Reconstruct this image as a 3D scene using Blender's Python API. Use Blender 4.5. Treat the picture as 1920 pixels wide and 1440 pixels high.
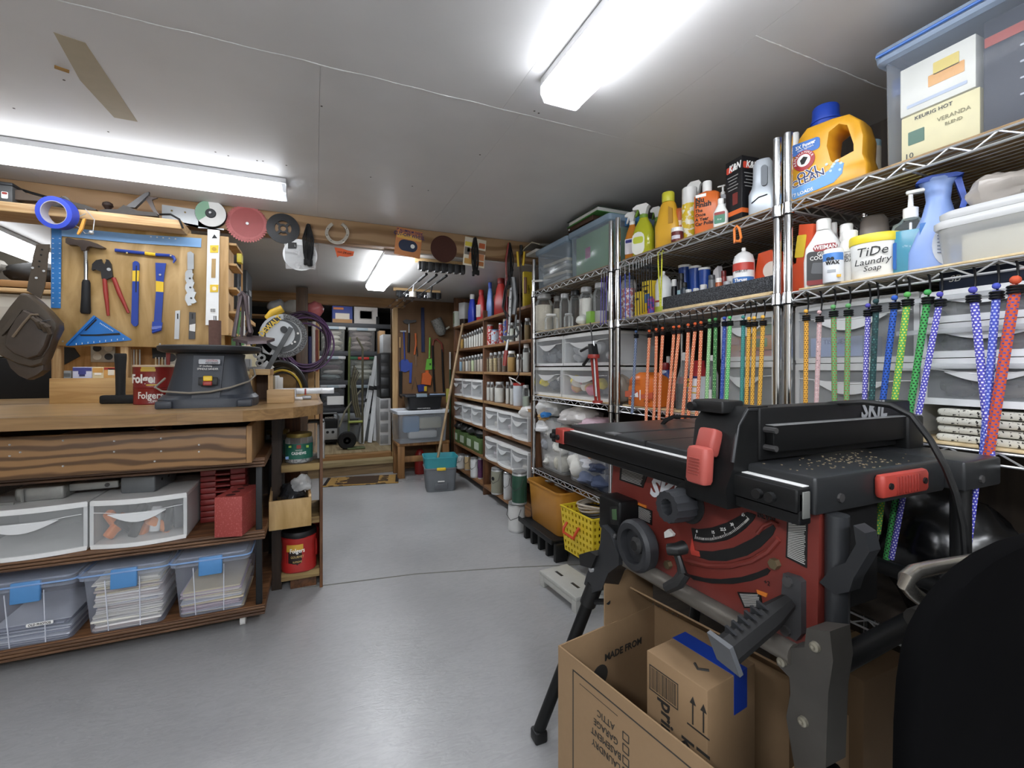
import bpy,bmesh,math,random
from mathutils import Vector,Matrix,noise
R=math.radians;PI=math.pi
random.seed(7)
for o in list(bpy.data.objects): bpy.data.objects.remove(o)
SCN=bpy.context.scene;COL=SCN.collection
# ---------------------------------------------------------------- camera, world, exposure
FPX=853.0;TH=R(23.45);EH=1.11;HOR=691.0
cam_d=bpy.data.cameras.new('camera');cam_d.sensor_width=36.0;cam_d.lens=FPX/1920*36
cam_d.shift_y=-(720-HOR)/1920;cam_d.clip_start=0.01;cam_d.clip_end=60
cam=bpy.data.objects.new('camera',cam_d);COL.objects.link(cam)
cam.location=(0,0,EH);cam.rotation_euler=(R(90),0,-TH)
SCN.camera=cam
w=bpy.data.worlds.new('world');SCN.world=w;w.use_nodes=True
w.node_tree.nodes['Background'].inputs[0].default_value=(0.9,0.95,1,1)
w.node_tree.nodes['Background'].inputs[1].default_value=0.12
vs=SCN.view_settings
vs.view_transform='Standard';vs.look='None';vs.gamma=1.0;vs.use_curve_mapping=False
vs.exposure=0.9
LAMP=11.0          # emission of the ceiling lamp diffusers
# ---------------------------------------------------------------- measuring: pixel + one known coordinate -> metres
ST,CT=math.sin(TH),math.cos(TH)
def P(px,py,X=None,Y=None,Z=None):
    k=(px-960)/FPX;m=(HOR-py)/FPX
    dx,dy=ST+k*CT,CT-k*ST
    if X is not None: d=X/dx
    elif Y is not None: d=Y/dy
    else: d=(Z-EH)/m
    return Vector((dx*d,dy*d,EH+m*d))
def dep(p): return (p[0]*ST+p[1]*CT)/FPX      # metres per pixel at a point
def YX(px,X): return P(px,HOR,X=X).y
def XY(px,Y): return P(px,HOR,Y=Y).x
def ZP(py,p): return EH+(HOR-py)*dep(p)
# ---------------------------------------------------------------- materials
def lin(c):
    return c/12.92 if c <= .04045 else ((c+.055)/1.055)**2.4
def hx(h):
    h=h.lstrip('#');c=[int(h[i:i+2],16)/255 for i in (0,2,4)];y=.3*c[0]+.55*c[1]+.15*c[2]
    return tuple(lin(y+(v-y)*.86) for v in c)+(1,)
MC={}
def nm(name):
    m=bpy.data.materials.new(name);m.use_nodes=True
    return m,m.node_tree.nodes,m.node_tree.links,m.node_tree.nodes['Principled BSDF']
def mat(h,rough=.5,metal=0.,n=.08,sc=25.,bump=0.,spec=.5,coat=0.):
    key=(h,rough,metal,n,sc,bump,spec,coat)
    if key in MC: return MC[key]
    m,N,L,b=nm('surface_'+h.strip('#'));c=hx(h)
    b.inputs['Roughness'].default_value=rough;b.inputs['Metallic'].default_value=metal
    b.inputs['Specular IOR Level'].default_value=spec;b.inputs['Coat Weight'].default_value=coat
    b.inputs['Base Color'].default_value=c
    if n > 0 or bump > 0:
        tc=N.new('ShaderNodeTexCoord');t=N.new('ShaderNodeTexNoise');t.inputs['Scale'].default_value=sc
        t.inputs['Detail'].default_value=3;L.new(tc.outputs['Object'],t.inputs['Vector'])
        mx=N.new('ShaderNodeMix');mx.data_type='RGBA'
        mx.inputs[6].default_value=tuple(v*(1-n) for v in c[:3])+(1,)
        mx.inputs[7].default_value=tuple(min(1,v*(1+n)) for v in c[:3])+(1,)
        L.new(t.outputs['Fac'],mx.inputs[0]);L.new(mx.outputs[2],b.inputs['Base Color'])
        if bump > 0:
            bp=N.new('ShaderNodeBump');bp.inputs['Strength'].default_value=bump;bp.inputs['Distance'].default_value=.01
            L.new(t.outputs['Fac'],bp.inputs['Height']);L.new(bp.outputs[0],b.inputs['Normal'])
    MC[key]=m;return m
def spk(h1,h2,sc=120.,thr=.55,rough=.8,wid=.04,bump=0.):
    """base colour with specks of a second colour"""
    key=('spk',h1,h2,sc,thr,rough)
    if key in MC: return MC[key]
    m,N,L,b=nm('speckled');b.inputs['Roughness'].default_value=rough
    tc=N.new('ShaderNodeTexCoord');t=N.new('ShaderNodeTexNoise');t.inputs['Scale'].default_value=sc;t.inputs['Detail'].default_value=2
    r=N.new('ShaderNodeValToRGB');e=r.color_ramp.elements
    e[0].position=thr;e[0].color=hx(h1);e[1].position=thr+wid;e[1].color=hx(h2)
    L.new(tc.outputs['Object'],t.inputs['Vector']);L.new(t.outputs['Fac'],r.inputs[0]);L.new(r.outputs[0],b.inputs['Base Color'])
    if bump:
        bp=N.new('ShaderNodeBump');bp.inputs['Strength'].default_value=bump;bp.inputs['Distance'].default_value=.01
        L.new(t.outputs['Fac'],bp.inputs['Height']);L.new(bp.outputs[0],b.inputs['Normal'])
    MC[key]=m;return m
def wood(h1,h2,axis='x',sc=3.,rough=.55,bump=.15,st=14.):
    key=('wood',h1,h2,axis,sc,rough)
    if key in MC: return MC[key]
    m,N,L,b=nm('wood_grain');b.inputs['Roughness'].default_value=rough
    tc=N.new('ShaderNodeTexCoord');mp=N.new('ShaderNodeMapping')
    s=[sc*st]*3;s['xyz'.index(axis)]=sc;mp.inputs['Scale'].default_value=s
    t=N.new('ShaderNodeTexNoise');t.inputs['Scale'].default_value=1;t.inputs['Detail'].default_value=5;t.inputs['Distortion'].default_value=1.2
    r=N.new('ShaderNodeValToRGB');e=r.color_ramp.elements
    e[0].position=.36;e[0].color=hx(h1);e[1].position=.64;e[1].color=hx(h2)
    L.new(tc.outputs['Object'],mp.inputs[0]);L.new(mp.outputs[0],t.inputs['Vector'])
    L.new(t.outputs['Fac'],r.inputs[0]);L.new(r.outputs[0],b.inputs['Base Color'])
    bp=N.new('ShaderNodeBump');bp.inputs['Strength'].default_value=bump;bp.inputs['Distance'].default_value=.004
    L.new(t.outputs['Fac'],bp.inputs['Height']);L.new(bp.outputs[0],b.inputs['Normal'])
    MC[key]=m;return m
def ringwood(h1,h2,axis='x',sc=6.,rough=.5):
    """bold softwood figure"""
    key=('ring',h1,h2,axis,sc,rough)
    if key in MC: return MC[key]
    m,N,L,b=nm('softwood_figure');b.inputs['Roughness'].default_value=rough
    tc=N.new('ShaderNodeTexCoord');mp=N.new('ShaderNodeMapping')
    s=[sc]*3;s['xyz'.index(axis)]=sc*.3;mp.inputs['Scale'].default_value=s
    t=N.new('ShaderNodeTexWave');t.wave_type='BANDS';t.bands_direction='Z'
    t.inputs['Scale'].default_value=1.6;t.inputs['Distortion'].default_value=9;t.inputs['Detail'].default_value=3;t.inputs['Detail Scale'].default_value=.8
    r=N.new('ShaderNodeValToRGB');e=r.color_ramp.elements
    e[0].position=.1;e[0].color=hx(h1);e[1].position=.6;e[1].color=hx(h2)
    L.new(tc.outputs['Object'],mp.inputs[0]);L.new(mp.outputs[0],t.inputs['Vector'])
    L.new(t.outputs['Fac'],r.inputs[0]);L.new(r.outputs[0],b.inputs['Base Color'])
    MC[key]=m;return m
def clear(h,op=.4,rough=.25,fres=.5):
    """thin translucent plastic or glass: a share of the light passes straight through"""
    key=('clear',h,op,rough,fres)
    if key in MC: return MC[key]
    m,N,L,b=nm('clear_plastic');b.inputs['Base Color'].default_value=hx(h);b.inputs['Roughness'].default_value=rough
    tr=N.new('ShaderNodeBsdfTransparent');mx=N.new('ShaderNodeMixShader')
    fr=N.new('ShaderNodeFresnel');fr.inputs[0].default_value=1.45
    ma=N.new('ShaderNodeMath');ma.operation='MULTIPLY_ADD';ma.inputs[1].default_value=fres;ma.inputs[2].default_value=op
    ma.use_clamp=True
    L.new(fr.outputs[0],ma.inputs[0]);L.new(ma.outputs[0],mx.inputs[0])
    L.new(tr.outputs[0],mx.inputs[1]);L.new(b.outputs[0],mx.inputs[2])
    L.new(mx.outputs[0],N['Material Output'].inputs['Surface'])
    MC[key]=m;return m
def glow(h,s):
    key=('glow',h,s)
    if key in MC: return MC[key]
    m,N,L,b=nm('lamp_diffuser');b.inputs['Base Color'].default_value=hx(h)
    b.inputs['Emission Color'].default_value=hx(h);b.inputs['Emission Strength'].default_value=s
    MC[key]=m;return m
def dotted(h1,h2,h3=None,nu=3.,nv=80.,size=.45):
    """braided cord: flecks of one or two more colours in UV (u round, v metres along)"""
    key=('dot',h1,h2,h3,nu,nv)
    if key in MC: return MC[key]
    m,N,L,b=nm('braided_cord');b.inputs['Roughness'].default_value=.75
    uv=N.new('ShaderNodeUVMap');mp=N.new('ShaderNodeMapping');mp.inputs['Scale'].default_value=(nu,nv,1)
    br=N.new('ShaderNodeTexBrick');br.offset=.5;br.inputs['Scale'].default_value=1
    br.inputs['Brick Width'].default_value=1;br.inputs['Row Height'].default_value=1;br.inputs['Mortar Size'].default_value=.26
    br.inputs['Mortar Smooth'].default_value=0
    br.inputs['Color1'].default_value=hx(h2);br.inputs['Color2'].default_value=hx(h3 or h2);br.inputs['Mortar'].default_value=hx(h1)
    L.new(uv.outputs[0],mp.inputs[0]);L.new(mp.outputs[0],br.inputs[0]);L.new(br.outputs[0],b.inputs['Base Color'])
    MC[key]=m;return m
# ---------------------------------------------------------------- mesh building
def superring(wx,wy,z,n=20,e=2.,cx=0,cy=0):
    out=[]
    for i in range(n):
        a=2*PI*(i+.5)/n;c,s=math.cos(a),math.sin(a)
        out.append((cx+wx/2*math.copysign(abs(c)**(2/e),c),cy+wy/2*math.copysign(abs(s)**(2/e),s),z))
    return out
def rrect(x0,x1,y0,y1,r,seg=3):
    r=min(r,(x1-x0)/2.01,(y1-y0)/2.01);out=[]
    for cx,cy,a0 in ((x1-r,y1-r,0),(x0+r,y1-r,90),(x0+r,y0+r,180),(x1-r,y0+r,270)):
        for i in range(seg+1):
            a=R(a0+90*i/seg);out.append((cx+r*math.cos(a),cy+r*math.sin(a)))
    return out
class M:
    def __init__(s): s.v=[];s.f=[];s.uv={}
    def add(s,vs,fs,mx=None):
        o=len(s.v)
        s.v += [tuple(mx @ Vector(p)) if mx else tuple(p) for p in vs]
        s.f += [tuple(i+o for i in f) for f in fs];return s
    def box(s,x0,x1,y0,y1,z0,z1,mx=None):
        v=[(x,y,z) for z in (z0,z1) for y in (y0,y1) for x in (x0,x1)]
        return s.add(v,[(0,2,3,1),(4,5,7,6),(0,1,5,4),(2,6,7,3),(0,4,6,2),(1,3,7,5)],mx)
    def loft(s,rings,caps=True,closed=False,mx=None):
        n=len(rings[0]);v=[p for r in rings for p in r];f=[]
        m=len(rings)
        for j in range(m if closed else m-1):
            a,b=j*n,((j+1) % m)*n
            for i in range(n):
                f.append((a+i,a+(i+1) % n,b+(i+1) % n,b+i))
        if caps and not closed:
            f.append(tuple(range(n))[::-1]);f.append(tuple(range((m-1)*n,m*n)))
        return s.add(v,f,mx)
    def rbox(s,x0,x1,y0,y1,z0,z1,r=.006,rc=None,mx=None,seg=3):
        rc=rc or r;r=min(r,(z1-z0)/2.01)
        q=lambda d,z: [(x,y,z) for x,y in rrect(x0+d,x1-d,y0+d,y1-d,max(rc-d,rc*.3),seg)]
        return s.loft([q(r,z0),q(r*.3,z0+r*.3),q(0,z0+r),q(0,z1-r),q(r*.3,z1-r*.3),q(r,z1)],mx=mx)
    def lathe(s,prof,n=20,mx=None,cx=0,cy=0):
        rings=[[(cx+r*math.cos(2*PI*i/n),cy+r*math.sin(2*PI*i/n),z) for i in range(n)] for r,z in prof]
        return s.loft(rings,mx=mx)
    def cyl(s,p0,p1,r0,r1=None,n=12):
        r1=r0 if r1 is None else r1
        p0,p1=Vector(p0),Vector(p1);d=(p1-p0)
        q=d.to_track_quat('Z','Y').to_matrix().to_4x4();q.translation=p0
        return s.lathe([(r0,0),(r1,d.length)],n,q)
    def bar(s,p0,p1,wx,wy,up=(0,0,1)):
        """square bar from p0 to p1"""
        p0,p1=Vector(p0),Vector(p1);d=(p1-p0);L=d.length;d.normalize()
        u=Vector(up)
        if abs(d.dot(u)) > .99: u=Vector((0,1,0))
        a=d.cross(u).normalized();b=a.cross(d)
        mx=Matrix((a,b,d)).transposed().to_4x4();mx.translation=p0
        return s.box(-wx/2,wx/2,-wy/2,wy/2,0,L,mx)
    def tube(s,path,r,n=8,closed=False,mx=None,uv=False):
        pts=[Vector(p) for p in path];m=len(pts);rings=[]
        T0=(pts[1]-pts[0]).normalized();nr=T0.orthogonal().normalized()
        dist=0;base=len(s.v)
        for i,p in enumerate(pts):
            if closed: t=(pts[(i+1) % m]-pts[i-1]).normalized()
            else: t=(pts[min(i+1,m-1)]-pts[max(i-1,0)]).normalized()
            nr=(nr-t*nr.dot(t)).normalized();bn=t.cross(nr)
            rr=r[i] if isinstance(r,(list,tuple)) else r
            rings.append([p+nr*rr*math.cos(2*PI*k/n)+bn*rr*math.sin(2*PI*k/n) for k in range(n)])
            if i: dist += (p-pts[i-1]).length
            if uv:
                for k in range(n): s.uv[base+i*n+k]=(k/n,dist)
        return s.loft(rings,closed=closed,mx=mx)
    def prism(s,pts,y0,y1,mx=None):
        """outline in the XZ plane, thickness along Y"""
        n=len(pts)
        v=[(x,y0,z) for x,z in pts]+[(x,y1,z) for x,z in pts]
        f=[tuple(range(n)),tuple(range(n,2*n))[::-1]]+[(i,i+n,(i+1) % n+n,(i+1) % n) for i in range(n)]
        return s.add(v,f,mx)
    def ball(s,c,r,n=12,k=8,sx=1,sy=1,sz=1,mx=None):
        rings=[]
        for j in range(1,k):
            a=PI*j/k
            rings.append([(c[0]+sx*r*math.sin(a)*math.cos(2*PI*i/n),c[1]+sy*r*math.sin(a)*math.sin(2*PI*i/n),c[2]-sz*r*math.cos(a)) for i in range(n)])
        return s.loft(rings,mx=mx)
    def lump(s,c,sx,sy,sz,amp=.25,fr=6.,seed=0,n=22,k=14,flat=False):
        """crumpled bag or cloth heap"""
        v=[];f=[]
        for j in range(k+1):
            a=PI*j/k
            for i in range(n):
                d=Vector((math.sin(a)*math.cos(2*PI*i/n),math.sin(a)*math.sin(2*PI*i/n),-math.cos(a)))
                w_=1+amp*noise.noise(d*1.5+Vector((seed*3.1,seed,0)))*.9+amp*.45*(abs(noise.noise(d*fr*.5+Vector((seed,0,seed))))-.2)
                v.append((c[0]+sx/2*d.x*w_,c[1]+sy/2*d.y*w_,max(c[2]+sz/2*d.z*w_,c[2]-sz/2) if flat else c[2]+sz/2*d.z*w_))
        for j in range(k):
            for i in range(n):
                f.append((j*n+i,j*n+(i+1) % n,(j+1)*n+(i+1) % n,(j+1)*n+i))
        return s.add(v,f)
    def build(s,name,m,par=None,loc=None,rz=0,sm=38,rot=None):
        me=bpy.data.meshes.new(name);me.from_pydata(s.v,[],s.f)
        bm=bmesh.new();bm.from_mesh(me);bmesh.ops.recalc_face_normals(bm,faces=bm.faces)
        if s.uv:
            ul=bm.loops.layers.uv.new('UVMap')
            for fc in bm.faces:
                us=[s.uv.get(l.vert.index,(0,0)) for l in fc.loops]
                wrap=max(u for u,_ in us)-min(u for u,_ in us) > .5
                for l,(u,v) in zip(fc.loops,us): l[ul].uv=(u+1 if wrap and u < .5 else u,v)
        bm.to_mesh(me);bm.free()
        if sm: me.shade_smooth();me.set_sharp_from_angle(angle=R(sm))
        me.materials.append(m)
        o=bpy.data.objects.new(name,me);COL.objects.link(o)
        if par: o.parent=par
        if loc is not None: o.location=loc
        if rot: o.rotation_euler=rot
        elif rz: o.rotation_euler=(0,0,rz)
        return o
def tag(o,label,cat,group=None):
    o['label']=label;o['category']=cat
    if group: o['group']=group
    return o
def T(name,label,cat,loc=(0,0,0),rz=0,group=None,rot=None):
    o=bpy.data.objects.new(name,None);o.empty_display_size=.05;COL.objects.link(o)
    o.location=loc;o.rotation_euler=rot or (0,0,rz);return tag(o,label,cat,group)
def struct(o): o['kind']='structure';return o
def stuff(o): o['kind']='stuff';return o
def dup(o,par=None):
    c=o.copy();COL.objects.link(c)
    if par: c.parent=par
    for ch in list(o.children): dup(ch,c)
    return c
TXC={}
def txt(s,size,m,par,loc,bend=None,shear=0,th=.0004,sx=1.,rot=None,name='lettering',al='CENTER',bold=0.):
    """raised print: lies in the local XZ plane facing -Y; bend wraps it round a cylinder of that radius"""
    cu=bpy.data.curves.new('t','FONT');cu.body=s;cu.size=size;cu.align_x=al;cu.align_y='CENTER'
    cu.resolution_u=2;cu.shear=shear;cu.extrude=th;cu.offset=bold
    ob=bpy.data.objects.new('t',cu);me=bpy.data.meshes.new_from_object(ob)
    bpy.data.objects.remove(ob)
    for v in me.vertices:
        x,y,z=v.co.x*sx,v.co.y,v.co.z
        if bend: a=x/bend;r=bend+z+th;v.co=(r*math.sin(a),bend-r*math.cos(a),y)
        else: v.co=(x,-z-th,y)
    me.name=name;me.materials.clear();me.materials.append(m)
    o=bpy.data.objects.new(name,me);COL.objects.link(o);o.parent=par;o.location=loc
    if rot: o.rotation_euler=rot
    return o
def patch(par,w,h,loc,m,name='paper_label',r=.004,bend=None,th=.0006,rot=None):
    """thin label: flat (facing -Y) or wrapped round a vertical cylinder of radius bend"""
    b=M()
    if bend:
        n=10;a0=w/bend/2
        ring=lambda rr: [(rr*math.sin(-a0+2*a0*i/n),bend-rr*math.cos(-a0+2*a0*i/n)) for i in range(n+1)]
        o_,i_=ring(bend+th),ring(bend-th)
        pts=o_+i_[::-1]
        b.loft([[(x,y,-h/2) for x,y in pts],[(x,y,h/2) for x,y in pts]])
    else:
        b.prism(rrect(-w/2,w/2,-h/2,h/2,r),-th,th)
    o=b.build(name,m,par,loc)
    if rot: o.rotation_euler=rot
    return o
FACE=-PI/2      # a thing whose front (-Y) looks at the aisle from the right-hand shelves
# common colours
BLK=mat('#101112',.5);DBLK=mat('#0a0a0b',.75);WHT=mat('#e8e8e4',.4);GRY=mat('#7c8083',.5);DGR=mat('#2b2d30',.5)
STEEL=mat('#b9bcbd',.3,.5);CHR=mat('#d6d8da',.13,1.,n=.02);DSTEEL=mat('#4f4e4e',.4,.4);RED=mat('#a83128',.4);WIRE=mat('#c6c8c9',.3,.6,n=0)
BLUE=mat('#2257c4',.4);YEL=mat('#f0c419',.4);ORG=mat('#e9641c',.45);GRN=mat('#3f9a3a',.45)
PRT=mat('#111214',.6,n=0);PRW=mat('#f2f2ee',.6,n=0)
PINE=wood('#b98a52','#d8b47c','x');PINEZ=wood('#b98a52','#d8b47c','z');PINEY=wood('#b98a52','#d8b47c','y')
PLY=wood('#a5803f','#caa468','z',2.4,.5,.05,4)
BROWN=wood('#50301a','#7a4c2a','y',3.);BROWNZ=wood('#50301a','#7a4c2a','z',3.)
FIR=wood('#7d5428','#a87a45','x',2.,.6)
# ================================================================ THE ROOM
CZ=2.015;RZ=1.872;BY=2.95;FY=5.1;WX=1.90;LX=-2.7
# painted concrete floor with brush marks and a joint
def floor_mat():
    m,N,L,b=nm('painted_concrete')
    tc=N.new('ShaderNodeTexCoord');mp=N.new('ShaderNodeMapping');mp.inputs['Scale'].default_value=(9,30,9);mp.inputs['Rotation'].default_value=(0,0,.9)
    t=N.new('ShaderNodeTexNoise');t.inputs['Scale'].default_value=2.2;t.inputs['Detail'].default_value=8;t.inputs['Distortion'].default_value=1.5
    t2=N.new('ShaderNodeTexNoise');t2.inputs['Scale'].default_value=1.4;t2.inputs['Detail'].default_value=4
    L.new(tc.outputs['Object'],mp.inputs[0]);L.new(mp.outputs[0],t.inputs['Vector']);L.new(tc.outputs['Object'],t2.inputs['Vector'])
    r=N.new('ShaderNodeValToRGB');e=r.color_ramp.elements
    e[0].position=.3;e[0].color=hx('#9c9d9e');e[1].position=.72;e[1].color=hx('#b0b1b2')
    L.new(t2.outputs['Fac'],r.inputs[0])
    m2=N.new('ShaderNodeMix');m2.data_type='RGBA';m2.blend_type='MULTIPLY';m2.inputs[0].default_value=.35
    r2=N.new('ShaderNodeValToRGB');f=r2.color_ramp.elements
    f[0].position=.35;f[0].color=(.72,.72,.72,1);f[1].position=.6;f[1].color=(1,1,1,1)
    L.new(t.outputs['Fac'],r2.inputs[0]);L.new(r.outputs[0],m2.inputs[6]);L.new(r2.outputs[0],m2.inputs[7])
    L.new(m2.outputs[2],b.inputs['Base Color'])
    rr=N.new('ShaderNodeMapRange');rr.inputs[3].default_value=.2;rr.inputs[4].default_value=.42
    L.new(t2.outputs['Fac'],rr.inputs[0]);L.new(rr.outputs[0],b.inputs['Roughness'])
    bp=N.new('ShaderNodeBump');bp.inputs['Strength'].default_value=.3;bp.inputs['Distance'].default_value=.003
    L.new(t.outputs['Fac'],bp.inputs['Height']);L.new(bp.outputs[0],b.inputs['Normal'])
    return m
FLM=floor_mat()
fl=struct(M().box(LX-.1,WX+.1,-2.1,FY,-.1,0).build('floor',FLM,sm=0))
# the joint across the slab
JM=mat('#7b7a72',.8)
M().tube([(-.06,2.53,.0),(.5,2.46,.0),(1.0,2.33,.0),(1.4,2.2,0)],.004,4).build('floor_joint',JM,fl)
# ceilings: white painted boards with hairline joints
def ceil_mat(h,h2):
    m,N,L,b=nm('ceiling_paint');b.inputs['Roughness'].default_value=.42
    tc=N.new('ShaderNodeTexCoord');t=N.new('ShaderNodeTexNoise');t.inputs['Scale'].default_value=3;t.inputs['Detail'].default_value=6
    r=N.new('ShaderNodeValToRGB');e=r.color_ramp.elements
    e[0].position=.3;e[0].color=hx(h);e[1].position=.7;e[1].color=hx(h2)
    L.new(tc.outputs['Object'],t.inputs['Vector']);L.new(t.outputs['Fac'],r.inputs[0]);L.new(r.outputs[0],b.inputs['Base Color'])
    bp=N.new('ShaderNodeBump');bp.inputs['Strength'].default_value=.12;bp.inputs['Distance'].default_value=.01
    L.new(t.outputs['Fac'],bp.inputs['Height']);L.new(bp.outputs[0],b.inputs['Normal'])
    return m
CM=ceil_mat('#cfcecd','#d8d7d6')
ce=struct(M().box(LX,WX+.1,-2.1,BY+.1,CZ+.012,CZ+.1).build('ceiling',CM,sm=0))
g=.0004
for x0,x1,y0,y1 in [(LX,-.62,-2.1,1.47),(-.62,.6,-2.1,1.47),(.6,1.1,-2.1,1.47),(1.1,WX+.1,-2.1,.871),(1.1,WX+.1,.871,1.47),
                       (LX,-1.2,1.47,BY),(-1.2,.015,1.47,BY),(.015,.67,1.47,BY),(.67,WX+.1,1.47,BY)]:
    M().box(x0+g,x1-g,y0+g,y1-g,CZ,CZ+.012).build('ceiling_board',CM,ce,sm=0)
# ridged joint compound along the cross joint, tan tape and a chip of bare paper
tm=mat('#d4d4d2',.5,bump=.4,sc=60)
for k,(x0,x1,y) in enumerate([(-.9,.98,1.47),(1.1,1.8,.871)]):
    pts=[]
    n=60
    for i in range(n+1):
        x=x0+(x1-x0)*i/n;pts.append((x,y+.006*noise.noise((x*9,k,0)),CZ+.001))
    M().tube(pts,[.002+.003*abs(noise.noise((i*.7,k*3,1))) for i in range(n+1)],6).build('joint_ridge',tm,ce)
q=[P(a,b,Z=CZ) for a,b in ((100,60),(160,80),(258,228),(214,220),(150,150))]
M().add([(p.x,p.y,CZ-.0008) for p in q]+[(p.x,p.y,CZ+.002) for p in q],[(4,3,2,1,0),(5,6,7,8,9)]+[(i,(i+1) % 5,(i+1) % 5+5,i+5) for i in range(5)]).build('tape_strip',mat('#b0a285',.6),ce,sm=0)
p=P(116,129,Z=CZ);M().box(-.016,.016,-.008,.008,-.003,.001).build('paint_chip',mat('#a8792c',.7),ce,(p.x,p.y,CZ),.4)
random.seed(3)
for a,b in ((120,150),(175,170),(202,177),(228,186),(212,208),(203,247),(493,302),(482,301),(537,310),(428,292),(404,285),(26,203),(695,332),(773,349),(900,290),(1010,212),(1002,208),(803,357),(603,199)):
    p=P(a,b,Z=CZ);M().lathe([(.004,-.0006),(.003,.001)],6).build('nail_spot',mat('#4c4640',.8),ce,(p.x,p.y,CZ),0)
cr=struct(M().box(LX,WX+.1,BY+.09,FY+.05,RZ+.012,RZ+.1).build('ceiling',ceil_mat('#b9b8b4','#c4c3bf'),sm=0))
for x0,x1 in ((LX,-1.25),(-1.25,-.6),(-.6,.02),(.02,.62),(.62,WX+.1)):
    M().box(x0+g,x1-g,BY+.09,FY+.04,RZ,RZ+.012).build('ceiling_board',cr.data.materials[0],cr,sm=0)
# walls
DW=wood('#2f2720','#40362c','z',2.)
struct(M().box(WX,WX+.1,-2.1,FY,0,CZ).build('wall_right',DW,sm=0))
struct(M().box(LX-.1,LX,-2.1,FY,0,CZ).build('wall_left',mat('#c9c2b4',.7),sm=0))
struct(M().box(LX,WX,-2.2,-2.1,0,CZ).build('wall_behind',mat('#c6c4bf',.7),sm=0))
# far wall: hardboard sheets, framed doorway into the store room
HB=wood('#74502c','#875f38','z',1.2,.6,.04,3)
DX0,DX1,DH=.045,.78,1.775
wf=struct(M().box(DX1,WX,FY,FY+.08,0,RZ).build('wall_far',HB,sm=0))
M().box(LX,-.62,FY,FY+.08,0,RZ).build('wall_panel',HB,wf,sm=0)
KN=ringwood('#a07438','#be9254','z',3.5)
for i in range(4):
    M().box(-.62+i*.155,-.466+i*.155,FY-.01,FY+.02,0,1.08).build('knotty_board',KN,wf,sm=0)
fr=wood('#b8884c','#d6ae74','z',2.)
tr=struct(M().box(-.62,.9,FY-.03,FY+.06,DH,RZ).build('trim_1',wood('#8f6430','#ab7c44','x',2.),sm=0))
struct(M().box(DX0-.04,DX0,FY-.03,FY+.09,.16,DH).build('trim_2',fr,sm=0))
struct(M().box(DX1,DX1+.055,FY-.03,FY+.09,.0,DH).build('trim_3',fr,sm=0))
# step into the store room
sp=struct(M().box(-.1,.86,FY-.10,FY+.0,0,.10).build('trim_4',wood('#6f5636','#8f744c','x',2.),sm=0))
M().box(-.1,.87,FY-.12,FY+.02,.10,.145).build('sill_board',wood('#8d7a50','#ac9a6c','x',2.),sp,sm=0)
M().box(DX0,DX1,FY+.02,FY+.12,.10,.19).build('riser_board',wood('#8a5f2e','#a87a42','x',2.),sp,sm=0)
# store room behind
SY=7.0
struct(M().box(-.9,1.35,FY+.12,SY+.1,.1,.2).build('floor',wood('#8f7a54','#ab9770','y',1.5,.7),sm=0))
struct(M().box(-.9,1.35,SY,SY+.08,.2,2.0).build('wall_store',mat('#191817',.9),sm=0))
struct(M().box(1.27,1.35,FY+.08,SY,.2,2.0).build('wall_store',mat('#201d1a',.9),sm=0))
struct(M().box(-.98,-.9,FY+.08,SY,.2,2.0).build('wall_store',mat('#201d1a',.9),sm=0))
struct(M().box(-.98,1.35,FY+.06,SY,1.95,2.0).build('ceiling',mat('#8d8c88',.8),sm=0))
# main beam under the step in the ceiling
bmj=struct(M().rbox(LX,WX,BY,BY+.085,1.88,CZ,.003).build('trim_5',ringwood('#86623a','#a8835a','x',2.6,.6),sm=30))
# rear left partition with its shelf
struct(M().box(LX,-.95,4.05,4.12,0,RZ).build('wall_partition',mat('#8d8475',.8),sm=0))
# ---------------------------------------------------------------- ceiling lamps
HOUS=mat('#e6e8ea',.4)
def lamp(label,x,y,z,L,W,along,e=1.0,drop=.075,group='ceiling lamps'):
    t=T('ceiling_lamp',label,'lamp',(x,y,z),0 if along == 'x' else PI/2)
    hs=M().rbox(-L/2,L/2,-W*.5,W*.5,-.028,-.001,.004)
    hs.build('housing',HOUS,t)
    d=M()
    prof=[(-W/2,-.028),(-W/2,-.05),(-W*.40,-drop),(W*.40,-drop),(W/2,-.05),(W/2,-.028)]
    d.loft([[(-L/2+.02,a,b) for a,b in prof],[(L/2-.02,a,b) for a,b in prof]])
    d.build('diffuser',glow('#f4f8ff',LAMP*e),t)
    for s in (-1,1):
        c=M().loft([[(s*(L/2-.022),a*1.03,b-.001 if b < -.03 else b) for a,b in prof],[(s*(L/2),a*1.0,b) for a,b in prof]])
        c.build('end_cap',clear('#eef0f2',.8,.3),t)
    return t
lamp('long wraparound ceiling lamp parallel to the timber beam above the workbench',-.735,2.47,CZ,1.22,.125,'x',.55)
lamp('wraparound ceiling lamp over the aisle beside the wire shelves',.715,.655,CZ,1.22,.14,'y')
lamp('wraparound ceiling lamp on the low ceiling before the doorway',.495,3.6,RZ,1.15,.165,'y',1.35)
lamp('ceiling lamp glowing behind the leather tool belt',-1.62,3.42,RZ,1.1,.16,'y',.35)
lamp('unseen ceiling lamp added as fill in the front of the workshop',-1.0,-.5,CZ,1.22,.2,'y',2.6)  # added fill lamp out of view, brightens the front of the room
lamp('unseen ceiling lamp added behind the camera to even out the light',.3,-1.35,CZ,1.22,.2,'x',2.6)  # second fill lamp, added unseen behind the camera for even light
lamp('added fill lamp hidden behind the door header in the store room',.3,5.6,1.95,1.0,.15,'x',.8)  # added out of sight to brighten the dark store room
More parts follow.
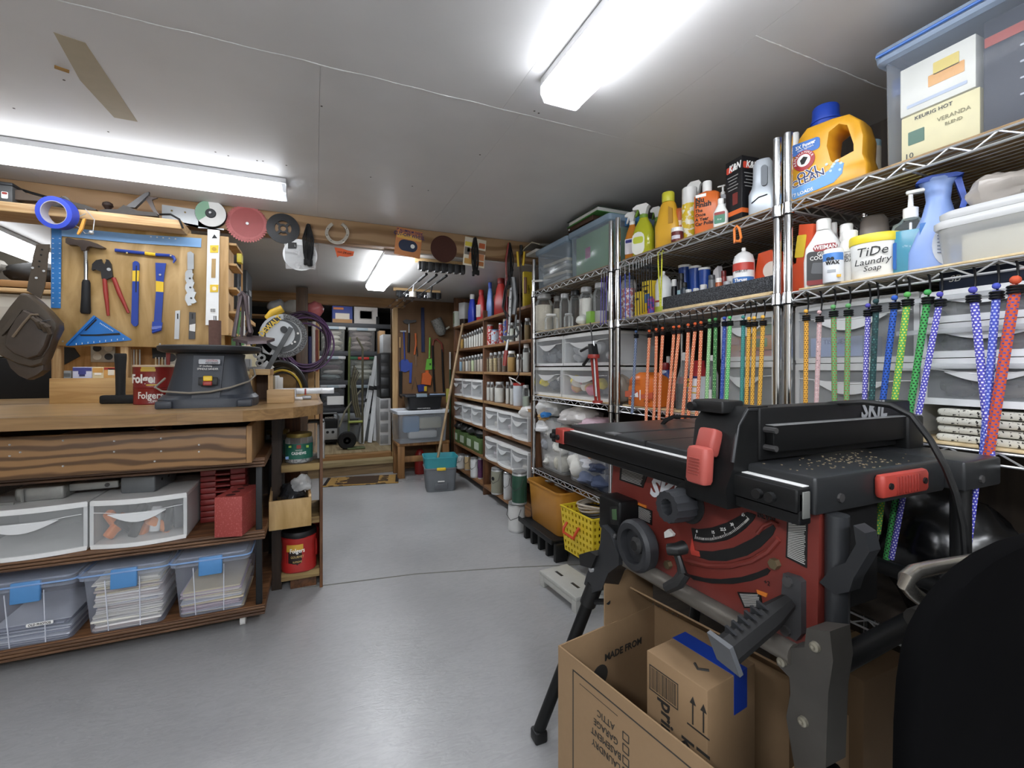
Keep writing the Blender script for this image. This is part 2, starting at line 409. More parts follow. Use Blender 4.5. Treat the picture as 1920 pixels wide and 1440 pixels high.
# ================================================================ CHROME WIRE SHELVES along the right wall
SX=1.36;SD=.46;LEV=[.085,.44,.93,1.35,1.63]
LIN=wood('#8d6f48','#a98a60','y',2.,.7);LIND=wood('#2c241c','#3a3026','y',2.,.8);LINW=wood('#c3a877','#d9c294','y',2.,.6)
def wire_shelf(par,L,z,edge=True,liner=True):
    """local: x along the unit 0..L, y depth 0..SD (front at y=0)"""
    s=M()
    zt,zb=z-.004,z-.03
    for y in (0,SD):
        s.cyl((.012,y,zt),(L-.012,y,zt),.0028,n=6);s.cyl((.012,y,zb),(L-.012,y,zb),.0028,n=6)
        n=max(4,int(L/.042));
        pts=[(.014+(L-.028)*i/n,y,zt if i % 2 else zb) for i in range(n+1)]
        for a,b in zip(pts,pts[1:]): s.cyl(a,b,.0022,n=5)
    for x in (0.012,L-.012):
        s.cyl((x,0,zt),(x,SD,zt),.0028,n=6);s.cyl((x,0,zb),(x,SD,zb),.0028,n=6)
        n=10;pts=[(x,SD*i/n,zt if i % 2 else zb) for i in range(n+1)]
        for a,b in zip(pts,pts[1:]): s.cyl(a,b,.0022,n=5)
    for i in range(1,18):
        y=SD*i/18;s.cyl((.012,y,zt-.001),(L-.012,y,zt-.001),.0016,n=4)
    for i in (1,2):
        x=L*i/3;s.cyl((x,0,zb+.012),(x,SD,zb+.012),.003,n=6)
    o=s.build('wire_shelf',WIRE,par)
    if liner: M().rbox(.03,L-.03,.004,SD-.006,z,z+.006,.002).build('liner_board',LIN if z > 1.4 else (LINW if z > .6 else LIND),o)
    return o
def wire_unit(label,y_hi,y_lo):
    L=y_hi-y_lo;t=T('wire_shelf_unit',label,'shelf',(SX,y_hi,0),FACE)
    for x in (0,L):
        for y in (0,SD):
            s=M();s.cyl((x,y,.03),(x,y,1.846),.0125,n=14)
            for i in range(66):
                z=.06+i*.0268;s.lathe([(.0127,z),(.0127,z+.0012)],14,Matrix.Translation((x,y,0))) if i % 2 == 0 else None
            s.lathe([(.006,0),(.016,.004),(.016,.018),(.008,.022),(.008,.03)],10,Matrix.Translation((x,y,0)))
            o=s.build('post',CHR,t)
            for z in LEV:
                M().lathe([(.0135,z-.038),(.0175,z-.036),(.0155,z-.002),(.0135,z)],14,Matrix.Translation((x,y,0))).build('collar',CHR,o)
                M().lathe([(.0132,z-.041),(.0145,z-.0405),(.0145,z-.038),(.0132,z-.0375)],12,Matrix.Translation((x,y,0))).build('sleeve',DBLK,o)
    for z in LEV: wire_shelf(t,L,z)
    return t
YA,YB,YC,YD,YE,YF=YX(1001,SX),YX(1146,SX),YX(1158.5,SX),YX(1457.5,SX),YX(1478,SX),.05
wire_unit('chrome wire shelf unit with lidded tubs on top, next to the brown jar shelves',YA,YB)
wire_unit('chrome wire shelf unit with spray bottles and car polish on top',YC,YD)
wire_unit('chrome wire shelf unit with the big yellow detergent jug on top',YE,YF)
# ================================================================ WORKBENCH on the left
BZ=.95
BT=wood('#a07a48','#c09a66','x',2.2,.3,.05);BED=wood('#7c5a32','#9a7444','x',2.5,.45)
bench=T('workbench','wooden workbench with a rounded end and thick oak edge under the tool board','workbench',(-1.3,2.5,0))
out=[(LX,2.0),(-.9,1.985),(-.45,1.965),(-.25,1.985),(-.08,2.06),(.01,2.16),(.035,2.27),(.03,2.45),(.02,3.25),(LX,3.25)]
def shape(pts,z0,z1,o):
    n=len(pts)
    return M().add([(x-o[0],y-o[1],z) for z in (z0,z1) for x,y in pts],[tuple(range(n))[::-1],tuple(range(n,2*n))]+[(i,(i+1) % n,(i+1) % n+n,i+n) for i in range(n)])
O=(-1.3,2.5)
ins=[(LX,2.012),(-.9,1.997),(-.452,1.977),(-.257,1.996),(-.09,2.07),(-.003,2.168),(.022,2.275),(.018,2.45),(.008,3.25),(LX,3.25)]
shape(ins,BZ-.03,BZ,O).build('bench_top',BT,bench,sm=0)
ed=M()
for i in range(8):
    a,b,c,d=out[i],out[i+1],ins[i+1],ins[i]
    ed.add([(p[0]-O[0],p[1]-O[1],z) for z in (BZ-.042,BZ+.0005) for p in (a,b,c,d)],[(3,2,1,0),(4,5,6,7),(0,1,5,4),(2,3,7,6)])
ed.build('edge_band',BED,bench,sm=30)
for x,y in ((-.12,2.95),(-1.5,2.95),(-2.5,2.95)):
    M().rbox(x-O[0]-.045,x-O[0]+.045,y-.045-O[1],y+.045-O[1],0,BZ-.03,.004).build('leg',BROWNZ,bench)
M().box(LX-O[0],-.2-O[0],2.99-O[1],3.005-O[1],0,BZ-.03).build('back_panel',wood('#2e2015','#3d2b1c','z'),bench,sm=0)
M().box(LX-O[0],-.1-O[0],2.88-O[1],2.96-O[1],BZ-.12,BZ-.03).build('rail',BROWN,bench,sm=0)
# ---- pegboard panel with its side cubbies, hung from the beam
PY=2.87
pgx0,pgx1=P(95,600,Y=PY).x,P(421,600,Y=PY).x
pb=T('tool_board','plywood tool board hung with hand tools above the workbench','tool board',((pgx0+pgx1)/2,PY,1.22))
hw=(pgx1-pgx0)/2
pl=M().rbox(-hw,hw,0,.018,0,.60,.002).build('panel',PLY,pb)
for i,(a,b) in enumerate([(112,441),(118,640),(300,645),(415,470),(415,615)]):
    p=P(a,b,Y=PY);M().cyl((p.x-(pgx0+pgx1)/2,-.002,p.z-1.22),(p.x-(pgx0+pgx1)/2,.004,p.z-1.22),.004,n=8).build('screw',STEEL,pb)
cub=wood('#b68a4c','#cfa469','z',2.)
M().box(hw-.03,hw+.02,-.012,.004,.07,.60).build('cubby_edge',cub,pb,sm=0)
for z in (.07,.19,.32,.45,.56): M().box(hw+.004,hw+.055,.004,.24,z,z+.012).build('cubby_shelf',cub,pb,sm=0)
M().box(hw+.0,hw+.01,.018,.24,.07,.572).build('cubby_back',cub,pb,sm=0)
for z in (.08,.33): M().box(hw+.047,hw+.055,.235,.243,z,z+.24).build('cubby_post',cub,pb,sm=0)
# support stile under the board down to the bench
for a,b in ((228,243),(100,117)):
    x0,x1=XY(a,2.9),XY(b,2.9);tag(M().rbox(-(x1-x0)/2,(x1-x0)/2,-.02,.02,0,1.235-BZ,.003).build('support_post',PINEZ,None,((x0+x1)/2,2.9,BZ)),'pine post between bench and tool board, %s' % ('behind the black hammer handle' if a > 200 else 'behind the hanging leather pouch'),'post')
# high shelf over the board
hs0=XY(340,2.75)
hsf=T('plank_shelf','pale pine plank shelf above the tool board holding hand planes','shelf',(-1.6,2.85,1.81))
M().rbox(LX+1.6,hs0+1.6,-.1,.1,0,.043,.002).build('plank',PINE,hsf)
for x in (-1.05,-.75): M().box(x+1.6-.015,x+1.6+.015,.02,.1,.043,.07).build('cleat',PINE,hsf)
# ---------------------------------------------------------------- flat tools traced at their true distance
def fl(pts,Y,th,org,y0=None):
    q=[P(a,b,Y=Y) for a,b in pts]
    y1=Y-org[1];ya=y1-th if y0 is None else y0
    return M().prism([(p.x-org[0],p.z-org[2]) for p in q],ya,y1)
def wp(a,b,Y,org): p=P(a,b,Y=Y);return (p.x-org[0],p.y-org[1],p.z-org[2])
def org(a,b,Y): return tuple(P(a,b,Y=Y))
TY=PY-.002
BLT=mat('#2b7fd2',.35);LBL=mat('#7fb4ec',.3)
o=org(98,425,TY);t=T('framing_square','large blue aluminium framing square hooked along the tool board corner','square',o)
fl([(97,424),(116,426),(114,578),(96,577)],TY,.003,o).build('tongue',BLT,t,sm=0)
fl([(116,426),(250,439),(378,447),(377,464),(250,456),(116,443)],TY,.003,o).build('blade',LBL,t,sm=0)
tk=M()
for i in range(14):
    for x in (99.5,112): p=wp(x,447+i*9.3,TY-.0035,o);tk.box(p[0]-.003,p[0]+.003,p[1]-.0003,p[1],p[2]-.0012,p[2]+.0012)
for i in range(5): p=wp(283+i*11.5,443.8+i*1.0,TY-.0035,o);tk.box(p[0]-.003,p[0]+.003,p[1]-.0003,p[1],p[2]-.003,p[2]+.003)
tk.build('scale_marks',PRW,t)
# claw hammer
o=org(160,470,TY-.02);t=T('claw_hammer','claw hammer with chrome shaft and black rubber grip on the tool board','hammer',o)
fl([(128,450),(132,448),(148,452),(160,452),(174,455),(188,460),(200,466),(198,468),(186,467),(174,464),(168,466),(166,472),(157,472),(155,465),(148,462),(133,461),(128,458)],TY-.008,.028,o).build('head',mat('#5d5049',.45,.6),t,sm=30)
M().tube([wp(161,470,TY-.02,o),wp(161.5,528,TY-.02,o)],.0085,10).build('shaft',CHR,t)
M().tube([wp(161.5,525,TY-.02,o),wp(161.5,530,TY-.02,o),wp(161,560,TY-.02,o),wp(160.5,585,TY-.02,o),wp(160.5,588,TY-.02,o)],[.012,.016,.0175,.02,.016],12).build('grip',mat('#15171b',.7),t)
# pincers
o=org(205,505,TY-.01);t=T('end_nippers','end cutting nippers with long red handles hanging open','pliers',o)
fl([(174,506),(175,496),(182,489),(192,487),(193,492),(198,497),(201,490),(200,487),(205,488),(210,496),(213,520),(204,524),(200,526),(193,524),(191,510),(180,506),(175,508)],TY,.014,o).build('jaws',mat('#3b3a3b',.4,.6),t,sm=30)
M().tube([wp(196,523,TY-.008,o),wp(198,545,TY-.008,o),wp(203,592,TY-.008,o)],[.009,.010,.006],10).build('handle',RED,t)
M().tube([wp(213,521,TY-.008,o),wp(224,550,TY-.008,o),wp(241,587,TY-.008,o)],[.009,.010,.006],10).build('handle',RED,t)
M().cyl(wp(204,505,TY-.018,o),wp(204,505,TY,o),.008).build('pivot',STEEL,t)
# blue nail pullers and pry bars
DBL=mat('#1c3fa8',.35)
o=org(270,475,TY-.01);t=T('nail_puller','blue cat claw nail puller with yellow band, fixed level on two screws','pry bar',o)
M().tube([wp(216,469,TY-.01,o),wp(272,475,TY-.01,o)],.0085,8).build('shaft',DBL,t);M().tube([wp(272,475,TY-.01,o),wp(292,477.5,TY-.01,o)],.0087,8).build('band',YEL,t)
M().tube([wp(292,477.5,TY-.01,o),wp(318,479,TY-.01,o),wp(325,482,TY-.012,o),wp(328,487,TY-.018,o),wp(325,493,TY-.022,o)],[.0085,.008,.009,.007,.003],8).build('claw',DBL,t)
for a,b in ((238,474),(320,479)): M().cyl(wp(a,b,TY-.022,o),wp(a,b,TY,o),.004,n=8).build('screw',mat('#d8c68a',.4,.5),t)
o=org(254,530,TY-.01);t=T('nail_puller','slim blue slotted nail bar with yellow band hanging upright','pry bar',o)
fl([(250,493),(254,490),(259,491),(262,495),(262,508),(250,508)],TY,.01,o).build('head',DBL,t,sm=30)
fl([(250,508),(262,508),(261,528),(249.5,528)],TY,.0102,o).build('band',YEL,t,sm=30)
fl([(249.5,528),(261,528),(260,608),(257,612),(252,612),(247,606)],TY,.010,o).build('shaft',DBL,t,sm=30)
fl([(254.7,498),(257,498),(256,548),(254,548)],TY-.010,.001,o).build('slot',BLK,t,sm=0)
o=org(300,550,TY-.01);t=T('flat_pry_bar','wide blue flat pry bar with yellow band and curled foot','pry bar',o)
fl([(292,493),(312,494),(309,512),(307,529),(293,527)],TY-.004,.006,o).build('head',DBL,t,sm=0)
fl([(293,527),(307,529),(307,548),(293,547)],TY-.004,.0062,o).build('band',YEL,t,sm=0)
fl([(293,547),(307,548),(303,606),(289,606)],TY-.004,.006,o).build('shaft',DBL,t,sm=0)
hk=[wp(295.5,604,TY-.008,o),wp(294.5,612,TY-.012,o),wp(294,618,TY-.022,o),wp(294,622,TY-.035,o)]
fo=M()
for a,b in zip(hk,hk[1:]): fo.bar(a,b,.042,.007,(0,1,.3))
fo.build('foot',DBL,t)
M().cyl(wp(300,515,TY-.016,o),wp(300,515,TY,o),.005).build('screw',STEEL,t)
# adjustable wrenches hung one under the other
AW=mat('#a9adaf',.28,.6)
wr=[((357,476,357,506),9,'topmost of the hanging chain, handle up'),((357,515,350,528),10,'second in the hanging chain'),((358,532,347,545),11,'third in the hanging chain'),((360,552,353,572),13,'lowest of the hanging chain, jaws down')]
for i,((a,b,c,d),rj,w_) in enumerate(wr):
    Yw=TY-.004-.010*i;o=org(a,b,Yw);t=T('adjustable_wrench','chrome adjustable wrench on the tool board, '+w_,'wrench',o)
    if i == 0:
        fl([(352,474),(358,472),(364,476),(364,505),(352,506)],Yw,.008,o).build('handle',AW,t,sm=30)
    else: fl([(a-5,b-6),(a+4,b-9),(a+5,b+6),(a-4,b+8)],Yw,.008,o).build('handle',AW,t,sm=30)
    cx,cy=(357,514) if i == 0 else (a+1,b+6)
    n=14;pts=[(cx+rj*math.cos(2*PI*j/n+.4),cy+rj*math.sin(2*PI*j/n+.4)*.9) for j in range(1,n-2)]+[(cx+rj*.3,cy+1)]
    fl(pts,Yw-.001,.010,o).build('jaw',AW,t,sm=30)
    fl([(cx-rj*1.1,cy+rj*.2),(cx-rj*.3,cy+rj*.3),(cx-rj*.1,cy+rj*1.1),(cx-rj*.6,cy+rj*1.2)],Yw-.002,.008,o).build('sliding_jaw',AW,t,sm=30)
    M().cyl(wp(cx-rj*.2,cy+1,Yw-.014,o),wp(cx-rj*.2,cy+1,Yw,o),.005).build('knurl',DSTEEL,t)
# two scrapers
for pts,lb,m_,gp in (([(329,583),(338,582),(336,636),(327,636)],'narrow bright steel scraper bar hanging low on the tool board',STEEL,0),([(355,585),(367,586),(366,636),(354,636)],'dark worn steel scraper bar with paint splash on the tool board',DSTEEL,1)):
    o=org(pts[0][0],pts[0][1],TY);t=T('scraper_bar',lb,'scraper',o);fl(pts,TY,.004,o).build('blade',m_,t,sm=0)
    x=(pts[0][0]+pts[1][0])/2;fl([(x-1.5,588),(x+1,588),(x+1,598),(x-1.5,598)],TY-.004,.0005,o).build('slot',BLK,t,sm=0)
    if gp: fl([(355.5,609),(366.5,607),(366,622),(355,620)],TY-.004,.0006,o).build('paint_splash',WHT,t,sm=0)
# spirit level, upright
o=org(402,540,TY-.01);t=T('spirit_level','white aluminium spirit level with yellow vials standing on end at the board edge','level',o)
fl([(391,432),(413,434),(411,610),(387,610)],TY-.002,.022,o).build('body',mat('#dfe1e0',.35,.3),t,sm=0)
fl([(397,485),(405,485),(404,521),(396,521)],TY-.024,.001,o).build('hand_slot',PLY,t,sm=0)
fl([(402,439),(397,447),(408,447)],TY-.024,.001,o).build('emblem',PRT,t,sm=0)
for y in (467,541):
    fl([(394,y-7),(410,y-7),(409,y+7),(394,y+7)],TY-.023,.004,o).build('vial_holder',YEL,t,sm=0)
    p=wp(401.5,y,TY-.027,o);M().lathe([(.011,-.002),(.011,.001)],16,Matrix.Translation(p) @ Matrix.Rotation(R(90),4,'X')).build('vial',mat('#c9a23a',.15),t)
fl([(394,577),(404,577),(404,587),(394,587)],TY-.024,.001,o).build('sticker',PRW,t,sm=0)
bc=M()
for i in range(7): p=wp(395.2+i*1.3,582,TY-.0252,o);bc.box(p[0]-.0009,p[0]+.0009,p[1],p[1]+.0004,p[2]-.009,p[2]+.009)
bc.build('barcode',PRT,t)
# speed square
o=org(185,630,TY-.02);t=T('speed_square','triangular blue speed square leaning on the tool board ledge','square',o)
fl([(128,649),(180,594),(246,636),(247,638)],TY-.012,.004,o).build('plate',mat('#1f78d4',.35),t,sm=0)
fl([(128,649),(126,646),(178,592),(182,595)],TY-.010,.016,o).build('fence',mat('#1f78d4',.35),t,sm=0)
fl([(148,627),(152,630),(185,630),(226,628),(224,624),(180,627)],TY-.0165,.0006,o).build('slot',BLK,t,sm=0)
fl([(158,620),(162,620),(182,600),(180,598)],TY-.0165,.0006,o).build('slot',BLK,t,sm=0)
tk=M()
for i in range(9): p=wp(143+i*11,645-i*1.2,TY-.0165,o);tk.box(p[0]-.0012,p[0]+.0012,p[1]-.0004,p[1],p[2]-.004,p[2]+.004)
for i in range(10): p=wp(188+i*2.6,606+i*1.6,TY-.0165,o);tk.box(p[0]-.0012,p[0]+.0012,p[1]-.0004,p[1],p[2]-.003,p[2]+.003)
tk.build('scale_marks',PRW,t)
# leather tool belt hanging left of the board
LE=mat('#4d4338',.36,n=.25,sc=18,bump=.2);LE2=mat('#4a4038',.4,n=.25,sc=20,bump=.25)
BYY=2.72;o=org(60,560,BYY);t=T('tool_belt','worn brown leather tool belt and pouch hanging beside the tool board','tool belt',o)
st=[[(68,458),(93,458)],[(62,480),(90,482)],[(58,505),(87,508)],[(53,528),(84,535)],[(50,545),(76,560)]]
sb=M();rings=[]
for a,b in st:
    A,B=wp(*a,BYY,o),wp(*b,BYY,o);rings.append([A,B,(B[0],B[1]+.006,B[2]),(A[0],A[1]+.006,A[2])])
sb.loft(rings).build('strap',LE,t,sm=30)
for a,b in ((79,468),(77,478),(74,490),(73,500)): M().cyl(wp(a,b,BYY-.002,o),wp(a,b,BYY+.002,o),.004,n=8).build('strap_hole',DBLK,t)
for a,b in ((61,502),(82,508),(68,521)): M().cyl(wp(a,b,BYY-.004,o),wp(a,b,BYY+.002,o),.005,n=8).build('rivet',STEEL,t)
def pillow(pts,Y,dpt,o,name,m,t,k=(1,1,.985,.94,.72)):
    q=[wp(a,b,Y,o) for a,b in pts];cx,cz=sum(p[0] for p in q)/len(q),sum(p[2] for p in q)/len(q)
    return M().loft([[(cx+(x-cx)*f,y-dpt*g_,cz+(z-cz)*f) for x,y,z in q] for f,g_ in zip((1,)+k,(-.15,0,.45,.8,.95,1))]).build(name,m,t,sm=34)
pillow([(50,552),(62,553),(80,566),(100,585),(118,606),(119,618),(108,640),(98,668),(90,684),(70,690),(45,684),(20,672),(-4,658),(-6,630),(10,604),(30,576)],BYY,.055,o,'pouch',LE,t)
pillow([(52,582),(70,590),(90,606),(100,624),(92,650),(80,668),(60,674),(34,664),(18,650),(24,622),(38,598)],BYY-.045,.04,o,'pocket',LE2,t)
fl([(8,616),(36,580),(44,582),(20,616),(6,630)],BYY-.06,.012,o).build('flap',LE,t,sm=40)
M().tube([wp(94,600,BYY-.085,o),wp(80,602,BYY-.09,o),wp(70,609,BYY-.092,o),(wp(71,617,BYY-.092,o)),wp(83,623,BYY-.09,o),wp(88,622,BYY-.085,o)],.003,6).build('hammer_loop',DSTEEL,t)
for dx in (0,9): M().tube([wp(62+dx,594+dx*.5,BYY-.083,o),wp(84+dx,612+dx*.3,BYY-.083,o)],.009,8).build('loop_roll',LE,t)
M().tube([wp(40,553,BYY-.01,o),wp(20,590,BYY-.03,o),wp(0,622,BYY-.02,o)],.006,6).build('edge_welt',LE2,t)
M().tube([wp(a,b,BYY-.062,o) for a,b in ((52,582),(70,590),(90,606),(100,624),(92,650),(80,668),(60,674),(34,664),(18,650),(24,622),(38,598))],.0035,6,True).build('pocket_welt',mat('#3a3029',.5),t)
M().tube([wp(a,b,BYY-.012,o) for a,b in ((50,552),(30,576),(10,604),(-6,630))],.007,6).build('rim_welt',mat('#3d332b',.5),t)
M().tube([wp(a,b,BYY-.09,o) for a,b in ((24,632),(44,606),(58,590),(72,590))],.005,6).build('stitch_band',mat('#7a6a56',.6),t)
for k in range(3): M().tube([wp(60+k*9,596+k*5,BYY-.098,o),wp(70+k*9,604+k*5,BYY-.112,o),wp(76+k*9,616+k*5,BYY-.098,o)],.008,8).build('tool_loop',LE,t)
pillow([(22,672),(60,668),(95,668),(93,694),(80,704),(62,712),(45,704),(30,690)],BYY+.02,.05,o,'lower_pouch',LE2,t)
# ---------------------------------------------------------------- things on the plank shelf and along the beam
SZ=1.853
o=(XY(246,2.8),2.8,SZ);t=T('bench_plane','long iron bench plane with dark wooden knob on the plank shelf','hand plane',o)
IR=mat('#39342f',.5,.35,n=.3,sc=60)
fl([(190,398),(200,396),(225,396),(236,388),(245,391),(262,399),(296,402),(300,409),(190,402)],2.8,.055,o,-.03).build('body',IR,t,sm=30)
p=wp(202,394,2.8,o);M().lathe([(.008,-.004),(.012,.006),(.022,.020),(.020,.032),(.010,.039)],14,Matrix.Translation((p[0],0,p[2]))).build('knob',mat('#2e201a',.3),t)
fl([(238,390),(272,366),(282,362),(281,368),(256,392)],2.8,.045,o,-.022).build('blade_assembly',DSTEEL,t,sm=30)
fl([(272,372),(280,370),(297,372),(286,376),(292,392),(300,404),(293,404),(286,394),(278,380)],2.8,.02,o,-.01).build('tote',mat('#3d2c24',.35),t,sm=30)
o=(XY(150,2.8),2.8,SZ);t=T('block_plane','low grey block plane on the plank shelf behind the blue tape','hand plane',o)
fl([(105,386),(112,376),(122,372),(140,382),(165,388),(185,396),(185,398),(105,392)],2.81,.05,o,-.02).build('body',IR,t,sm=30)
fl([(115,378),(125,370),(132,374),(143,386),(135,388)],2.81,.035,o,-.012).build('lever_cap',DSTEEL,t,sm=30)
o=(XY(60,2.8),2.8,SZ);t=T('rasp_plane','old wooden bodied plane lying on the plank shelf left of the tape','hand plane',o)
fl([(30,368),(36,362),(50,362),(58,368),(95,377),(96,383),(30,379)],2.82,.05,o,-.02).build('body',mat('#5a4a3c',.7,n=.2),t,sm=30)
fl([(34,367),(40,363),(50,366),(44,373)],2.795,.004,o).build('mouth',DBLK,t,sm=0)
M().tube([wp(22,350,2.86,o),wp(60,362,2.86,o),wp(110,376,2.86,o),wp(140,386,2.86,o)],.006,6).build('cord',DBLK,t)
o=(XY(8,2.8),2.8,SZ);t=T('battery_box','small grey box with red and white sticker at the end of the plank shelf','box',o)
M().rbox(-.06,.045,-.04,.04,0,.075,.004).build('case',mat('#4b4d4e',.5),t)
M().rbox(-.06,.046,-.041,.041,.075,.09,.004).build('lid',DGR,t)
patch(t,.022,.03,(.02,-.041,.03),PRW,'sticker');patch(t,.018,.01,(.02,-.0415,.038),RED,'sticker_stripe')
# blue masking tape roll
p=P(108,400,Y=2.72);t=T('tape_roll','roll of blue masking tape hanging in front of the plank shelf','tape',p)
mx=Matrix.Rotation(R(96),4,'X') @ Matrix.Rotation(R(12),4,'Z') @ Matrix.Rotation(R(-12),4,'Y')
M().loft([[(r*math.cos(2*PI*i/28),r*math.sin(2*PI*i/28),z) for i in range(28)] for r,z in ((.052,-.024),(.071,-.024),(.071,.024),(.052,.024))],closed=True,mx=mx).build('tape',mat('#2f49cf',.5),t)
M().loft([[(r*math.cos(2*PI*i/28),r*math.sin(2*PI*i/28),z) for i in range(28)] for r,z in ((.049,-.0235),(.0519,-.0235),(.0519,.0235),(.049,.0235))],closed=True,mx=mx).build('core',mat('#a9a6b4',.7),t)
# wire hook with orange handle and ball
o=org(165,420,2.74);t=T('wire_loop_tool','bent wire tool with orange grip and steel ball hung on the plank edge','tool',o)
M().tube([wp(a,b,2.735,o) for a,b in ((160,392),(168,401),(177,412),(174,436),(160,438),(150,428),(131,417),(134,412),(160,401))],.0018,6).build('wire',STEEL,t)
fl([(146,440),(149,441),(157,430),(162,411),(157,412)],2.73,.012,o).build('grip',mat('#e59a2f',.4),t,sm=30)
M().ball(wp(171,436,2.735,o),.010).build('ball',STEEL,t)
# on the beam front
BF=BY-.001
o=org(360,405,BF);t=T('steel_plate','drilled flat steel plate fixed to the timber beam','plate',o)
fl([(304,384),(372,394),(372,428),(420,429),(420,432),(345,422),(304,410)],BF-.002,.004,o).build('plate',mat('#9ea2a3',.35,.7),t,sm=0)
for a,b in ((322,395),(347,398)): M().cyl(wp(a,b,BF-.008,o),wp(a,b,BF,o),.005,n=8).build('hole',mat('#7d6a3a',.6),t)
M().tube([wp(300,402,BF-.10,o),wp(320,402,BF-.205,o),wp(336,411,BF-.205,o),wp(343,428,BF-.205,o)],.005,8).build('cord',DBLK,t)
def disc(name,label,cat,px,py,rpx,prof,m,dy=.0,tilt=0):
    p=P(px,py,Y=BF-dy);r=rpx*dep(p)
    t=T(name,label,cat,p,0,rot=(R(90),0,0))
    M().lathe([(a*r,b) for a,b in prof],36).build('disc',m,t);return t,r
t,r=disc('grinding_wheel','green and white faced grinding wheel hung on the timber beam','grinding wheel',397,403,25,[(.18,.0),(1,0),(1,.026),(.3,.028),(.3,.02),(.18,.02)],mat('#17181a',.8),.0)
M().lathe([(.28*r,.0265),(.98*r,.0262),(.98*r,.028),(.28*r,.0285)],30).build('paper_face',mat('#dcdcd8',.6),t)
g1=M()
for i in range(12):
    a0,a1=R(100+i*10),R(110+i*10)
    g1.add([(k*r*math.cos(a),k*r*math.sin(a),.0292) for k,a in ((.3,a0),(.97,a0),(.97,a1),(.3,a1))],[(0,1,2,3)])
g1.build('green_sector',mat('#7fae8e',.6),t);M().lathe([(.0,.028),(.36*r,.028),(.3*r,.034),(.12*r,.034)],20).build('hub',DGR,t)
M().cyl((0,0,.02),(0,0,.045),.006).build('bolt',STEEL,t)
# red circular saw blade
p=P(463,420,Y=BF-.002);r=35*dep(p);t=T('circular_saw_blade','red toothed circular saw blade hung on the timber beam','saw blade',p,rot=(R(90),0,0))
RB=mat('#bd5a58',.5);RB2=mat('#a94644',.5)
for k,(rr,z,m_,cx,cy) in enumerate(((r,.002,RB,0,0),(r*.92,.005,RB,.003,.004))):
    b=M();n=44;pts=[]
    for i in range(n):
        for u,f in ((0,1.),(.55,1.0),(.62,.93),(.98,.95)): a=2*PI*(i+u)/n;pts.append((cx+rr*f*math.cos(a),cy+rr*f*math.sin(a)))
    b.loft([[(x,y,z) for x,y in pts],[(x,y,z+.002) for x,y in pts]]);b.build('blade',m_,t,sm=0)
M().lathe([(.0,.007),(.78*r,.007),(.78*r,.0078),(0,.0078)],32,cx=.003,cy=.006).build('painted_face',RB2,t)
M().cyl((.003,0,.006),(.003,0,.014),.008).build('bolt',STEEL,t)
# black backing disc with slots
p=P(531,429,Y=BF-.002);r=28*dep(p);t=T('backing_disc','black plastic backing disc with a slotted hub on the timber beam','disc',p,rot=(R(90),0,0))
M().loft([[(a*r*math.cos(2*PI*i/36),a*r*math.sin(2*PI*i/36),z) for i in range(36)] for a,z in ((.5,.0),(1,.0),(1,.008),(.5,.012))],closed=True).build('disc',mat('#1d1f22',.5),t)
M().loft([[(a*r*math.cos(2*PI*i/24),a*r*math.sin(2*PI*i/24),z) for i in range(24)] for a,z in ((.18,.0),(.3,.0),(.3,.010),(.18,.010))],closed=True).build('hub',mat('#1d1f22',.5),t)
for i in range(4): a=R(45+90*i);M().bar((.28*r*math.cos(a),.28*r*math.sin(a),.005),(.52*r*math.cos(a),.52*r*math.sin(a),.005),.014,.008).build('spoke',mat('#1d1f22',.5),t)
# black cable bundles
def bundle(name,label,px,y0,y1,wpx,m,dy=.02,plug=True,cat='cable',m2=None,n=7):
    Yb=BF-dy;o=org(px,y0,Yb);t=T(name,label,cat,o);s=dep(o)
    b=M();random.seed(px);b2=M()
    for i in range(n):
        dx=(i-(n-1)/2)/(n-1)*2;
        path=[(dx*wpx*.12*s,random.uniform(-.008,.008),0),(dx*wpx*.5*s,random.uniform(-.012,.012),-(y1-y0)*.35*s),(dx*wpx*.42*s,random.uniform(-.012,.012),-(y1-y0)*.7*s),(dx*wpx*.25*s,0,-(y1-y0)*.93*s)]
        pts=[]
        for a in range(13):
            u=a/12*3;j=min(int(u),2);f=u-j;pts.append(Vector(path[j]).lerp(Vector(path[j+1]),f*f*(3-2*f)))
        (b2 if m2 and i < 2 else b).tube(pts,.0042,6)
    b.build('loops',m,t)
    if m2: b2.build('red_lead',m2,t)
    if plug:
        for i in range(4): M().rbox(-.008,.008,-.008,.008,-.035,0,.004).build('plug',DBLK,t,((i-1.5)*.011*(1 if wpx > 10 else .8),random.uniform(-.02,.0),-(y1-y0)*.9*s+random.uniform(-.004,.012)))
    M().rbox(-.006,.006,-.007,.007,-.012,.004,.002).build('tie',DBLK,t)
    return t
bundle('cable_bundle','folded black cable bundle on the beam beside the horseshoe',578,421,497,18,DBLK)
bundle('cable_bundle','folded black cable bundle hanging over a yellow packaging card',891,446,515,14,DBLK,.03)
bundle('cable_bundle','red and black test lead bundle hanging near the end of the beam',955,456,540,15,DBLK,.03,False,m2=RED)
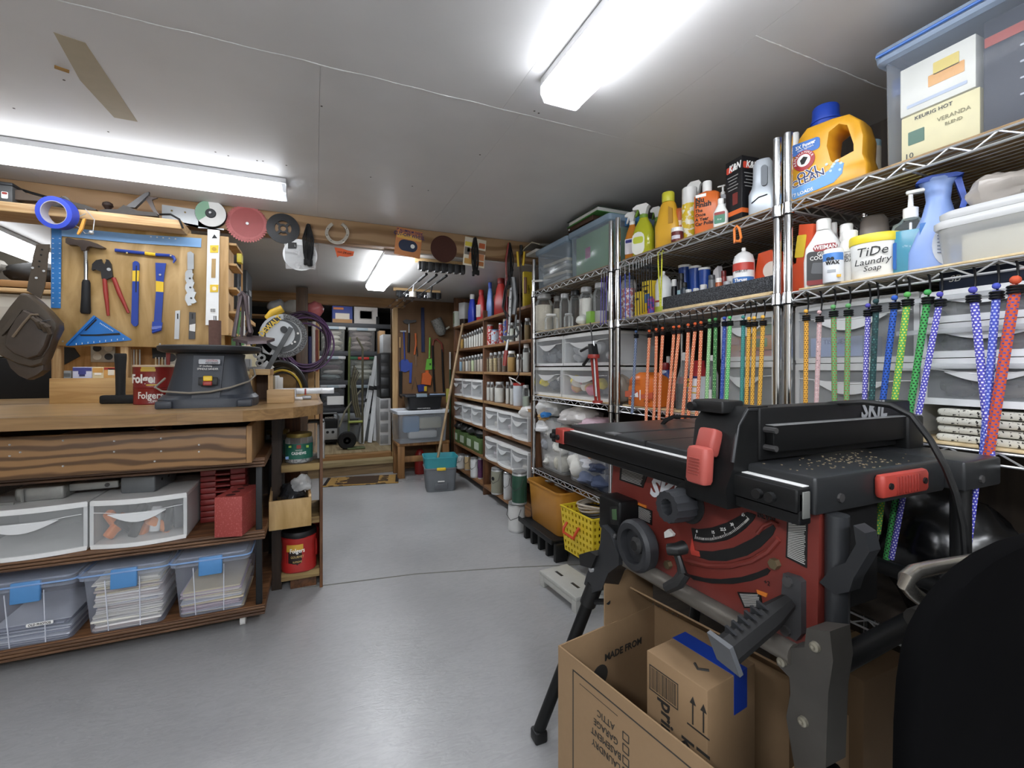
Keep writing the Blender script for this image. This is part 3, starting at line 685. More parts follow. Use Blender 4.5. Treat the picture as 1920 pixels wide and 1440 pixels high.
# bagged disc
o=org(562,456,BF-.01);t=T('bagged_disc','grinding disc in a clear plastic bag hanging under the beam','bag',o)
fl([(533,457),(592,462),(592,505),(536,504)],BF-.008,.002,o).build('bag',clear('#f4f4f4',.25,.12,.8),t,sm=0)
p=wp(563,478,BF-.009,o);M().lathe([(.0,0),(.092,0),(.092,.003),(0,.003)],30,Matrix.Translation((p[0],p[1]+.004,p[2])) @ Matrix.Rotation(R(90),4,'X')).build('disc',mat('#c9cbcb',.35,.4),t)
fl([(540,454),(556,455),(556,466),(540,466)],BF-.011,.003,o).build('header_card',BLK,t,sm=0)
random.seed(2);cr_=M()
for i in range(14): a,b=random.uniform(536,586),random.uniform(462,500);p=wp(a,b,BF-.012,o);cr_.add([(p[0],p[1],p[2]),(p[0]+random.uniform(-.03,.03),p[1]-.004,p[2]+random.uniform(.0,.03)),(p[0]+random.uniform(-.03,.03),p[1],p[2]-random.uniform(0,.03))],[(0,1,2)])
cr_.build('bag_creases',clear('#ffffff',.3,.1,.9),t,sm=0)
# horseshoe
o=org(632,438,BF-.004);t=T('horseshoe','old steel horseshoe nailed to the timber beam, open end up','horseshoe',o)
pts=[]
for i in range(25):
    a=R(118+304*i/24);pts.append(wp(632+(20-2*abs(math.sin(a)))*math.cos(a),437-18*math.sin(a)*1.05,BF-.006,o))
hb=M();rings=[]
for i,p_ in enumerate(pts):
    t_=(Vector(pts[min(i+1,24)])-Vector(pts[max(i-1,0)])).normalized();nn=Vector((t_.z,0,-t_.x));wv=.009
    a,b=Vector(p_)+nn*wv,Vector(p_)-nn*wv;rings.append([a,b,b+Vector((0,-.009,0)),a+Vector((0,-.009,0))])
hb.loft(rings).build('shoe',mat('#a49d8f',.45,.6,n=.2),t,sm=30)
for i in (3,6,9,15,18,21): M().ball(pts[i],.003,6,5).build('nail',DSTEEL,t,(0,-.009,0))
# orange pennant tag
o=org(645,473,BF+.03);t=T('orange_tag','crumpled orange tag with black writing under the beam','tag',o)
fl([(627,464),(640,466),(652,470),(664,472),(662,480),(650,482),(636,480),(632,483),(630,474)],BF+.02,.006,o).build('tag',mat('#ef5a1a',.5),t,sm=0)
txt('cut 24 cm',.02,PRT,t,(.0,-.018,-.006),shear=.3,rot=(0,R(4),0))
# cut-off wheel card
p=P(766,455,Y=BF-.003);s=dep(p);t=T('cutoff_wheel_card','orange packaging card for a cut-off wheel pinned to the beam','card',p,rot=(0,R(6),0))
M().rbox(-24*s,24*s,-.004,.004,-26*s,25*s,.002).build('card',mat('#d98648',.6),t)
patch(t,45*s,9*s,(0,-.0045,10*s),mat('#e8b24a',.6),'yellow_band')
txt('7" ALUMINUM OXIDE',.023,mat('#3b2a6b',.6),t,(0,-.005,20*s),sx=.75,bold=.0006);txt('CUT-OFF WHEEL',.032,mat('#3b2a6b',.6),t,(0,-.005,13*s),sx=.8,bold=.0008)
b=M();b.prism(rrect(-18*s,17*s,-17*s,4*s,10.4*s,6),-.0055,-.004);b.build('printed_disc',mat('#22304f',.5),t)
M().lathe([(.0,0),(4*s,0),(4*s,.001),(0,.001)],14,Matrix.Translation((8*s,-.0055,-6*s)) @ Matrix.Rotation(R(90),4,'X')).build('printed_hub',PRW,t)
# brown sanding disc
disc('sanding_disc','plain reddish brown sanding disc pinned flat on the beam','sanding disc',832,467,25,[(0,0),(1,0),(1,.004),(0,.004)],mat('#4f2a20',.9,n=.15,sc=80))
# yellow packaging card behind the cable
p=P(890,473,Y=BF-.003);s=dep(p);t=T('packaging_card','yellow and orange printed packaging card pinned behind a black cable','card',p,rot=(0,R(5),0))
M().rbox(-21*s,21*s,-.003,.003,-27*s,26*s,.002).build('card',mat('#e5dcc4',.6),t)
for x,z,w_,h_,c in ((-8,13,24,8,'#e8d23a'),(13,14,12,10,'#d6622c'),(-15,0,10,14,'#8a8178'),(4,-8,30,12,'#d98a55'),(-12,-19,14,10,'#d9a24a'),(12,-20,14,8,'#c8753a'),(3,2,36,7,'#8e6a4a')):
    patch(t,w_*s,h_*s,(x*s,-.0035,z*s),mat(c,.6),'print_block')
# ================================================================ THINGS ON THE BENCH
# open wooden organiser box below the board
x0,x1=XY(92,2.72),XY(256,2.72)
t=T('organiser_box','long open plywood organiser box at the back of the bench','box',((x0+x1)/2,2.72,BZ));hw_=(x1-x0)/2;zt=ZP(709,P(170,700,Y=2.72))-BZ
OKW=wood('#b88a4c','#d2a766','x',2.5)
M().rbox(-hw_,hw_,0,.014,0,zt,.002).build('front_board',OKW,t)
for s in (-1,1): M().rbox(s*hw_-.007-.007*s,s*hw_+.007-.007*s,.014,.14,0,zt-.003,.002).build('end_board',OKW,t)
M().box(-hw_+.014,hw_-.014,.014,.14,0,.01).build('bottom',OKW,t,sm=0);M().rbox(-hw_,hw_,.126,.14,0,zt-.01,.002).build('back_board',OKW,t)
# things standing in it
def small_box(name,label,px0,px1,py,z,Y,d,c,cat='box',deco=()):
    x0,x1=XY(px0,Y),XY(px1,Y);q=P((px0+px1)/2,py,Y=Y);h=q.z-z
    t=T(name,label,cat,((x0+x1)/2,Y,z));w_=x1-x0
    M().rbox(-w_/2,w_/2,0,d,0,h,.002).build('carton',mat(c,.55),t)
    for dx,dz,dw,dh,dc in deco: patch(t,dw*w_,dh*h,(dx*w_,-.0008,dz*h),mat(dc,.55),'print_block',r=.001)
    return t
zi=BZ+.01
small_box('battery_pack','grey ribbed battery pack standing in the organiser box',119,133,695,zi,2.76,.05,'#8f9290','battery',[(0,.9,.9,.02,'#3c3d3d'),(0,.86,.9,.02,'#3c3d3d'),(0,.82,.9,.02,'#3c3d3d')])
small_box('blade_packet','purple and white blade packet standing in the organiser box',136,172,688,zi,2.75,.02,'#c9cbe2','packet',[(0,.93,.98,.1,'#3a3f94'),(0,.83,.4,.1,'#3a3f94'),(0,.75,.3,.06,'#2b2b6b')])
small_box('blade_packet','cream and orange packet in the organiser box beside the purple one',173,194,688,zi,2.755,.02,'#e6d3a0','packet',[(0,.9,.9,.14,'#e0a24a'),(0,.79,.6,.07,'#f4efe2')])
small_box('blade_packet','orange and white packet in the organiser box behind the hammer handle',194,218,688,zi,2.76,.02,'#dfa24e','packet',[(.1,.85,.5,.2,'#efe6cf'),(0,.95,.9,.07,'#b9312a')])
# outlet plate on the post board behind
bb=struct(M().box(-1.2,-.42,3.1,3.12,BZ,1.4).build('wall_backboard',wood('#a4702f','#c18c49','z',2.),sm=0))
def outlet(label,px,py,Y,sc=1.):
    p=P(px,py,Y=Y);t=T('outlet_plate',label,'outlet',p);a=.052*sc
    M().rbox(-a,a,-.006,0,-a,a,.003).build('plate',mat('#b9b3a4',.35,.5),t)
    for x in (-1,1):
        for z in (-1,1):
            M().lathe([(.0,0),(.018*sc,0),(.018*sc,.003),(0,.003)],14,Matrix.Translation((x*.024*sc,-.005,z*.022*sc)) @ Matrix.Rotation(R(90),4,'X')).build('socket',mat('#d8d2c0',.5) if (x+z) else DGR,t)
outlet('square metal outlet plate with four sockets behind the bench',194,661,3.095)
outlet('white outlet box beside the spindle sander',334,680,3.05,1.25)
# dark hanging cloth behind the post, test tubes of bits, red strip
o=org(130,680,3.05);t=T('black_folder','black folder wedged below the tool board','folder',o);fl([(117,650),(140,652),(151,668),(118,686)],3.05,.01,o).build('cover',BLK,t,sm=0)
o=org(299,662,3.06);t=T('black_pouch','black pouch hanging behind the coffee cans','pouch',o);fl([(287,653),(313,653),(312,674),(288,672)],3.06,.02,o).build('cloth',BLK,t);fl([(313,654),(322,654),(320,690),(314,690)],3.06,.02,o).build('red_tab',RED,t)
for i,a in enumerate((246,251,256,262,292,298,304,310)):
    p=P(a,690,Y=2.98);b=M().cyl((0,0,0),(0,0,.22 if i > 3 else .26),.0035,n=8).build('drill_rod',STEEL if i % 2 else mat('#d9c69a',.5),None,(p.x,2.98,BZ))
    tag(b,'thin rod standing behind the coffee cans' if i > 3 else 'thin rod standing right of the black hammer handle','rod','rods behind the cans' if i > 3 else 'rods by the hammer handle')
# sledge hammer standing on its head
p=P(226,752,Y=2.62);p=Vector((p.x,2.62,BZ));s=dep(p);t=T('hand_sledge','black hand sledge standing on its head with rubber handle up','hammer',p,R(-6))
M().rbox(-29*s,29*s,-.024,.024,0,16*s,.008).build('head',mat('#1c1d1f',.6,.3,n=.3),t)
M().lathe([(.019,14*s),(.0175,20*s),(.019,60*s),(.0225,88*s),(.0225,92*s),(.02,94*s)],14).build('handle',mat('#1a1b1d',.8),t)
# coffee cans: one stacked on the other
cp=Vector((XY(289,2.55),2.55,BZ));s=dep(cp)
t=T('coffee_can','old red coffee can without lid lettering cut off, lower of two stacked','can',cp);r=31*s;h1=(768-738)*s
t['label']='short red coffee can with white lettering, lower of the stacked pair'
M().lathe([(r*.97,0),(r,.003),(r*.98,.006),(r*.98,h1-.006),(r,h1-.003),(r*.97,h1)],32).build('body',mat('#8f1f1a',.35),t)
txt('Folgers',.042,PRW,t,(.004,-r-.0005,h1*.55),bend=r,sx=.8,bold=.0008);txt('COFFEE',.014,PRW,t,(.02,-r-.0005,h1*.2),bend=r)
M().lathe([(r*1.0,0),(r*1.0,.001)],24).build('rim_shadow_gap',mat('#b9a46a',.3,.8),t,(0,0,h1-.003)) if 0 else None
t=T('coffee_can','red coffee can with cream plastic lid, stacked on a shorter can','can',(cp.x,cp.y,BZ+h1+.0005));h2=(738-697)*s
M().lathe([(r*.98,0),(r*1.0,.003),(r*.985,.006),(r*.985,h2-.006),(r,h2-.002),(r*.97,h2)],32).build('body',mat('#8f1f1a',.35),t)
M().lathe([(r*1.02,h2-.006),(r*1.03,h2-.002),(r*1.02,h2+.002),(r*.97,h2+.003),(0.001,h2+.003)],32).build('lid',mat('#d2b89a',.45),t)
txt("Folger's",.052,PRW,t,(-.008,-r-.0005,h2*.40),bend=r,sx=.8,bold=.002);patch(t,.055,.012,(-.003,-r,h2*.8),mat('#d9b23a',.5),'mountain_print',bend=r);patch(t,.05,.007,(-.003,-r,h2*.9),mat('#d9b23a',.5),'mountain_print',bend=r)
patch(t,.045,.006,(.01,-r,h2*.14),mat('#d9b23a',.5),'gold_line',bend=r)
# oscillating spindle sander
sp_=Vector((XY(397,2.35),2.35,BZ));s=dep(sp_)
t=T('spindle_sander','dark grey benchtop spindle sander with round table and sanding sleeve','sander',sp_,R(2));SG=mat('#393f49',.5,n=.1)
W2=76*s
b=M();b.loft([superring(2*W2,2*W2*.86,z,32,e) if k != 1 else superring(2*W2,2*W2*.86,z,32,e) for z,k,e in ((0,0,4),(.035,0,4))]+[superring(2*W2*.93,2*W2*.8,.05,32,3.2)])
b.build('base',SG,t)
b=M();b.loft([superring(2*W2*f,2*W2*f*.84,z,32,e) for z,f,e in ((.045,.90,3),(.075,.86,2.8),(.14,.76,2.6),(.2,.70,2.4),(.222,.72,2.4))]);b.build('body',SG,t)
zt_=ZP(650,sp_)-BZ
M().lathe([(.08,.222),(.155*0+W2*.98,.228),(81*s,.236),(82*s,.244),(82*s,zt_-.004),(80*s,zt_),(.001,zt_)],44).build('table',mat('#23262b',.55),t)
M().lathe([(.026,zt_),(.026,zt_+.004),(.0235,zt_+.005),(.0235,ZP(601,sp_)-BZ),(.0001,ZP(601,sp_)-BZ)],24).build('sanding_sleeve',mat('#7c5a50',.95,n=.2,sc=90),t,(.012,.0,0))
M().lathe([(.0001,0),(.006,0),(.006,.02),(.0001,.02)],10).build('spindle_nut',STEEL,t,(.012,0,ZP(601,sp_)-BZ))
b=M();b.prism([(-.048,.035),(.048,.035),(.062,.214),(-.045,.214)],-.012,.0);b.build('front_plate',mat('#343a44',.5),t,(0,-W2*.80,0),rot=(R(-8),0,0))
b=M();b.rbox(-.033,.033,-.006,0,-.016,.016,.002);b.build('switch_plate',BLK,t,(.01,-W2*.775-.02,.108),rot=(R(-8),0,0))
sw=M().rbox(-.016,.016,-.010,0,-.002,.02,.004).build('switch_cover',YEL,t,(.01,-W2*.76-.03,.110),rot=(R(-8),0,0));M().rbox(-.016,.016,-.011,0,-.02,-.002,.004).build('switch_paddle',RED,t,(.01,-W2*.78-.028,.110),rot=(R(-8),0,0))
patch(t,.074,.02,(.013,-W2*.71-.022,.188),mat('#b9bec4',.5),'badge',rot=(R(-8),0,0));txt('CENTRAL',.011,RED,t,(.022,-W2*.71-.024,.192),sx=.9,rot=(R(-8),0,0));txt('MACHINERY',.010,PRT,t,(.022,-W2*.71-.025,.1825),sx=.8,rot=(R(-8),0,0))
txt('14" Oscillating',.009,PRW,t,(.0,-W2*.725-.024,.17),sx=.85,rot=(R(-8),0,0),al='CENTER');txt('SPINDLE SANDER',.011,PRW,t,(.008,-W2*.73-.0245,.158),sx=.85,rot=(R(-8),0,0))
M().tube([(-W2*.85,-W2*.4,.12),(-W2*.98,-W2*.66,.085),(-W2*.8,-W2*.88,.07),(-W2*.3,-W2*.93,.062),(.1*W2,-W2*.93,.066),(.5*W2,-W2*.85,.082),(W2*.85,-W2*.6,.105),(W2*.95,-W2*.2,.13),(W2*.9,.0,.16)],.004,8).build('power_cord',mat('#8f887a',.7),t)
for x in (-.78,.78): M().rbox(x*W2-.028,x*W2+.028,-.02,.02,-.0,.03,.006).build('foot_lug',SG,t,(0,-W2*.80,0))
# wooden blocks on the bench end
def wblock(label,px0,px1,pyt,pyb,Y,d,m,hollow=False):
    p=P((px0+px1)/2,pyb,Z=BZ) if Y is None else Vector((XY((px0+px1)/2,Y),Y,BZ));s=dep(p)
    t=T('wood_block',label,'wood block',p);w_=(px1-px0)*s;h=(pyb-pyt)*s
    M().rbox(-w_/2,w_/2,0,d,0,h,.003).build('block',m,t);return t
wblock('squared oak wood block lying on the bench end',503,549,728,753,2.35,.09,wood('#b08a58','#c7a06c','x',3.))
t=T('stop_block','small open three-sided wooden stand supporting the miter saw','stand',(XY(491,2.5),2.5,BZ));s=dep((XY(491,2.5),2.5));z1=(753-703)*s
M().rbox(-20*s,-16*s,0,.2,0,z1,.002).build('side',PINEZ,t);M().rbox(10*s,13*s,0,.2,0,z1,.002).build('side',PINEZ,t);M().rbox(-20*s,14*s,-.004,.2,z1,z1+11*s,.002).build('top',PINE,t)
M().box(-16*s,10*s,.19,.2,0,z1).build('back',wood('#5a3a1f','#6f4a2a','z'),t,sm=0);M().rbox(-34*s,-20*s,.002,.2,0,z1,.002).build('side_block',PINEZ,t)
# metal clamp bar lying on the bench end
t=T('bar_clamp','long white steel bar clamp lying along the end of the bench','clamp',(XY(560,2.6),2.6,BZ));s=dep((XY(560,2.6),2.6))
M().rbox(-38*s,46*s,0,.03,10*s,21*s,.002).build('bar',mat('#c9cbcd',.35,.4),t);M().rbox(-14*s,-4*s,-.03,.03,0,20*s,.003).build('jaw',mat('#b9bcc0',.4,.4),t);M().rbox(-12*s,8*s,-.06,-.03,.0,6*s,.004).build('pad',mat('#cfd1d3',.4,.4),t)
M().rbox(4*s,22*s,-.03,.02,1*s,7*s,.004).build('handle',mat('#9da0a3',.4,.5),t);M().rbox(10*s,13*s,-.002,.032,8*s,20*s,.002).build('red_trigger',RED,t);M().rbox(40*s,62*s,-.002,.032,10*s,21*s,.002).build('end_bar',mat('#d5d7d9',.3,.4),t)
# purple masking? cloth behind: cream mug-like block
wblock('cream painted block behind the sander table',455,478,655,753,2.85,.05,mat('#d5cba6',.6))
# ---- sliding miter saw on the stand
mo=Vector((XY(525,2.75),2.75,BZ+.0));s=dep(mo)
t=T('miter_saw','yellow and grey sliding miter saw with a large blade guard','saw',mo)
def mp_(px,py,y=0.): return ((px-525)*s,y,(753-py)*s)
def disc_y(px,py,rpx,y0,y1,n=36,r2=None):
    x,_,z=mp_(px,py);return M().lathe([(0.0001,-y0),(rpx*s,-y0),((r2 or rpx)*s,-y1),(.0001,-y1)],n,Matrix.Translation((x,0,z)) @ Matrix.Rotation(R(90),4,'X'))
ALU=mat('#b4b7b8',.35,.5)
disc_y(532,637,40,-.02,-.05).build('blade_guard',mat('#b4b7b9',.45,.1),t)
b=M();n=40;pts=[]
for i in range(n):
    a=2*PI*i/n
    if not (R(95) < a < R(255)): pts.append((a,))
prof=[]
for i in range(31): a=R(-100+190*i/30);prof.append(((532-525+40*math.cos(a))*s,(753-637+40*math.sin(a))*s))
for i in range(31): a=R(90-190*i/30);prof.append(((532-525+31*math.cos(a))*s,(753-637+31*math.sin(a))*s))
b.prism(prof,-.062,-.05);b.build('brush_rim',spk('#3a3b3d','#8d8f90',260,.5,.8),t,sm=0)
disc_y(530,637,30,-.05,-.056).build('guard_plate',mat('#4a4d50',.5),t);disc_y(527,634,24,-.056,-.059).build('inner_plate',mat('#c4c9cc',.4,.1),t)
b=M().prism([mp_(a,c)[::2] for a,c in ((500,628),(505,615),(516,605),(527,602),(525,612),(514,620),(504,631))],-.066,-.05);b.build('badge_plate',DGR,t,sm=0)
txt('DEWALT',.04,YEL,t,(mp_(511,620)[0],-.067,mp_(511,620)[2]),sx=.85,rot=(0,R(-47),0),bold=.001)
disc_y(533,626,6,-.056,-.085,16).build('arbor_nut',DGR,t)
M().bar(mp_(545,622,-.075),mp_(506,700,-.075),.02,8*s).build('link_arm',mat('#55585a',.5,.3),t)
M().bar(mp_(500,688,-.06),mp_(512,700,-.06),.03,14*s).build('arm_foot',ALU,t)
disc_y(489,652,9,-.06,-.11,20).build('motor_cap',DGR,t);txt('DEWALT',.02,YEL,t,(mp_(490,653)[0],-.112,mp_(490,653)[2]),sx=.8,rot=(0,R(-50),0))
b=M().prism([mp_(a,c)[::2] for a,c in ((495,645),(519,634),(520,650),(508,672),(498,668))],-.05,.05);b.build('motor_housing',mat('#c9cacb',.5),t)
hb=M();hb.tube([mp_(506,606,-.02),mp_(514,596,-.03),mp_(530,586,-.03)],[.022,.024,.02],10);hb.build('handle',mat('#e0b01c',.45),t)
M().rbox(mp_(500,0)[0],mp_(530,0)[0],-.04,.06,mp_(0,625)[2],mp_(0,600)[2],.01).build('rear_housing',mat('#d8a818',.45),t) if 0 else None
for a,c in ((490,672),(497,678),(494,688)): M().tube([Vector(mp_(a,c,-.07))+Vector((5*s*math.cos(2*PI*i/12),0,5*s*math.sin(2*PI*i/12))) for i in range(12)],.006,6,True).build('clamp_wheel',ALU,t)
M().rbox(-50*s,-16*s,-.08,.08,(753-702)*s-.001,(753-694)*s,.006).build('base',mat('#8d8f90',.45,.4),t);M().rbox(-58*s,-48*s,-.05,.05,(753-702)*s,(753-680)*s,.003).build('fence',mat('#a9abac',.4,.4),t)
for a,c in ((556,632),(551,648),(546,651),(531,656)): x,_,z=mp_(a,c);M().cyl((x,-.064,z),(x,-.05,z),.006,n=8).build('screw',PRW,t)
# ---- sad old toy clamp: brown C-frame glue press on the sander's right: hand seed drill?
o=org(460,630,2.56);t=T('bench_vise_frame','purple grey cast iron tripod frame with a flat lipped base','stand',o)
PV=mat('#6d5f63',.35,.4)
M().tube([wp(452,553,2.56,o),wp(447,580,2.55,o),wp(438,632,2.53,o)],[.010,.008,.010],8).build('leg',PV,t);M().tube([wp(455,553,2.57,o),wp(455,600,2.58,o),wp(453,632,2.59,o)],[.008,.006,.007],8).build('leg',PV,t)
M().tube([wp(448,556,2.56,o),wp(454,550,2.56,o),wp(461,556,2.56,o),wp(464,590,2.56,o),wp(467,610,2.56,o),wp(470,620,2.56,o),wp(466,628,2.62,o)],[.012,.014,.014,.009,.010,.013,.016],8).build('frame',PV,t)
q=[wp(436,634,2.55,o),wp(452,629,2.61,o),wp(478,629,2.61,o),wp(515,634,2.55,o),wp(500,639,2.49,o),wp(464,640,2.49,o)]
M().add([(x,y,z) for x,y,z in q]+[(x,y,z-.014) for x,y,z in q],[(0,1,2,3,4,5),(11,10,9,8,7,6)]+[(i,i+6,(i+1) % 6+6,(i+1) % 6) for i in range(6)]).build('tray',PV,t,sm=0)
M().cyl(wp(447,638,2.56,o),(wp(447,638,2.56,o)[0],2.56-o[1],BZ-o[2]),.012).build('stem',PV,t)
# ribbed scale and green file leaning behind
p=org(446,640,2.95);t=T('green_file','flat green plastic file leaning behind the iron frame','file',p);fl([(440,640),(447,640),(453,585),(444,583)],2.95,.01,p).build('blade',mat('#4f8a4a',.5),t,sm=0);M().box(-.03,.03,-.01,.0,BZ-p[2],.02).build('foot',mat('#4f8a4a',.5),t)
p=org(457,640,2.97);t=T('white_ruler','perforated white strip leaning behind the iron frame','ruler',p);fl([(454,640),(460,640),(459,584),(455,584)],2.97,.004,p).build('strip',WHT,t,sm=0);M().box(-.012,.012,-.004,.0,BZ-p[2],.02).build('foot',WHT,t)
# ================================================================ CART and shelf below the bench
CDX0,CDX1,CY0,CY1=-1.75,-.195,2.2,2.84
DK=wood('#5e3a20','#8a5c36','x',2.5);DKE=wood('#4a2f1c','#7a5436','x',3.)
cart=T('rolling_cart','three-deck plywood rolling cart loaded with drawers and bins under the bench','cart',((CDX0+CDX1)/2,(CY0+CY1)/2,0));cx,cy=(CDX0+CDX1)/2,(CY0+CY1)/2
for z0,z1 in ((.69,.73),(.382,.42),(.062,.1)):
    d=M().rbox(CDX0-cx,CDX1-cx,CY0+.012-cy,CY1-cy,z0,z1,.003).build('deck',DK,cart)
    for i in range(3): M().rbox(CDX0-cx,CDX1-cx,CY0-cy,CY0+.012-cy,z0+.002+i*.0125,z0+.0115+i*.0125,.002).build('ply_edge',DKE,d)
for x in (CDX0+.03,CDX1-.024):
    for y in (CY0+.03,CY1-.03): M().rbox(x-.012-cx,x+.012-cx,y-.012-cy,y+.012-cy,.1,.69,.002).build('post',mat('#232527',.45,.5),cart)
for x in (CDX0+.08,CDX1-.09):
    for y in (CY0+.08,CY1-.08):
        c=M().rbox(x-.014-cx,x+.014-cx,y-.012-cy,y+.012-cy,.04,.062,.003).build('caster_fork',DSTEEL,cart);M().cyl((x-.010-cx,y-cy,.025),(x+.010-cx,y-cy,.025),.025,n=16).build('caster_wheel',WHT,c)
# tray on the top deck
tx0,tx1=-1.75,XY(462,2.1)
tr_=T('wooden_tray','long divided tray with a boldly grained front board on the cart','tray',((tx0+tx1)/2,2.1,.731));hw_=(tx1-tx0)/2
M().rbox(-hw_,hw_,0,.02,0,.146,.002).build('front_board',ringwood('#5a3c1e','#946a3c','x',5.5,.45),tr_)
M().rbox(hw_,hw_+.02,-.004,.5,0,.15,.002).build('end_board',wood('#8a6034','#a87c48','z',3.),tr_);M().box(-hw_,hw_,.02,.5,0,.012).build('bottom',DK,tr_,sm=0)
for x in (-.55,-.15,.12,.38): M().rbox(hw_*0+x-.006,x+.006,.02,.5,.012,.13,.002).build('divider',PINEY,tr_)
for i,(a,b) in enumerate(((18,834),(38,848),(18,855),(118,826),(118,874),(214,827),(214,847),(302,822),(302,846),(290,865),(373,834),(373,847))):
    p=P(a,b,Y=2.1);M().ball((p.x-(tx0+tx1)/2,0,p.z-.731),.0035,6,5).build('nail_head',STEEL,tr_)
t=T('cable_coil','coil of white cable lying in the divided tray','cable',(XY(273,2.25),2.28,.80))
for i in range(7): M().tube([((.055+.004*(i % 3))*math.cos(2*PI*k/24),.012*(i-3)*.5,(.055+.004*(i % 3))*math.sin(2*PI*k/24)) for k in range(24)],.0035,6,True).build('turn',WHT if i % 2 else DGR,t)
# two bow-front drawers on the middle deck
FRO=clear('#e6e9e9',.13,.2,.25);DRW=mat('#e3e4e2',.4)
def bow(w,d,bulge,n=10):
    return [(-w/2+w*i/n,-bulge*math.sin(PI*i/n)) for i in range(n+1)]+[(w/2,d),(-w/2,d)]
def drawer(label,x,w,y,z,h,d,group=None,bulge=.03,rz=0.,name='storage_box_drawer',lipm=None,fm=None,cont=None):
    t=T(name,label,'drawer',(x,y,z),rz,group);f=bow(w,d,bulge)
    lp=lipm or DRW
    ring=lambda sc,zz,dy=0: [(a*sc,b+dy,zz) for a,b in f]
    M().loft([ring(1,h-.02),ring(1.01,h-.016),ring(1.01,h-.004),ring(.99,h)]).build('top',lp,t,sm=30)
    M().loft([ring(.99,0),ring(1,.004),ring(1,.016)]).build('bottom_frame',lp,t,sm=30)
    fr_=f[:11];i_=[(a*.94,b+.006) for a,b in fr_]
    pn=M()
    o_=[(a*.93,b+.004) for a,b in fr_];q_=[(a*.93,b+.007) for a,b in fr_]
    pn.loft([[(a,b,.014) for a,b in o_+q_[::-1]],[(a,b,h-.02) for a,b in o_+q_[::-1]]]);pn.build('drawer_front',fm or FRO,t,sm=30)
    for s in (-1,1): M().box(s*w/2-.006-.004*s,s*w/2+.006-.004*s,.0,d,.01,h-.018).build('side',lp if lipm else clear('#dfe2e2',.75,.4,.2),t,sm=0)
    M().box(-w/2,w/2,d-.004,d,.01,h-.018).build('back',clear('#cfd2d2',.8,.5,.2),t,sm=0)
    hd=M();hz=h*.72
    hd.loft([[(a*w*.3,-bulge-.004*math.cos(a*1.5)+.004,hz+b) for a,b in [(-1+.2*i,.0) for i in range(11)]+[(1-.2*i,-.035*h/.18*math.cos((1-.2*i)*PI/2)-.0015) for i in range(11)]],
             [(a*w*.3,-bulge-.004*math.cos(a*1.5)+.001,hz+b) for a,b in [(-1+.2*i,.0) for i in range(11)]+[(1-.2*i,-.035*h/.18*math.cos((1-.2*i)*PI/2)-.0015) for i in range(11)]]]);hd.build('handle_cup',clear('#e8eaea',.85,.3,.2),t,sm=60)
    M().tube([(-w*.46+w*.92*i/16,-bulge*math.sin(PI*(.04+.92*i/16))-.001,hz+.006*math.cos(2*PI*i/16)) for i in range(17)],.0015,5).build('front_ridge',clear('#f2f4f4',.8,.3),t)
    return t
drw=wood
xa,xb,xc=XY(0,2.2)-.13,XY(158,2.19),XY(347,2.2)
drawer('clear bow-front storage drawer, empty looking, on the cart middle deck',(xa+xb)/2-.002,xb-xa-.006,2.225,.421,.185,.36)
d2=drawer('clear bow-front storage drawer holding orange clamps on the cart',(xb+xc)/2+.002,xc-xb-.006,2.225,.421,.185,.36)
random.seed(11)
for i,(x,z,c) in enumerate(((-.09,.05,'#ef7a1f'),(-.10,.09,'#ef7a1f'),(-.06,.03,'#1b1c1e'),(-.02,.05,'#2a2b2e'),(.0,.03,'#ef7a1f'),(.04,.08,'#c9ccce'),(.05,.03,'#ef8a3f'),(.08,.06,'#2a2b2e'),(.11,.08,'#3b3f45'),(-.03,.10,'#35383c'))):
    b=M().rbox(-.017,.017,-.014,.014,-.05,.05,.008).build('spring_clamp',mat(c,.4),None,(d2.location.x+x,2.26+random.uniform(0,.05),.421+.04+z*.5),rot=(random.uniform(-.3,.3),random.uniform(-.9,.9),random.uniform(0,2)))
    tag(b,{'#ef7a1f': 'orange clamp inside the clear drawer','#ef8a3f': 'pale orange clamp tip inside the clear drawer','#c9ccce': 'silver clamp inside the clear drawer'}.get(c,('slate grey' if c in ('#3b3f45','#35383c') else 'black')+' clamp inside the clear drawer'),'clamp','clamps in the drawer')
# metal things on the drawers
t=T('clamp_bracket','galvanised steel hinge bracket lying on the left drawer','bracket',(XY(110,2.35),2.35,.606));s=dep((XY(110,2.35),2.35));GV=mat('#9b9c98',.45,.5,n=.2)
M().rbox(-52*s,18*s,-.05,.05,.0,26*s,.012).build('body',GV,t);M().rbox(18*s,92*s,-.02,.02,10*s,24*s,.004).build('arm',GV,t)
M().tube([(-40*s,-.055,24*s),(-38*s,-.06,2*s),(-46*s,-.07,.004)],.005,6).build('wire_bail',GV,t);M().tube([(-46*s,-.07,.004),(-95*s,-.06,.006),(-110*s,-.03,.01)],.008,8).build('rod',GV,t);M().cyl((75*s,-.024,17*s),(75*s,.024,17*s),.008).build('rivet',DSTEEL,t);M().cyl((90*s,0,17*s),(118*s,0,14*s),.006).build('pin',mat('#8a7a5a',.4,.6),t)
t=T('steel_box','grey steel box lying on the drawer beside the bracket','box',(XY(272,2.35),2.33,.606),R(-8));s=dep((XY(272,2.35),2.35))
M().rbox(-28*s,26*s,-.04,.16,0,30*s,.008).build('body',mat('#6f7376',.45,.4),t);M().cyl((26*s,.02,18*s),(26.5*s,.02,18*s),.006).build('hole',BLK,t);M().cyl((26*s,.08,18*s),(26.5*s,.08,18*s),.006).build('hole',BLK,t)
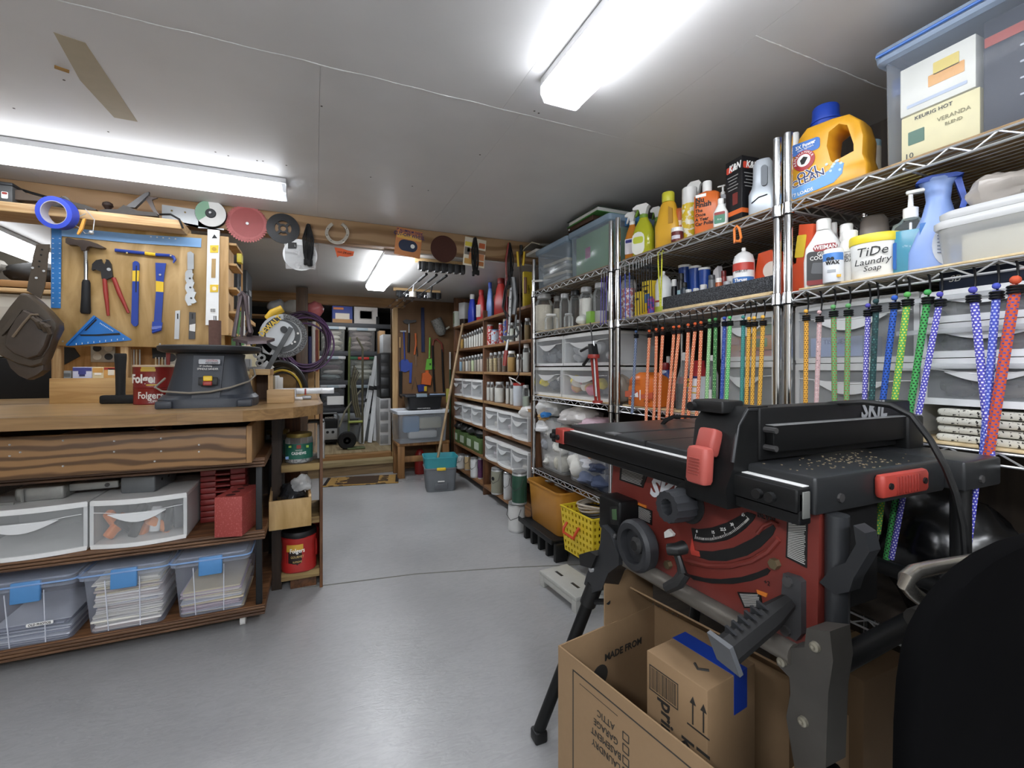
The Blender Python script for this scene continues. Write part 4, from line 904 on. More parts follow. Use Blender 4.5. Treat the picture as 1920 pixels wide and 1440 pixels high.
# red stack bins and red block
RBN=mat('#8e2420',.45);rx=XY(385,2.3)+.045
t=T('stack_bins','dark red ribbed stack of small plastic bins on the cart','bins',(rx,2.43,.421))
for i in range(9):
    for x in (-.055,.06): M().rbox(x-.03,x+.03,-.02,.06,i*.026,i*.026+.023,.003).build('bin_ear',RBN,t)
    M().rbox(-.028,.03,-.03,.06,i*.026,i*.026+.008,.002).build('bin_lip',RBN,t)
M().box(-.085,.09,.06,.12,0,.24).build('stack_back',mat('#5d1815',.6),t,sm=0)
t=T('red_block','light red plastic drill index block with round holes in its top','holder',(XY(420,2.12)+.005,2.165,.421),R(-14))
pts=[(-.055,0),(.06,0),(.06,.165),(-.055,.165)]
b=M().rbox(-.05,.055,-.0,.2,0,.165,.004);b.build('block',spk('#a53a34','#b9564f',160,.58,.6),t)
for i in range(4): M().lathe([(.0001,0),(.018-.002*i,0),(.018-.002*i,.0008),(.0001,.0008)],16).build('hole',mat('#4a0f0d',.8),t,(.0,.03+i*.05,.1652))
M().tube([(.035,-.03,.32),(.036,-.028,.24),(.033,-.03,.16)],.002,5).build('bead_chain',mat('#c9b48a',.4,.6),t) if 0 else None
# clear bins with blue latches on the lower deck
PB=clear('#d6def2',.17,.15,.4);PR=clear('#dbe8ff',.2,.2,.4);LB=mat('#4688c8',.4)
def latch_bin(label,x,w,y,z,h,d,latch=True,body=PB,rim=PR,lm=LB,group=None,name='storage_bin',rz=0,taper=.84,cat='bin',ribs=True):
    t=T(name,label,cat,(x,y,z),rz,group)
    W,D=w/2,d
    q=lambda f,zz,g_=0: [(a,b,zz) for a,b in rrect(-W*f-g_,W*f+g_,D*(1-f)/2-g_,D*(1+f)/2+g_,.02,3)]
    b=M();b.loft([q(taper,0),q(taper+.01,.004),q(.95,h-.03)],caps=False);b.loft([q(taper-.01,.001),q(taper,.001+.002)]) ;b.build('tub',body,t,sm=40)
    rm=M();rm.loft([q(.955,h-.04,.0),q(.985,h-.034,.004),q(.985,h-.018,.006),q(.985,h-.012,.008)],caps=False);rm.build('rim',rim,t,sm=40)
    ld=M();ld.loft([q(1.0,h-.014,.003),q(1.0,h-.004,.003),q(.97,h,0)],caps=False);n=16
    lo=[q(.97,h-.0)];ld.loft([q(.97,h-.0),q(.9,h-.008),q(.89,h-.012)],caps=False);ld.loft([q(.9,h-.0125),q(.9,h-.0105)]);ld.build('lid',rim,t,sm=40)
    if body is PB: M().tube([(a,b,h-.016) for a,b in rrect(-W*.985-.009,W*.985+.009,-.009+D*.0075,D*.9925+.009,.025,3)],.0035,6,True).build('rim_highlight',clear('#8fb8f0',.75,.25),t)  # pale blue tube stands in for the bright highlight along the rim
    if latch: M().rbox(-W*.3,W*.3,-.022,-.006,h-.078,h-.004,.004).build('latch',lm,t,rot=(R(-4),0,0))
    if ribs:
        for xx in (-.42,.30):
            b=M().bar((W*xx,D*(1-taper)/2-.002,.004),(W*xx*1.08,D*.03-.003,h-.045),.003,.003);b.build('rib',clear('#eef2ff',.6,.3),t)
    return t
def papers(t,w,d,h,n,cols,seed=0,tilt=.03,z0=.006):
    random.seed(seed);z=z0;i=0
    while z < h and i < n:
        th=random.uniform(.002,.007);dx,dy=random.uniform(-.006,.006),random.uniform(-.01,.01);W=w*random.uniform(.42,.48)
        o=M().rbox(-W+dx,W+dx,d*.1+dy,d*.88+dy,0,th,.0008,.004).build('paper_bundle',mat(random.choice(cols),.8),None,(t.location.x,t.location.y,t.location.z+z),rot=(random.uniform(-.01,.01),random.uniform(-tilt,tilt),random.uniform(-.04,.04)))
        yield o;z += th+.0016;i += 1
bx=[(-.948,'clear blue-latched bin with an OLD PHOTOS label on the cart'),(-.668,'clear blue-latched bin packed full of folded papers on the cart'),(-.388,'clear blue-latched bin half full of papers and folders on the cart')]
bins3=[]
for i,(x,l) in enumerate(bx): bins3.append(latch_bin(l,x,.272,2.185,.101,.25,.42))
for i,(n,h_,cols) in enumerate(((13,.16,('#8e94a8','#b9bfce','#777e92','#c9cfdb')),(30,.20,('#d9d6d2','#c7b8b2','#e6e3d6','#bfc3d0','#d8cba6','#ece9e6')),(16,.13,('#d9c9a0','#c9b3c0','#e3dccb','#c8ccd8')))):
    for k,o in enumerate(papers(bins3[i],.272*.84,.42*.86,h_,n,cols,i+3)):
        tag(o,['envelope bundle inside the OLD PHOTOS bin','folded paper bundle inside the packed paper bin','folder inside the half full paper bin'][i],'papers',['papers in the photo bin','papers in the packed bin','papers in the half full bin'][i])
patch(bins3[0],.075,.012,(.035,.006,.085),PRW,'paper_label');txt('OLD PHOTOS',.011,PRT,bins3[0],(.035,.0045,.085),sx=.9,bold=.0002)
# ---- end shelf below the bench
es=T('end_shelf','rough three-board shelf under the rounded bench end','shelf',(-.062,2.66,0));ROU=wood('#7f6238','#a1854f','x',3.,.8);
for z0,z1 in ((.596,.634),(.33,.363),(.06,.1)): M().rbox(-.09,.085,-.16,.16,z0,z1,.004).build('board',ROU,es)
M().rbox(.085,.10,-.16,.16,.0,.905,.002).build('side_panel',BROWNZ,es);M().box(-.135,-.09,-.10,.16,0,.905).build('inner_panel',wood('#2a1c12','#3a281a','z'),es,sm=0);M().rbox(-.05,.07,-.12,.12,0,.06,.003).build('plinth',BROWN,es)
# cashew jars
CL=clear('#e9eeee',.10,.05,.9)
def screw_jar(label,px,X=None,Y=2.56,z=.634,rpx=24,h=.15,lid='#8f7a34',name='nut_jar',lab=None,text=None,group=None,cont=None):
    p=Vector((XY(px,Y),Y,z));r=rpx*dep(p)
    t=T(name,label,'jar',p,0,group)
    M().lathe([(r*.86,0),(r*.97,.006),(r,.02),(r,h-.035),(r*.93,h-.022),(r*.86,h-.016)],28).build('jar',CL,t)
    M().lathe([(r*.9,h-.02),(r*.92,h-.018),(r*.92,h-.002),(r*.9,h),(.0001,h)],28).build('lid',mat(lid,.4,.4),t)
    if lab: patch(t,r*2.6,h*.5,(0,-r-.0005,h*.42),mat(lab,.45),'paper_label',bend=r)
    if text: txt(text,.019,PRW,t,(0,-r-.0012,h*.36),bend=r,sx=.8,bold=.0005);patch(t,.02,.018,(0,-r-.0008,h*.58),RED,'print_emblem',bend=r);patch(t,.012,.01,(-r*.6,-r-.0008,h*.6),mat('#9cc83f',.5),'print_dot',bend=r);patch(t,.012,.012,(r*.6,-r-.0008,h*.58),mat('#9cc83f',.5),'print_dot',bend=r);patch(t,.014,.014,(-r*.8,-r-.0008,h*.24),mat('#7aa4e0',.5),'print_dot',bend=r);txt('WHOLE',.009,PRW,t,(0,-r-.0012,h*.46),bend=r)
    if cont: M().lathe([(r*.8,.004),(r*.9,.012),(r*.9,h*.55),(.001,h*.58)],18).build('contents',cont,t)
    return t
screw_jar('clear jar with a green CASHEWS label on the end shelf',561,rpx=24,lab='#1f6b57',text='CASHEWS',cont=spk('#b9b9b6','#7c7d7d',90,.5,.3))
screw_jar('clear jar with dark green label turned away, behind the cashew jar',521,Y=2.72,rpx=21,lab='#174c40',cont=mat('#1c1c1d',.6))
t=T('clear_case','clear plastic case with white insert at the end of the end shelf','case',(XY(596,2.62),2.62,.634));s=dep(t.location)
M().rbox(-18*s,12*s,-.02,.1,0,.19,.004).build('case',clear('#eef0f0',.15,.1,.8),t);M().rbox(-1*s,10*s,-.014,.09,.004,.18,.002).build('insert',WHT,t);M().rbox(-17*s,11*s,-.016,.09,.19,.2,.003).build('cap',BLK,t)
# small wooden box stuffed with plastic bags
xq0,xq1=XY(504,2.36),XY(584,2.36)
t=T('plywood_box','small plywood box stuffed with black and clear plastic on the end shelf','box',((xq0+xq1)/2,2.36,.3635),R(3));w2=(xq1-xq0)/2
M().rbox(-w2,w2,0,.012,0,.135,.002).build('front_board',PLY,t);M().rbox(w2-.012,w2,.012,.36,0,.15,.002).build('side_board',PINEY,t);M().rbox(-w2,-w2+.012,.012,.3,0,.135,.002).build('side_board',PINEY,t);M().box(-w2,w2,.012,.3,0,.008).build('bottom',PLY,t,sm=0)
o=M().lump((0,0,0),.12,.14,.12,.4,7,4).build('plastic_bag',mat('#26282b',.15,0,.5,bump=.5),None,((xq0+xq1)/2,2.47,.495));tag(o,'crumpled black and clear plastic bag in the plywood box','bag')
o=M().lump((0,0,0),.09,.09,.07,.5,9,8).build('plastic_bag',clear('#f2f4f4',.3,.08,.9),None,((xq0+xq1)/2+.045,2.44,.55));tag(o,'crumpled clear film bag sticking out of the plywood box','bag')
# red plastic coffee canister
def canister(label,px,Y,z,rpx,h,front=True):
    p=Vector((XY(px,Y),Y,z));r=rpx*dep(p);t=T('coffee_canister',label,'canister',p);CR=mat('#b51f1c',.35)
    M().loft([superring(2*r*f,2*r*f,zz,28,2.6) for zz,f in ((0,.94),(.006,1),(h*.22,1),(h*.26,.97),(h*.7,.97),(h*.74,1),(h*.84,1),(h*.86,.95))]).build('body',CR,t)
    M().lathe([(r*.98,h*.83),(r*1.01,h*.85),(r*1.01,h*.94),(r*.95,h*.985),(r*.9,h*.97),(.001,h*.97)],28).build('lid',mat('#141416',.5),t)
    if front:
        patch(t,r*1.25,h*.5,(-.006,-r*.99,h*.45),mat('#241512',.5),'paper_label',bend=r);patch(t,r*1.25,h*.17,(-.006,-r*.99-.001,h*.62),mat('#d9a52c',.5),'label_band',bend=r)
        txt('Folgers',.030,PRW,t,(-.006,-r*.99-.002,h*.55),bend=r,sx=.8,bold=.0006);txt('GOURMET',.016,mat('#d9b86a',.5),t,(-.006,-r*.99-.002,h*.40),bend=r,sx=.8);txt('SUPREME',.013,mat('#d9b86a',.5),t,(-.006,-r*.99-.002,h*.28),bend=r,sx=.8)
        M().tube([(r*.93,-r*.30,h*.7),(r*.97,-r*.25,h*.5),(r*.95,-r*.25,h*.3)],.006,6).build('hand_grip',CR,t)
canister('red plastic coffee canister with black lid on the bottom board',561,2.56,.1,30,.20)
canister('second red coffee canister half hidden behind the front one',580,2.74,.1,22,.215,False)
# ================================================================ THINGS ON THE WIRE SHELVES
def at_(px0,px1,pyt,z,X):
    """centre on the shelf, width and height for a thing seen between two columns"""
    p=P((px0+px1)/2,HOR,X=X);p.z=z;s=dep(p);return p,(px1-px0)*s,ZP(pyt,p)-z
def bottle(name,label,cat,px0,px1,pyt,z,X,prof,m,dr=.6,cap=None,capf=.85,group=None,rz=FACE+R(26),n=24,wf=1.):
    """prof: (height share, width share, roundness)"""
    p,w_,h=at_(px0,px1,pyt,z,X);w_ *= wf
    t=T(name,label,cat,p,rz,group);t['_w']=w_;t['_h']=h
    pr=[q for q in prof if q[0] <= capf+.001] if cap else prof
    M().loft([superring(w_*b,max(w_*b*dr,min(w_*b,w_*dr*.6)),h*a,n,e) for a,b,e in pr]).build('body',m,t)
    if cap:
        cr_=prof[-1][1]*w_/2
        M().lathe([(cr_*.96,h*capf),(cr_,h*(capf+.01)),(cr_,h*.985),(cr_*.9,h),(.0001,h)],18).build('cap',cap,t)
    return t,w_,h
ZT,ZS,Z3,Z4,Z5=1.6365,1.3565,.9365,.4465,.0915
def trigger(t,w_,h,z0,m,m2=None):
    """spray head on top of a bottle"""
    M().lathe([(w_*.2,z0),(w_*.2,z0+h*.06),(w_*.13,z0+h*.08)],16).build('collar',m2 or m,t)
    k=h*.14
    b=M().prism([(-w_*.12,z0+h*.07),(w_*.14,z0+h*.07),(w_*.22,z0+k*1.3),(w_*.30,z0+k*1.5),(w_*.18,z0+k*1.85),(-w_*.3,z0+k*1.85),(-w_*.5,z0+k*1.55),(-w_*.5,z0+k*1.3),(-w_*.2,z0+k*1.2)],-w_*.13,w_*.13);b.build('spray_head',m,t,sm=50)
    M().prism([(-w_*.3,z0+k*1.25),(-w_*.2,z0+k*1.25),(-w_*.32,z0+k*.5),(-w_*.42,z0+k*.35),(-w_*.38,z0+k*.7)],-w_*.07,w_*.07).build('trigger',m2 or m,t,sm=40)
SPR=[(0,.9,3),(.02,1,3),(.45,.98,3),(.58,.75,2.5),(.68,.45,2.2),(.72,.4,2)]
# --- top shelf, middle unit
t,w_,h=bottle('spray_bottle','orange spray bottle with purple label and white trigger on the top shelf','spray bottle',1172,1199,395,ZT,1.43,SPR,clear('#e98a1e',.8,.2))
trigger(t,w_,h,h*.71,WHT);patch(t,w_*.8,h*.3,(0,-w_*.31,h*.28),mat('#e6dfe6',.5),'paper_label');patch(t,w_*.7,h*.06,(0,-w_*.315,h*.38),mat('#3b3a8e',.5),'label_band')
t,w_,h=bottle('spray_bottle','clear spray bottle of yellow-green cleaner with white trigger on the top shelf','spray bottle',1187,1227,380,ZT,1.43,SPR,clear('#cdd21a',.72,.12))
trigger(t,w_,h,h*.71,WHT,mat('#6f9a2a',.4));patch(t,w_*.62,h*.42,(-w_*.14,-w_*.305,h*.24),mat('#e9ebdf',.5),'paper_label',r=.03);patch(t,w_*.5,h*.12,(-w_*.14,-w_*.31,h*.3),mat('#c3cf2f',.5),'label_band',r=.01)
t,w_,h=bottle('spray_bottle','dark olive spray bottle with white trigger standing behind the yellow-green one','spray bottle',1220,1245,385,ZT,1.55,SPR,clear('#6c7422',.8,.15));trigger(t,w_,h,h*.71,WHT,mat('#6f9a2a',.4))
JUG=[(0,.92,4),(.02,1,4),(.42,1,4),(.55,.86,3),(.7,.74,2.6),(.8,.6,2.2),(.83,.5,2)]
t,w_,h=bottle('cleaner_jug','plain yellow cleaner jug with lemon cap and side grip on the top shelf','jug',1230,1276,362,ZT,1.44,JUG,mat('#e6aa1d',.35),.6,mat('#d6d22a',.4),.83)
b=M().prism([(w_*.12,h*.42),(w_*.3,h*.42),(w_*.27,h*.68),(w_*.13,h*.72)],-w_*.32,-w_*.26);b.build('grip_recess',mat('#b8821a',.5),t,sm=40)
t,w_,h=bottle('small_tub','small white-lidded tub with a dark label before the orange can','tub',1259,1281,428,ZT,1.39,[(0,.9,2),(.03,1,2),(.68,1,2),(.7,1.0,2)],mat('#6a1f1c',.5),1.,WHT,.7)
patch(t,w_*.8,h*.25,(0,-w_/2,h*.3),mat('#c9c5cf',.5),'paper_label',bend=w_/2)
t,w_,h=bottle('spray_can','orange spray can on the top shelf behind a small tub','spray can',1264,1286,393,ZT,1.47,[(0,.95,2),(.02,1,2),(.9,1,2),(.95,.95,2),(1,.9,2)],mat('#cf5f1c',.4),1.);patch(t,w_*.9,h*.12,(0,-w_/2,h*.62),mat('#f0d9c2',.5),'print_band',bend=w_/2)
t,w_,h=bottle('spray_can','white-capped can printed with yellow blossoms on the top shelf','spray can',1279,1307,353,ZT,1.45,[(0,.95,2),(.01,1,2),(.66,1,2),(.7,.96,2)],spk('#e6c21c','#f4efd2',40,.52,.4),1.,WHT,.7)
t,w_,h=bottle('spray_bottle','yellow blossom spray bottle with a large white trigger on the top shelf','spray bottle',1290,1322,336,ZT,1.5,SPR,spk('#e9c320','#d98f1c',45,.55,.4));trigger(t,w_,h,h*.71,WHT)
# car polish
t,w_,h=bottle('polish_bottle','flat orange car polish bottle with white cap and black lettering','bottle',1303,1349,341,ZT,1.41,[(0,.9,5),(.02,.94,5),(.5,1,5),(.74,.98,4),(.79,.7,3),(.8,.36,2)],mat('#e0651c',.35),.45,WHT,.8)
fy=-w_*.228
for s_,z_,sz_,bd in (('Nu',.64,.028,.0009),('Finish',.545,.028,.0009),('The',.44,.0185,.0004),('Once',.355,.0185,.0004),('A Year',.27,.0185,.0004),('Car Polish',.185,.0185,.0004)): txt(s_,sz_,PRT,t,(-w_*.40,fy,h*z_),al='LEFT',bold=bd,sx=.95)
patch(t,w_*.42,h*.035,(-w_*.18,fy,h*.735),PRW,'print_line',r=.001);patch(t,w_*.42,h*.02,(-w_*.18,fy,h*.705),PRW,'print_line',r=.001)
t,w_,h=bottle('pump_bottle','grey and white pump bottle on the top shelf behind the white squeeze bottle','bottle',1345,1366,360,ZT,1.47,[(0,.95,3),(.02,1,3),(.82,1,3),(.9,.7,2),(.93,.4,2)],mat('#c9cdd4',.4),.7,WHT,.93)
M().cyl((0,0,h),(0,0,h*1.13),.004).build('pump_stem',WHT,t);M().rbox(-.02,.01,-.006,.006,h*1.12,h*1.16,.003).build('pump_head',WHT,t);patch(t,w_*.7,h*.12,(0,-w_*.36,h*.75),BLK,'label_band')
t,w_,h=bottle('squeeze_bottle','small white squeeze bottle with a green and red label on the top shelf','bottle',1339,1364,373,ZT,1.385,[(0,.95,4),(.02,1,4),(.5,1,3.5),(.72,.6,2.2),(.8,.42,2)],mat('#dcdeda',.4),.6,WHT,.8)
patch(t,w_*.76,h*.34,(0,-w_*.31,h*.27),mat('#3d7d5e',.5),'paper_label');patch(t,w_*.76,h*.1,(0,-w_*.312,h*.45),mat('#9a2a26',.5),'label_band');txt('8 oz',.008,PRW,t,(0,-w_*.316,h*.24))
# black filter kit box, corner on
p,w_,h=at_(1364,1419,302,ZT,1.44);t=T('filter_kit_box','tall black carton with orange and white logo standing corner forward','box',p,FACE-R(6));a=w_*.36
M().rbox(-a,a,-a,a,0,h,.001).build('carton',mat('#131316',.45),t)
for rz_ in (0,PI/2):
    rt=(0,0,rz_);f=(lambda x,z: (x,-a-.0006,z)) if rz_ == 0 else (lambda x,z: (a+.0006,x,z))
    patch(t,a*1.98,h*.07,f(0,h*.17),mat('#e8641e',.5),'orange_band',r=.0005,rot=rt)
    patch(t,a*.7,h*.1,f(-a*.5,h*.86),mat('#d8402a',.5),'logo_block',r=.004,rot=rt);txt('K&N',.034,PRW,t,f(a*.15,h*.87),rot=rt,shear=.2,bold=.001,sx=.8)
    for i in range(5): patch(t,a*(1.3-.2*(i % 3)),h*.012,f(-a*.1,h*(.74-.05*i)),mat('#9a9a98',.6),'print_line',r=.0005,rot=rt)
    patch(t,a*.6,h*.18,f(a*.2,h*.38),mat('#7c2a24',.5),'product_photo',r=.002,rot=rt)
# silver jug
t,w_,h=bottle('oil_jug','silver plastic oil jug with open handle next to the chrome post','jug',1407,1455,300,ZT,1.43,[(0,.94,4),(.02,1,4),(.4,1,4),(.52,.8,3),(.62,.72,3),(.92,.70,3),(1,.5,2.5)],mat('#b3bcc4',.35,.3),.55)
M().prism(rrect(-w_*.02,w_*.2,h*.5,h*.86,.015),-w_*.30,-w_*.19).build('handle_recess',mat('#6d757d',.5),t,sm=30)
M().tube([(-w_*.35,-w_*.285,h*.24),(-w_*.1,-w_*.29,h*.32),(w_*.2,-w_*.285,h*.34)],.002,5).build('label_scrap',PRT,t)
# --- top shelf, right unit
t,w_,h=bottle('green_bottle','green bottle standing behind the chrome posts on the top shelf','bottle',1478,1504,250,ZT,1.46,JUG,mat('#3f9a2f',.4),.6,mat('#e3e4df',.4),.83)
p,w_,h=at_(1493,1628,197,ZT,1.47)
t=T('detergent_jug','big yellow laundry detergent jug with blue cap and loop handle','jug',p,FACE+R(12));YJ=mat('#eda71a',.32)
o_=[(-.50,0),(.42,0),(.5,.03),(.5,.22),(.46,.32),(.46,.5),(.44,.68),(.33,.8),(.10,.84),(.08,.85),(-.28,.85),(-.32,.8),(-.46,.6),(-.49,.35)]
o_=[(-.48,0),(.40,0),(.47,.03),(.48,.20),(.44,.30),(.45,.50),(.40,.66),(.27,.765),(.08,.785),(-.24,.785),(-.34,.70),(-.44,.48),(-.485,.25)]
hole=[(.08,.36),(.10,.34),(.30,.38),(.30,.44),(.24,.62),(.16,.66),(.06,.62),(.04,.50)]
dj=w_*.24
ov=[(x*w_,z*h) for x,z in o_];hv=[(x*w_,z*h) for x,z in hole]
# body: front and back skins lofted from the outline with a rounded edge; the handle eye is a real opening
def jug_body(ov,hv,d,r):
    from mathutils.geometry import tessellate_polygon
    b=M();n=len(ov);k=len(hv)
    cen=(sum(x for x,_ in ov)/n,sum(z for _,z in ov)/n)
    def inset(pts,f,c): return [(c[0]+(x-c[0])*f,c[1]+(z-c[1])*f) for x,z in pts]
    hc=(sum(x for x,_ in hv)/k,sum(z for _,z in hv)/k)
    oi=inset(ov,.93,cen);hi=inset(hv,1.18,hc)
    for y in (-d,d):
        polys=[[Vector((x,z,0)) for x,z in oi],[Vector((x,z,0)) for x,z in hi]]
        tri=tessellate_polygon(polys);vv=[(x,y,z) for x,z in oi+hi];b.add(vv,[tuple(t_) for t_ in tri])
    rg=lambda pts,y: [(x,y,z) for x,z in pts]
    b.loft([rg(oi,-d),rg(inset(ov,.98,cen),-d*.86),rg(ov,-d*.5),rg(ov,d*.5),rg(inset(ov,.98,cen),d*.86),rg(oi,d)],caps=False)
    b.loft([rg(hi,-d),rg(hv,-d*.6),rg(hv,d*.6),rg(hi,d)],caps=False)
    return b
b=jug_body(ov,hv,dj,.02)
ob=b.build('body',YJ,t,sm=50)
bm=bmesh.new();bm.from_mesh(ob.data);bmesh.ops.remove_doubles(bm,verts=bm.verts,dist=.0001);bmesh.ops.recalc_face_normals(bm,faces=bm.faces);bm.to_mesh(ob.data);bm.free();ob.data.shade_smooth();ob.data.set_sharp_from_angle(angle=R(60))
cxj=-.08*w_
M().lathe([(w_*.17,h*.77),(w_*.17,h*.83),(w_*.185,h*.835),(w_*.185,h*.85),(w_*.165,h*.855),(w_*.16,h*.985),(w_*.15,h),(.0001,h)],28,Matrix.Translation((cxj,0,0))).build('cap',mat('#1740b4',.35),t)
fy=-dj-.0012
patch(t,w_*.36,h*.13,(-w_*.24,fy,h*.57),mat('#2e6fc9',.45),'label_band',r=.01);txt('3X Power',.016,PRW,t,(-w_*.24,fy-.001,h*.59),bold=.0005,sx=.85,rot=(0,R(-6),0));txt('stain fighters',.009,PRW,t,(-w_*.24,fy-.001,h*.555),rot=(0,R(-6),0))
M().lathe([(.0001,0),(w_*.14,0),(w_*.14,.001),(.0001,.001)],24,Matrix.Translation((-w_*.26,fy,h*.43)) @ Matrix.Rotation(R(90),4,'X')).build('round_emblem',mat('#b3262a',.45),t)
M().lathe([(.0001,0),(w_*.085,0),(w_*.085,.001),(.0001,.001)],20,Matrix.Translation((-w_*.26,fy-.001,h*.43)) @ Matrix.Rotation(R(90),4,'X')).build('emblem_centre',PRW,t)
for i in range(11): a=R(200-20*i) if i < 10 else 0;s_='ARM&HAMMER';txt(s_[i],.010,PRW,t,(-w_*.26+w_*.112*math.cos(a),fy-.0012,h*.43+w_*.112*math.sin(a)),rot=(0,PI/2-a,0)) if i < 10 else None
M().prism([(-w_*.26-.006,h*.43-.012),(-w_*.26+.002,h*.43-.012),(-w_*.26+.012,h*.43+.006),(-w_*.26,h*.43+.012),(-w_*.26-.010,h*.43+.002)],fy-.0026,fy-.002).build('emblem_arm',PRT,t,sm=0)
txt('OXI',.032,PRW,t,(-w_*.22,fy-.001,h*.275),bold=.002,rot=(0,R(-10),0));txt('CLEAN',.030,PRW,t,(-w_*.21,fy-.001,h*.215),bold=.002,rot=(0,R(-10),0));txt('OXI',.032,mat('#1d2a6a',.5),t,(-w_*.22,fy-.002,h*.275),bold=.0004,rot=(0,R(-10),0));txt('CLEAN',.030,mat('#1d2a6a',.5),t,(-w_*.21,fy-.002,h*.215),bold=.0003,rot=(0,R(-10),0))
M().prism([(-w_*.44,h*.03),(w_*.1,h*.10),(w_*.2,h*.17),(w_*.22,h*.27),(w_*.14,h*.30),(w_*.04,h*.24),(-w_*.1,h*.19),(-w_*.44,h*.15)],fy-.0006,fy+.0006).build('bubble_band',mat('#5f9fe0',.45),t,sm=0)
txt('77 LOADS',.014,PRW,t,(-w_*.28,fy-.0016,h*.085),rot=(0,R(-6),0),bold=.0003)
random.seed(5)
for i in range(10): x,z=random.uniform(-.05,.2),random.uniform(.2,.32);M().lathe([(.0001,0),(.004,0),(.0001,.001)],8,Matrix.Translation((x*w_,fy-.001,z*h)) @ Matrix.Rotation(R(90),4,'X')).build('bubble',mat('#bfe0f5',.4),t)
# pale tub behind the jug
t,w_,h=bottle('cream_tub','cream tub with pale blue lid between the jug and the clear bin','tub',1612,1648,268,ZT,1.6,[(0,.95,2.5),(.02,1,2.5),(.85,1,2.5),(.88,1,2.5)],mat('#d9d4c4',.45),.9,mat('#9cc3d2',.4),.88)
# large clear bin full of coffee boxes
p0=YX(1640,1.375);t=latch_bin('large clear lidded bin of coffee boxes near the ceiling',0,.62,0,0,.315,.40,False,clear('#dbe3ee',.09,.12,.4),clear('#b9d2f2',.4,.3,.4),ribs=False,taper=.93)
t.location=(1.372,p0-.31,ZT);t.rotation_euler=(0,0,FACE);bt=t
M().rbox(-.33,-.30,.12,.24,.235,.285,.004).build('latch',mat('#2d62b8',.4),t)
M().tube([(-.30,-.008,.296),(.30,-.008,.296)],.004,6).build('lid_edge',mat('#2f6fd0',.4),t)
def carton(label,x,y,w_,d,h,c,z=.006,base=bt,prints=(),lz=0,rz=FACE,name='carton_box'):
    q=Matrix.Rotation(rz,3,'Z') @ Vector((x,y,0));o=T(name,label,'box',(base.location.x+q.x,base.location.y+q.y,base.location.z+z),rz+lz)
    M().rbox(-w_/2,w_/2,0,d,0,h,.0015).build('carton',mat(c,.5),o)
    for s_,sz_,m_,px_,pz_,kw in prints:
        if s_ is None: patch(o,sz_[0],sz_[1],(px_,-.0007,pz_),m_,'print_block',r=.0015)
        else: txt(s_,sz_,m_,o,(px_,-.0012,pz_),**kw)
    return o
carton('pale yellow coffee pod box lying in front inside the clear bin',-.195,.05,.155,.12,.125,'#e6dca6',prints=((None,(.034,.034),mat('#2f6b4f',.5),-.045,.065,0),('KEURIG HOT',.013,PRT,-.01,.112,{}),('VERANDA',.014,mat('#8d8552',.5),.03,.085,{}),('BLEND',.011,mat('#8d8552',.5),.03,.068,{}),('10',.02,PRT,-.06,.02,{})))
carton('white breakfast coffee box standing on the yellow box in the bin',-.20,.05,.15,.12,.125,'#dedfd6',.135,prints=((None,(.07,.028),mat('#e8a44a',.5),.02,.062,0),(None,(.05,.03),mat('#e2c95a',.5),.02,.088,0),(None,(.12,.008),mat('#b4c3dc',.5),0,.02,0)))
carton('big dark coffee maker box with a red stripe inside the clear bin',.035,.045,.29,.2,.265,'#232a3c',prints=((None,(.285,.022),mat('#a8382c',.5),0,.215,0),(None,(.10,.09),mat('#b9bec9',.5),.02,.012+.035,0))+tuple((None,(.17-.02*(i % 3),.004),mat('#aab0bd',.5),.0,.175-.012*i,0) for i in range(10)))
carton('dark box with white KEURIG lettering at the end of the clear bin',.235,.06,.10,.2,.15,'#1b2130',.12,prints=(('KEURIG',.026,PRW,-.02,.09,{'rot': (0,R(-90),0)}),))
carton('pale green box low at the end of the clear bin',.245,.05,.09,.2,.11,'#c6d6c2')
# --- second shelf, right unit
t=T('red_tray','bright orange-red plastic tray standing on edge behind the cooktop cleaner','tray',(1.47,YX(1497,1.45),ZS),FACE)
M().prism([(-.045,0),(.05,0),(.075,.20),(.03,.21),(.02,.09),(-.045,.07)],-.06,.06).build('body',mat('#d8471c',.4),t,sm=30);patch(t,.03,.07,(.035,-.061,.14),mat('#d9b81e',.5),'sticker',rot=(0,R(8),0))
WB=[(0,.93,4),(.02,.98,4),(.4,1,4),(.6,.9,3.5),(.72,.62,3),(.82,.4,2.2),(.84,.38,2)]
t,w_,h=bottle('cooktop_cleaner','white cooktop cleaner bottle with red and black label on the second shelf','bottle',1513,1576,412,ZS,1.43,WB,mat('#e3e4e2',.35),.45,WHT,.84)
fy=-w_*.23;patch(t,w_*.84,h*.5,(w_*.02,fy,h*.28),mat('#2a2b2d',.45),'paper_label',r=.01);patch(t,w_*.6,h*.1,(w_*.06,fy-.001,h*.57),mat('#9a2226',.45),'brand_oval',r=.012);txt('WEIMAN',.017,PRW,t,(w_*.06,fy-.002,h*.572),sx=.85,bold=.0003);txt('GLASS',.017,PRW,t,(w_*.06,fy-.002,h*.48),sx=.85);txt('COOKTOP',.017,PRW,t,(w_*.03,fy-.002,h*.425),sx=.85);patch(t,w_*.55,h*.16,(0,fy-.001,h*.27),mat('#55585c',.4),'product_photo',rot=(0,R(8),0));patch(t,w_*.84,h*.07,(w_*.02,fy-.001,h*.075),mat('#8a2226',.5),'label_foot')
t,w_,h=bottle('white_bottle','plain white bottle behind the cooktop cleaner','bottle',1549,1578,418,ZS,1.5,WB,mat('#e3e4e2',.35),.6,WHT,.84);patch(t,w_*.8,h*.3,(0,-w_*.31,h*.45),BLK,'paper_label')
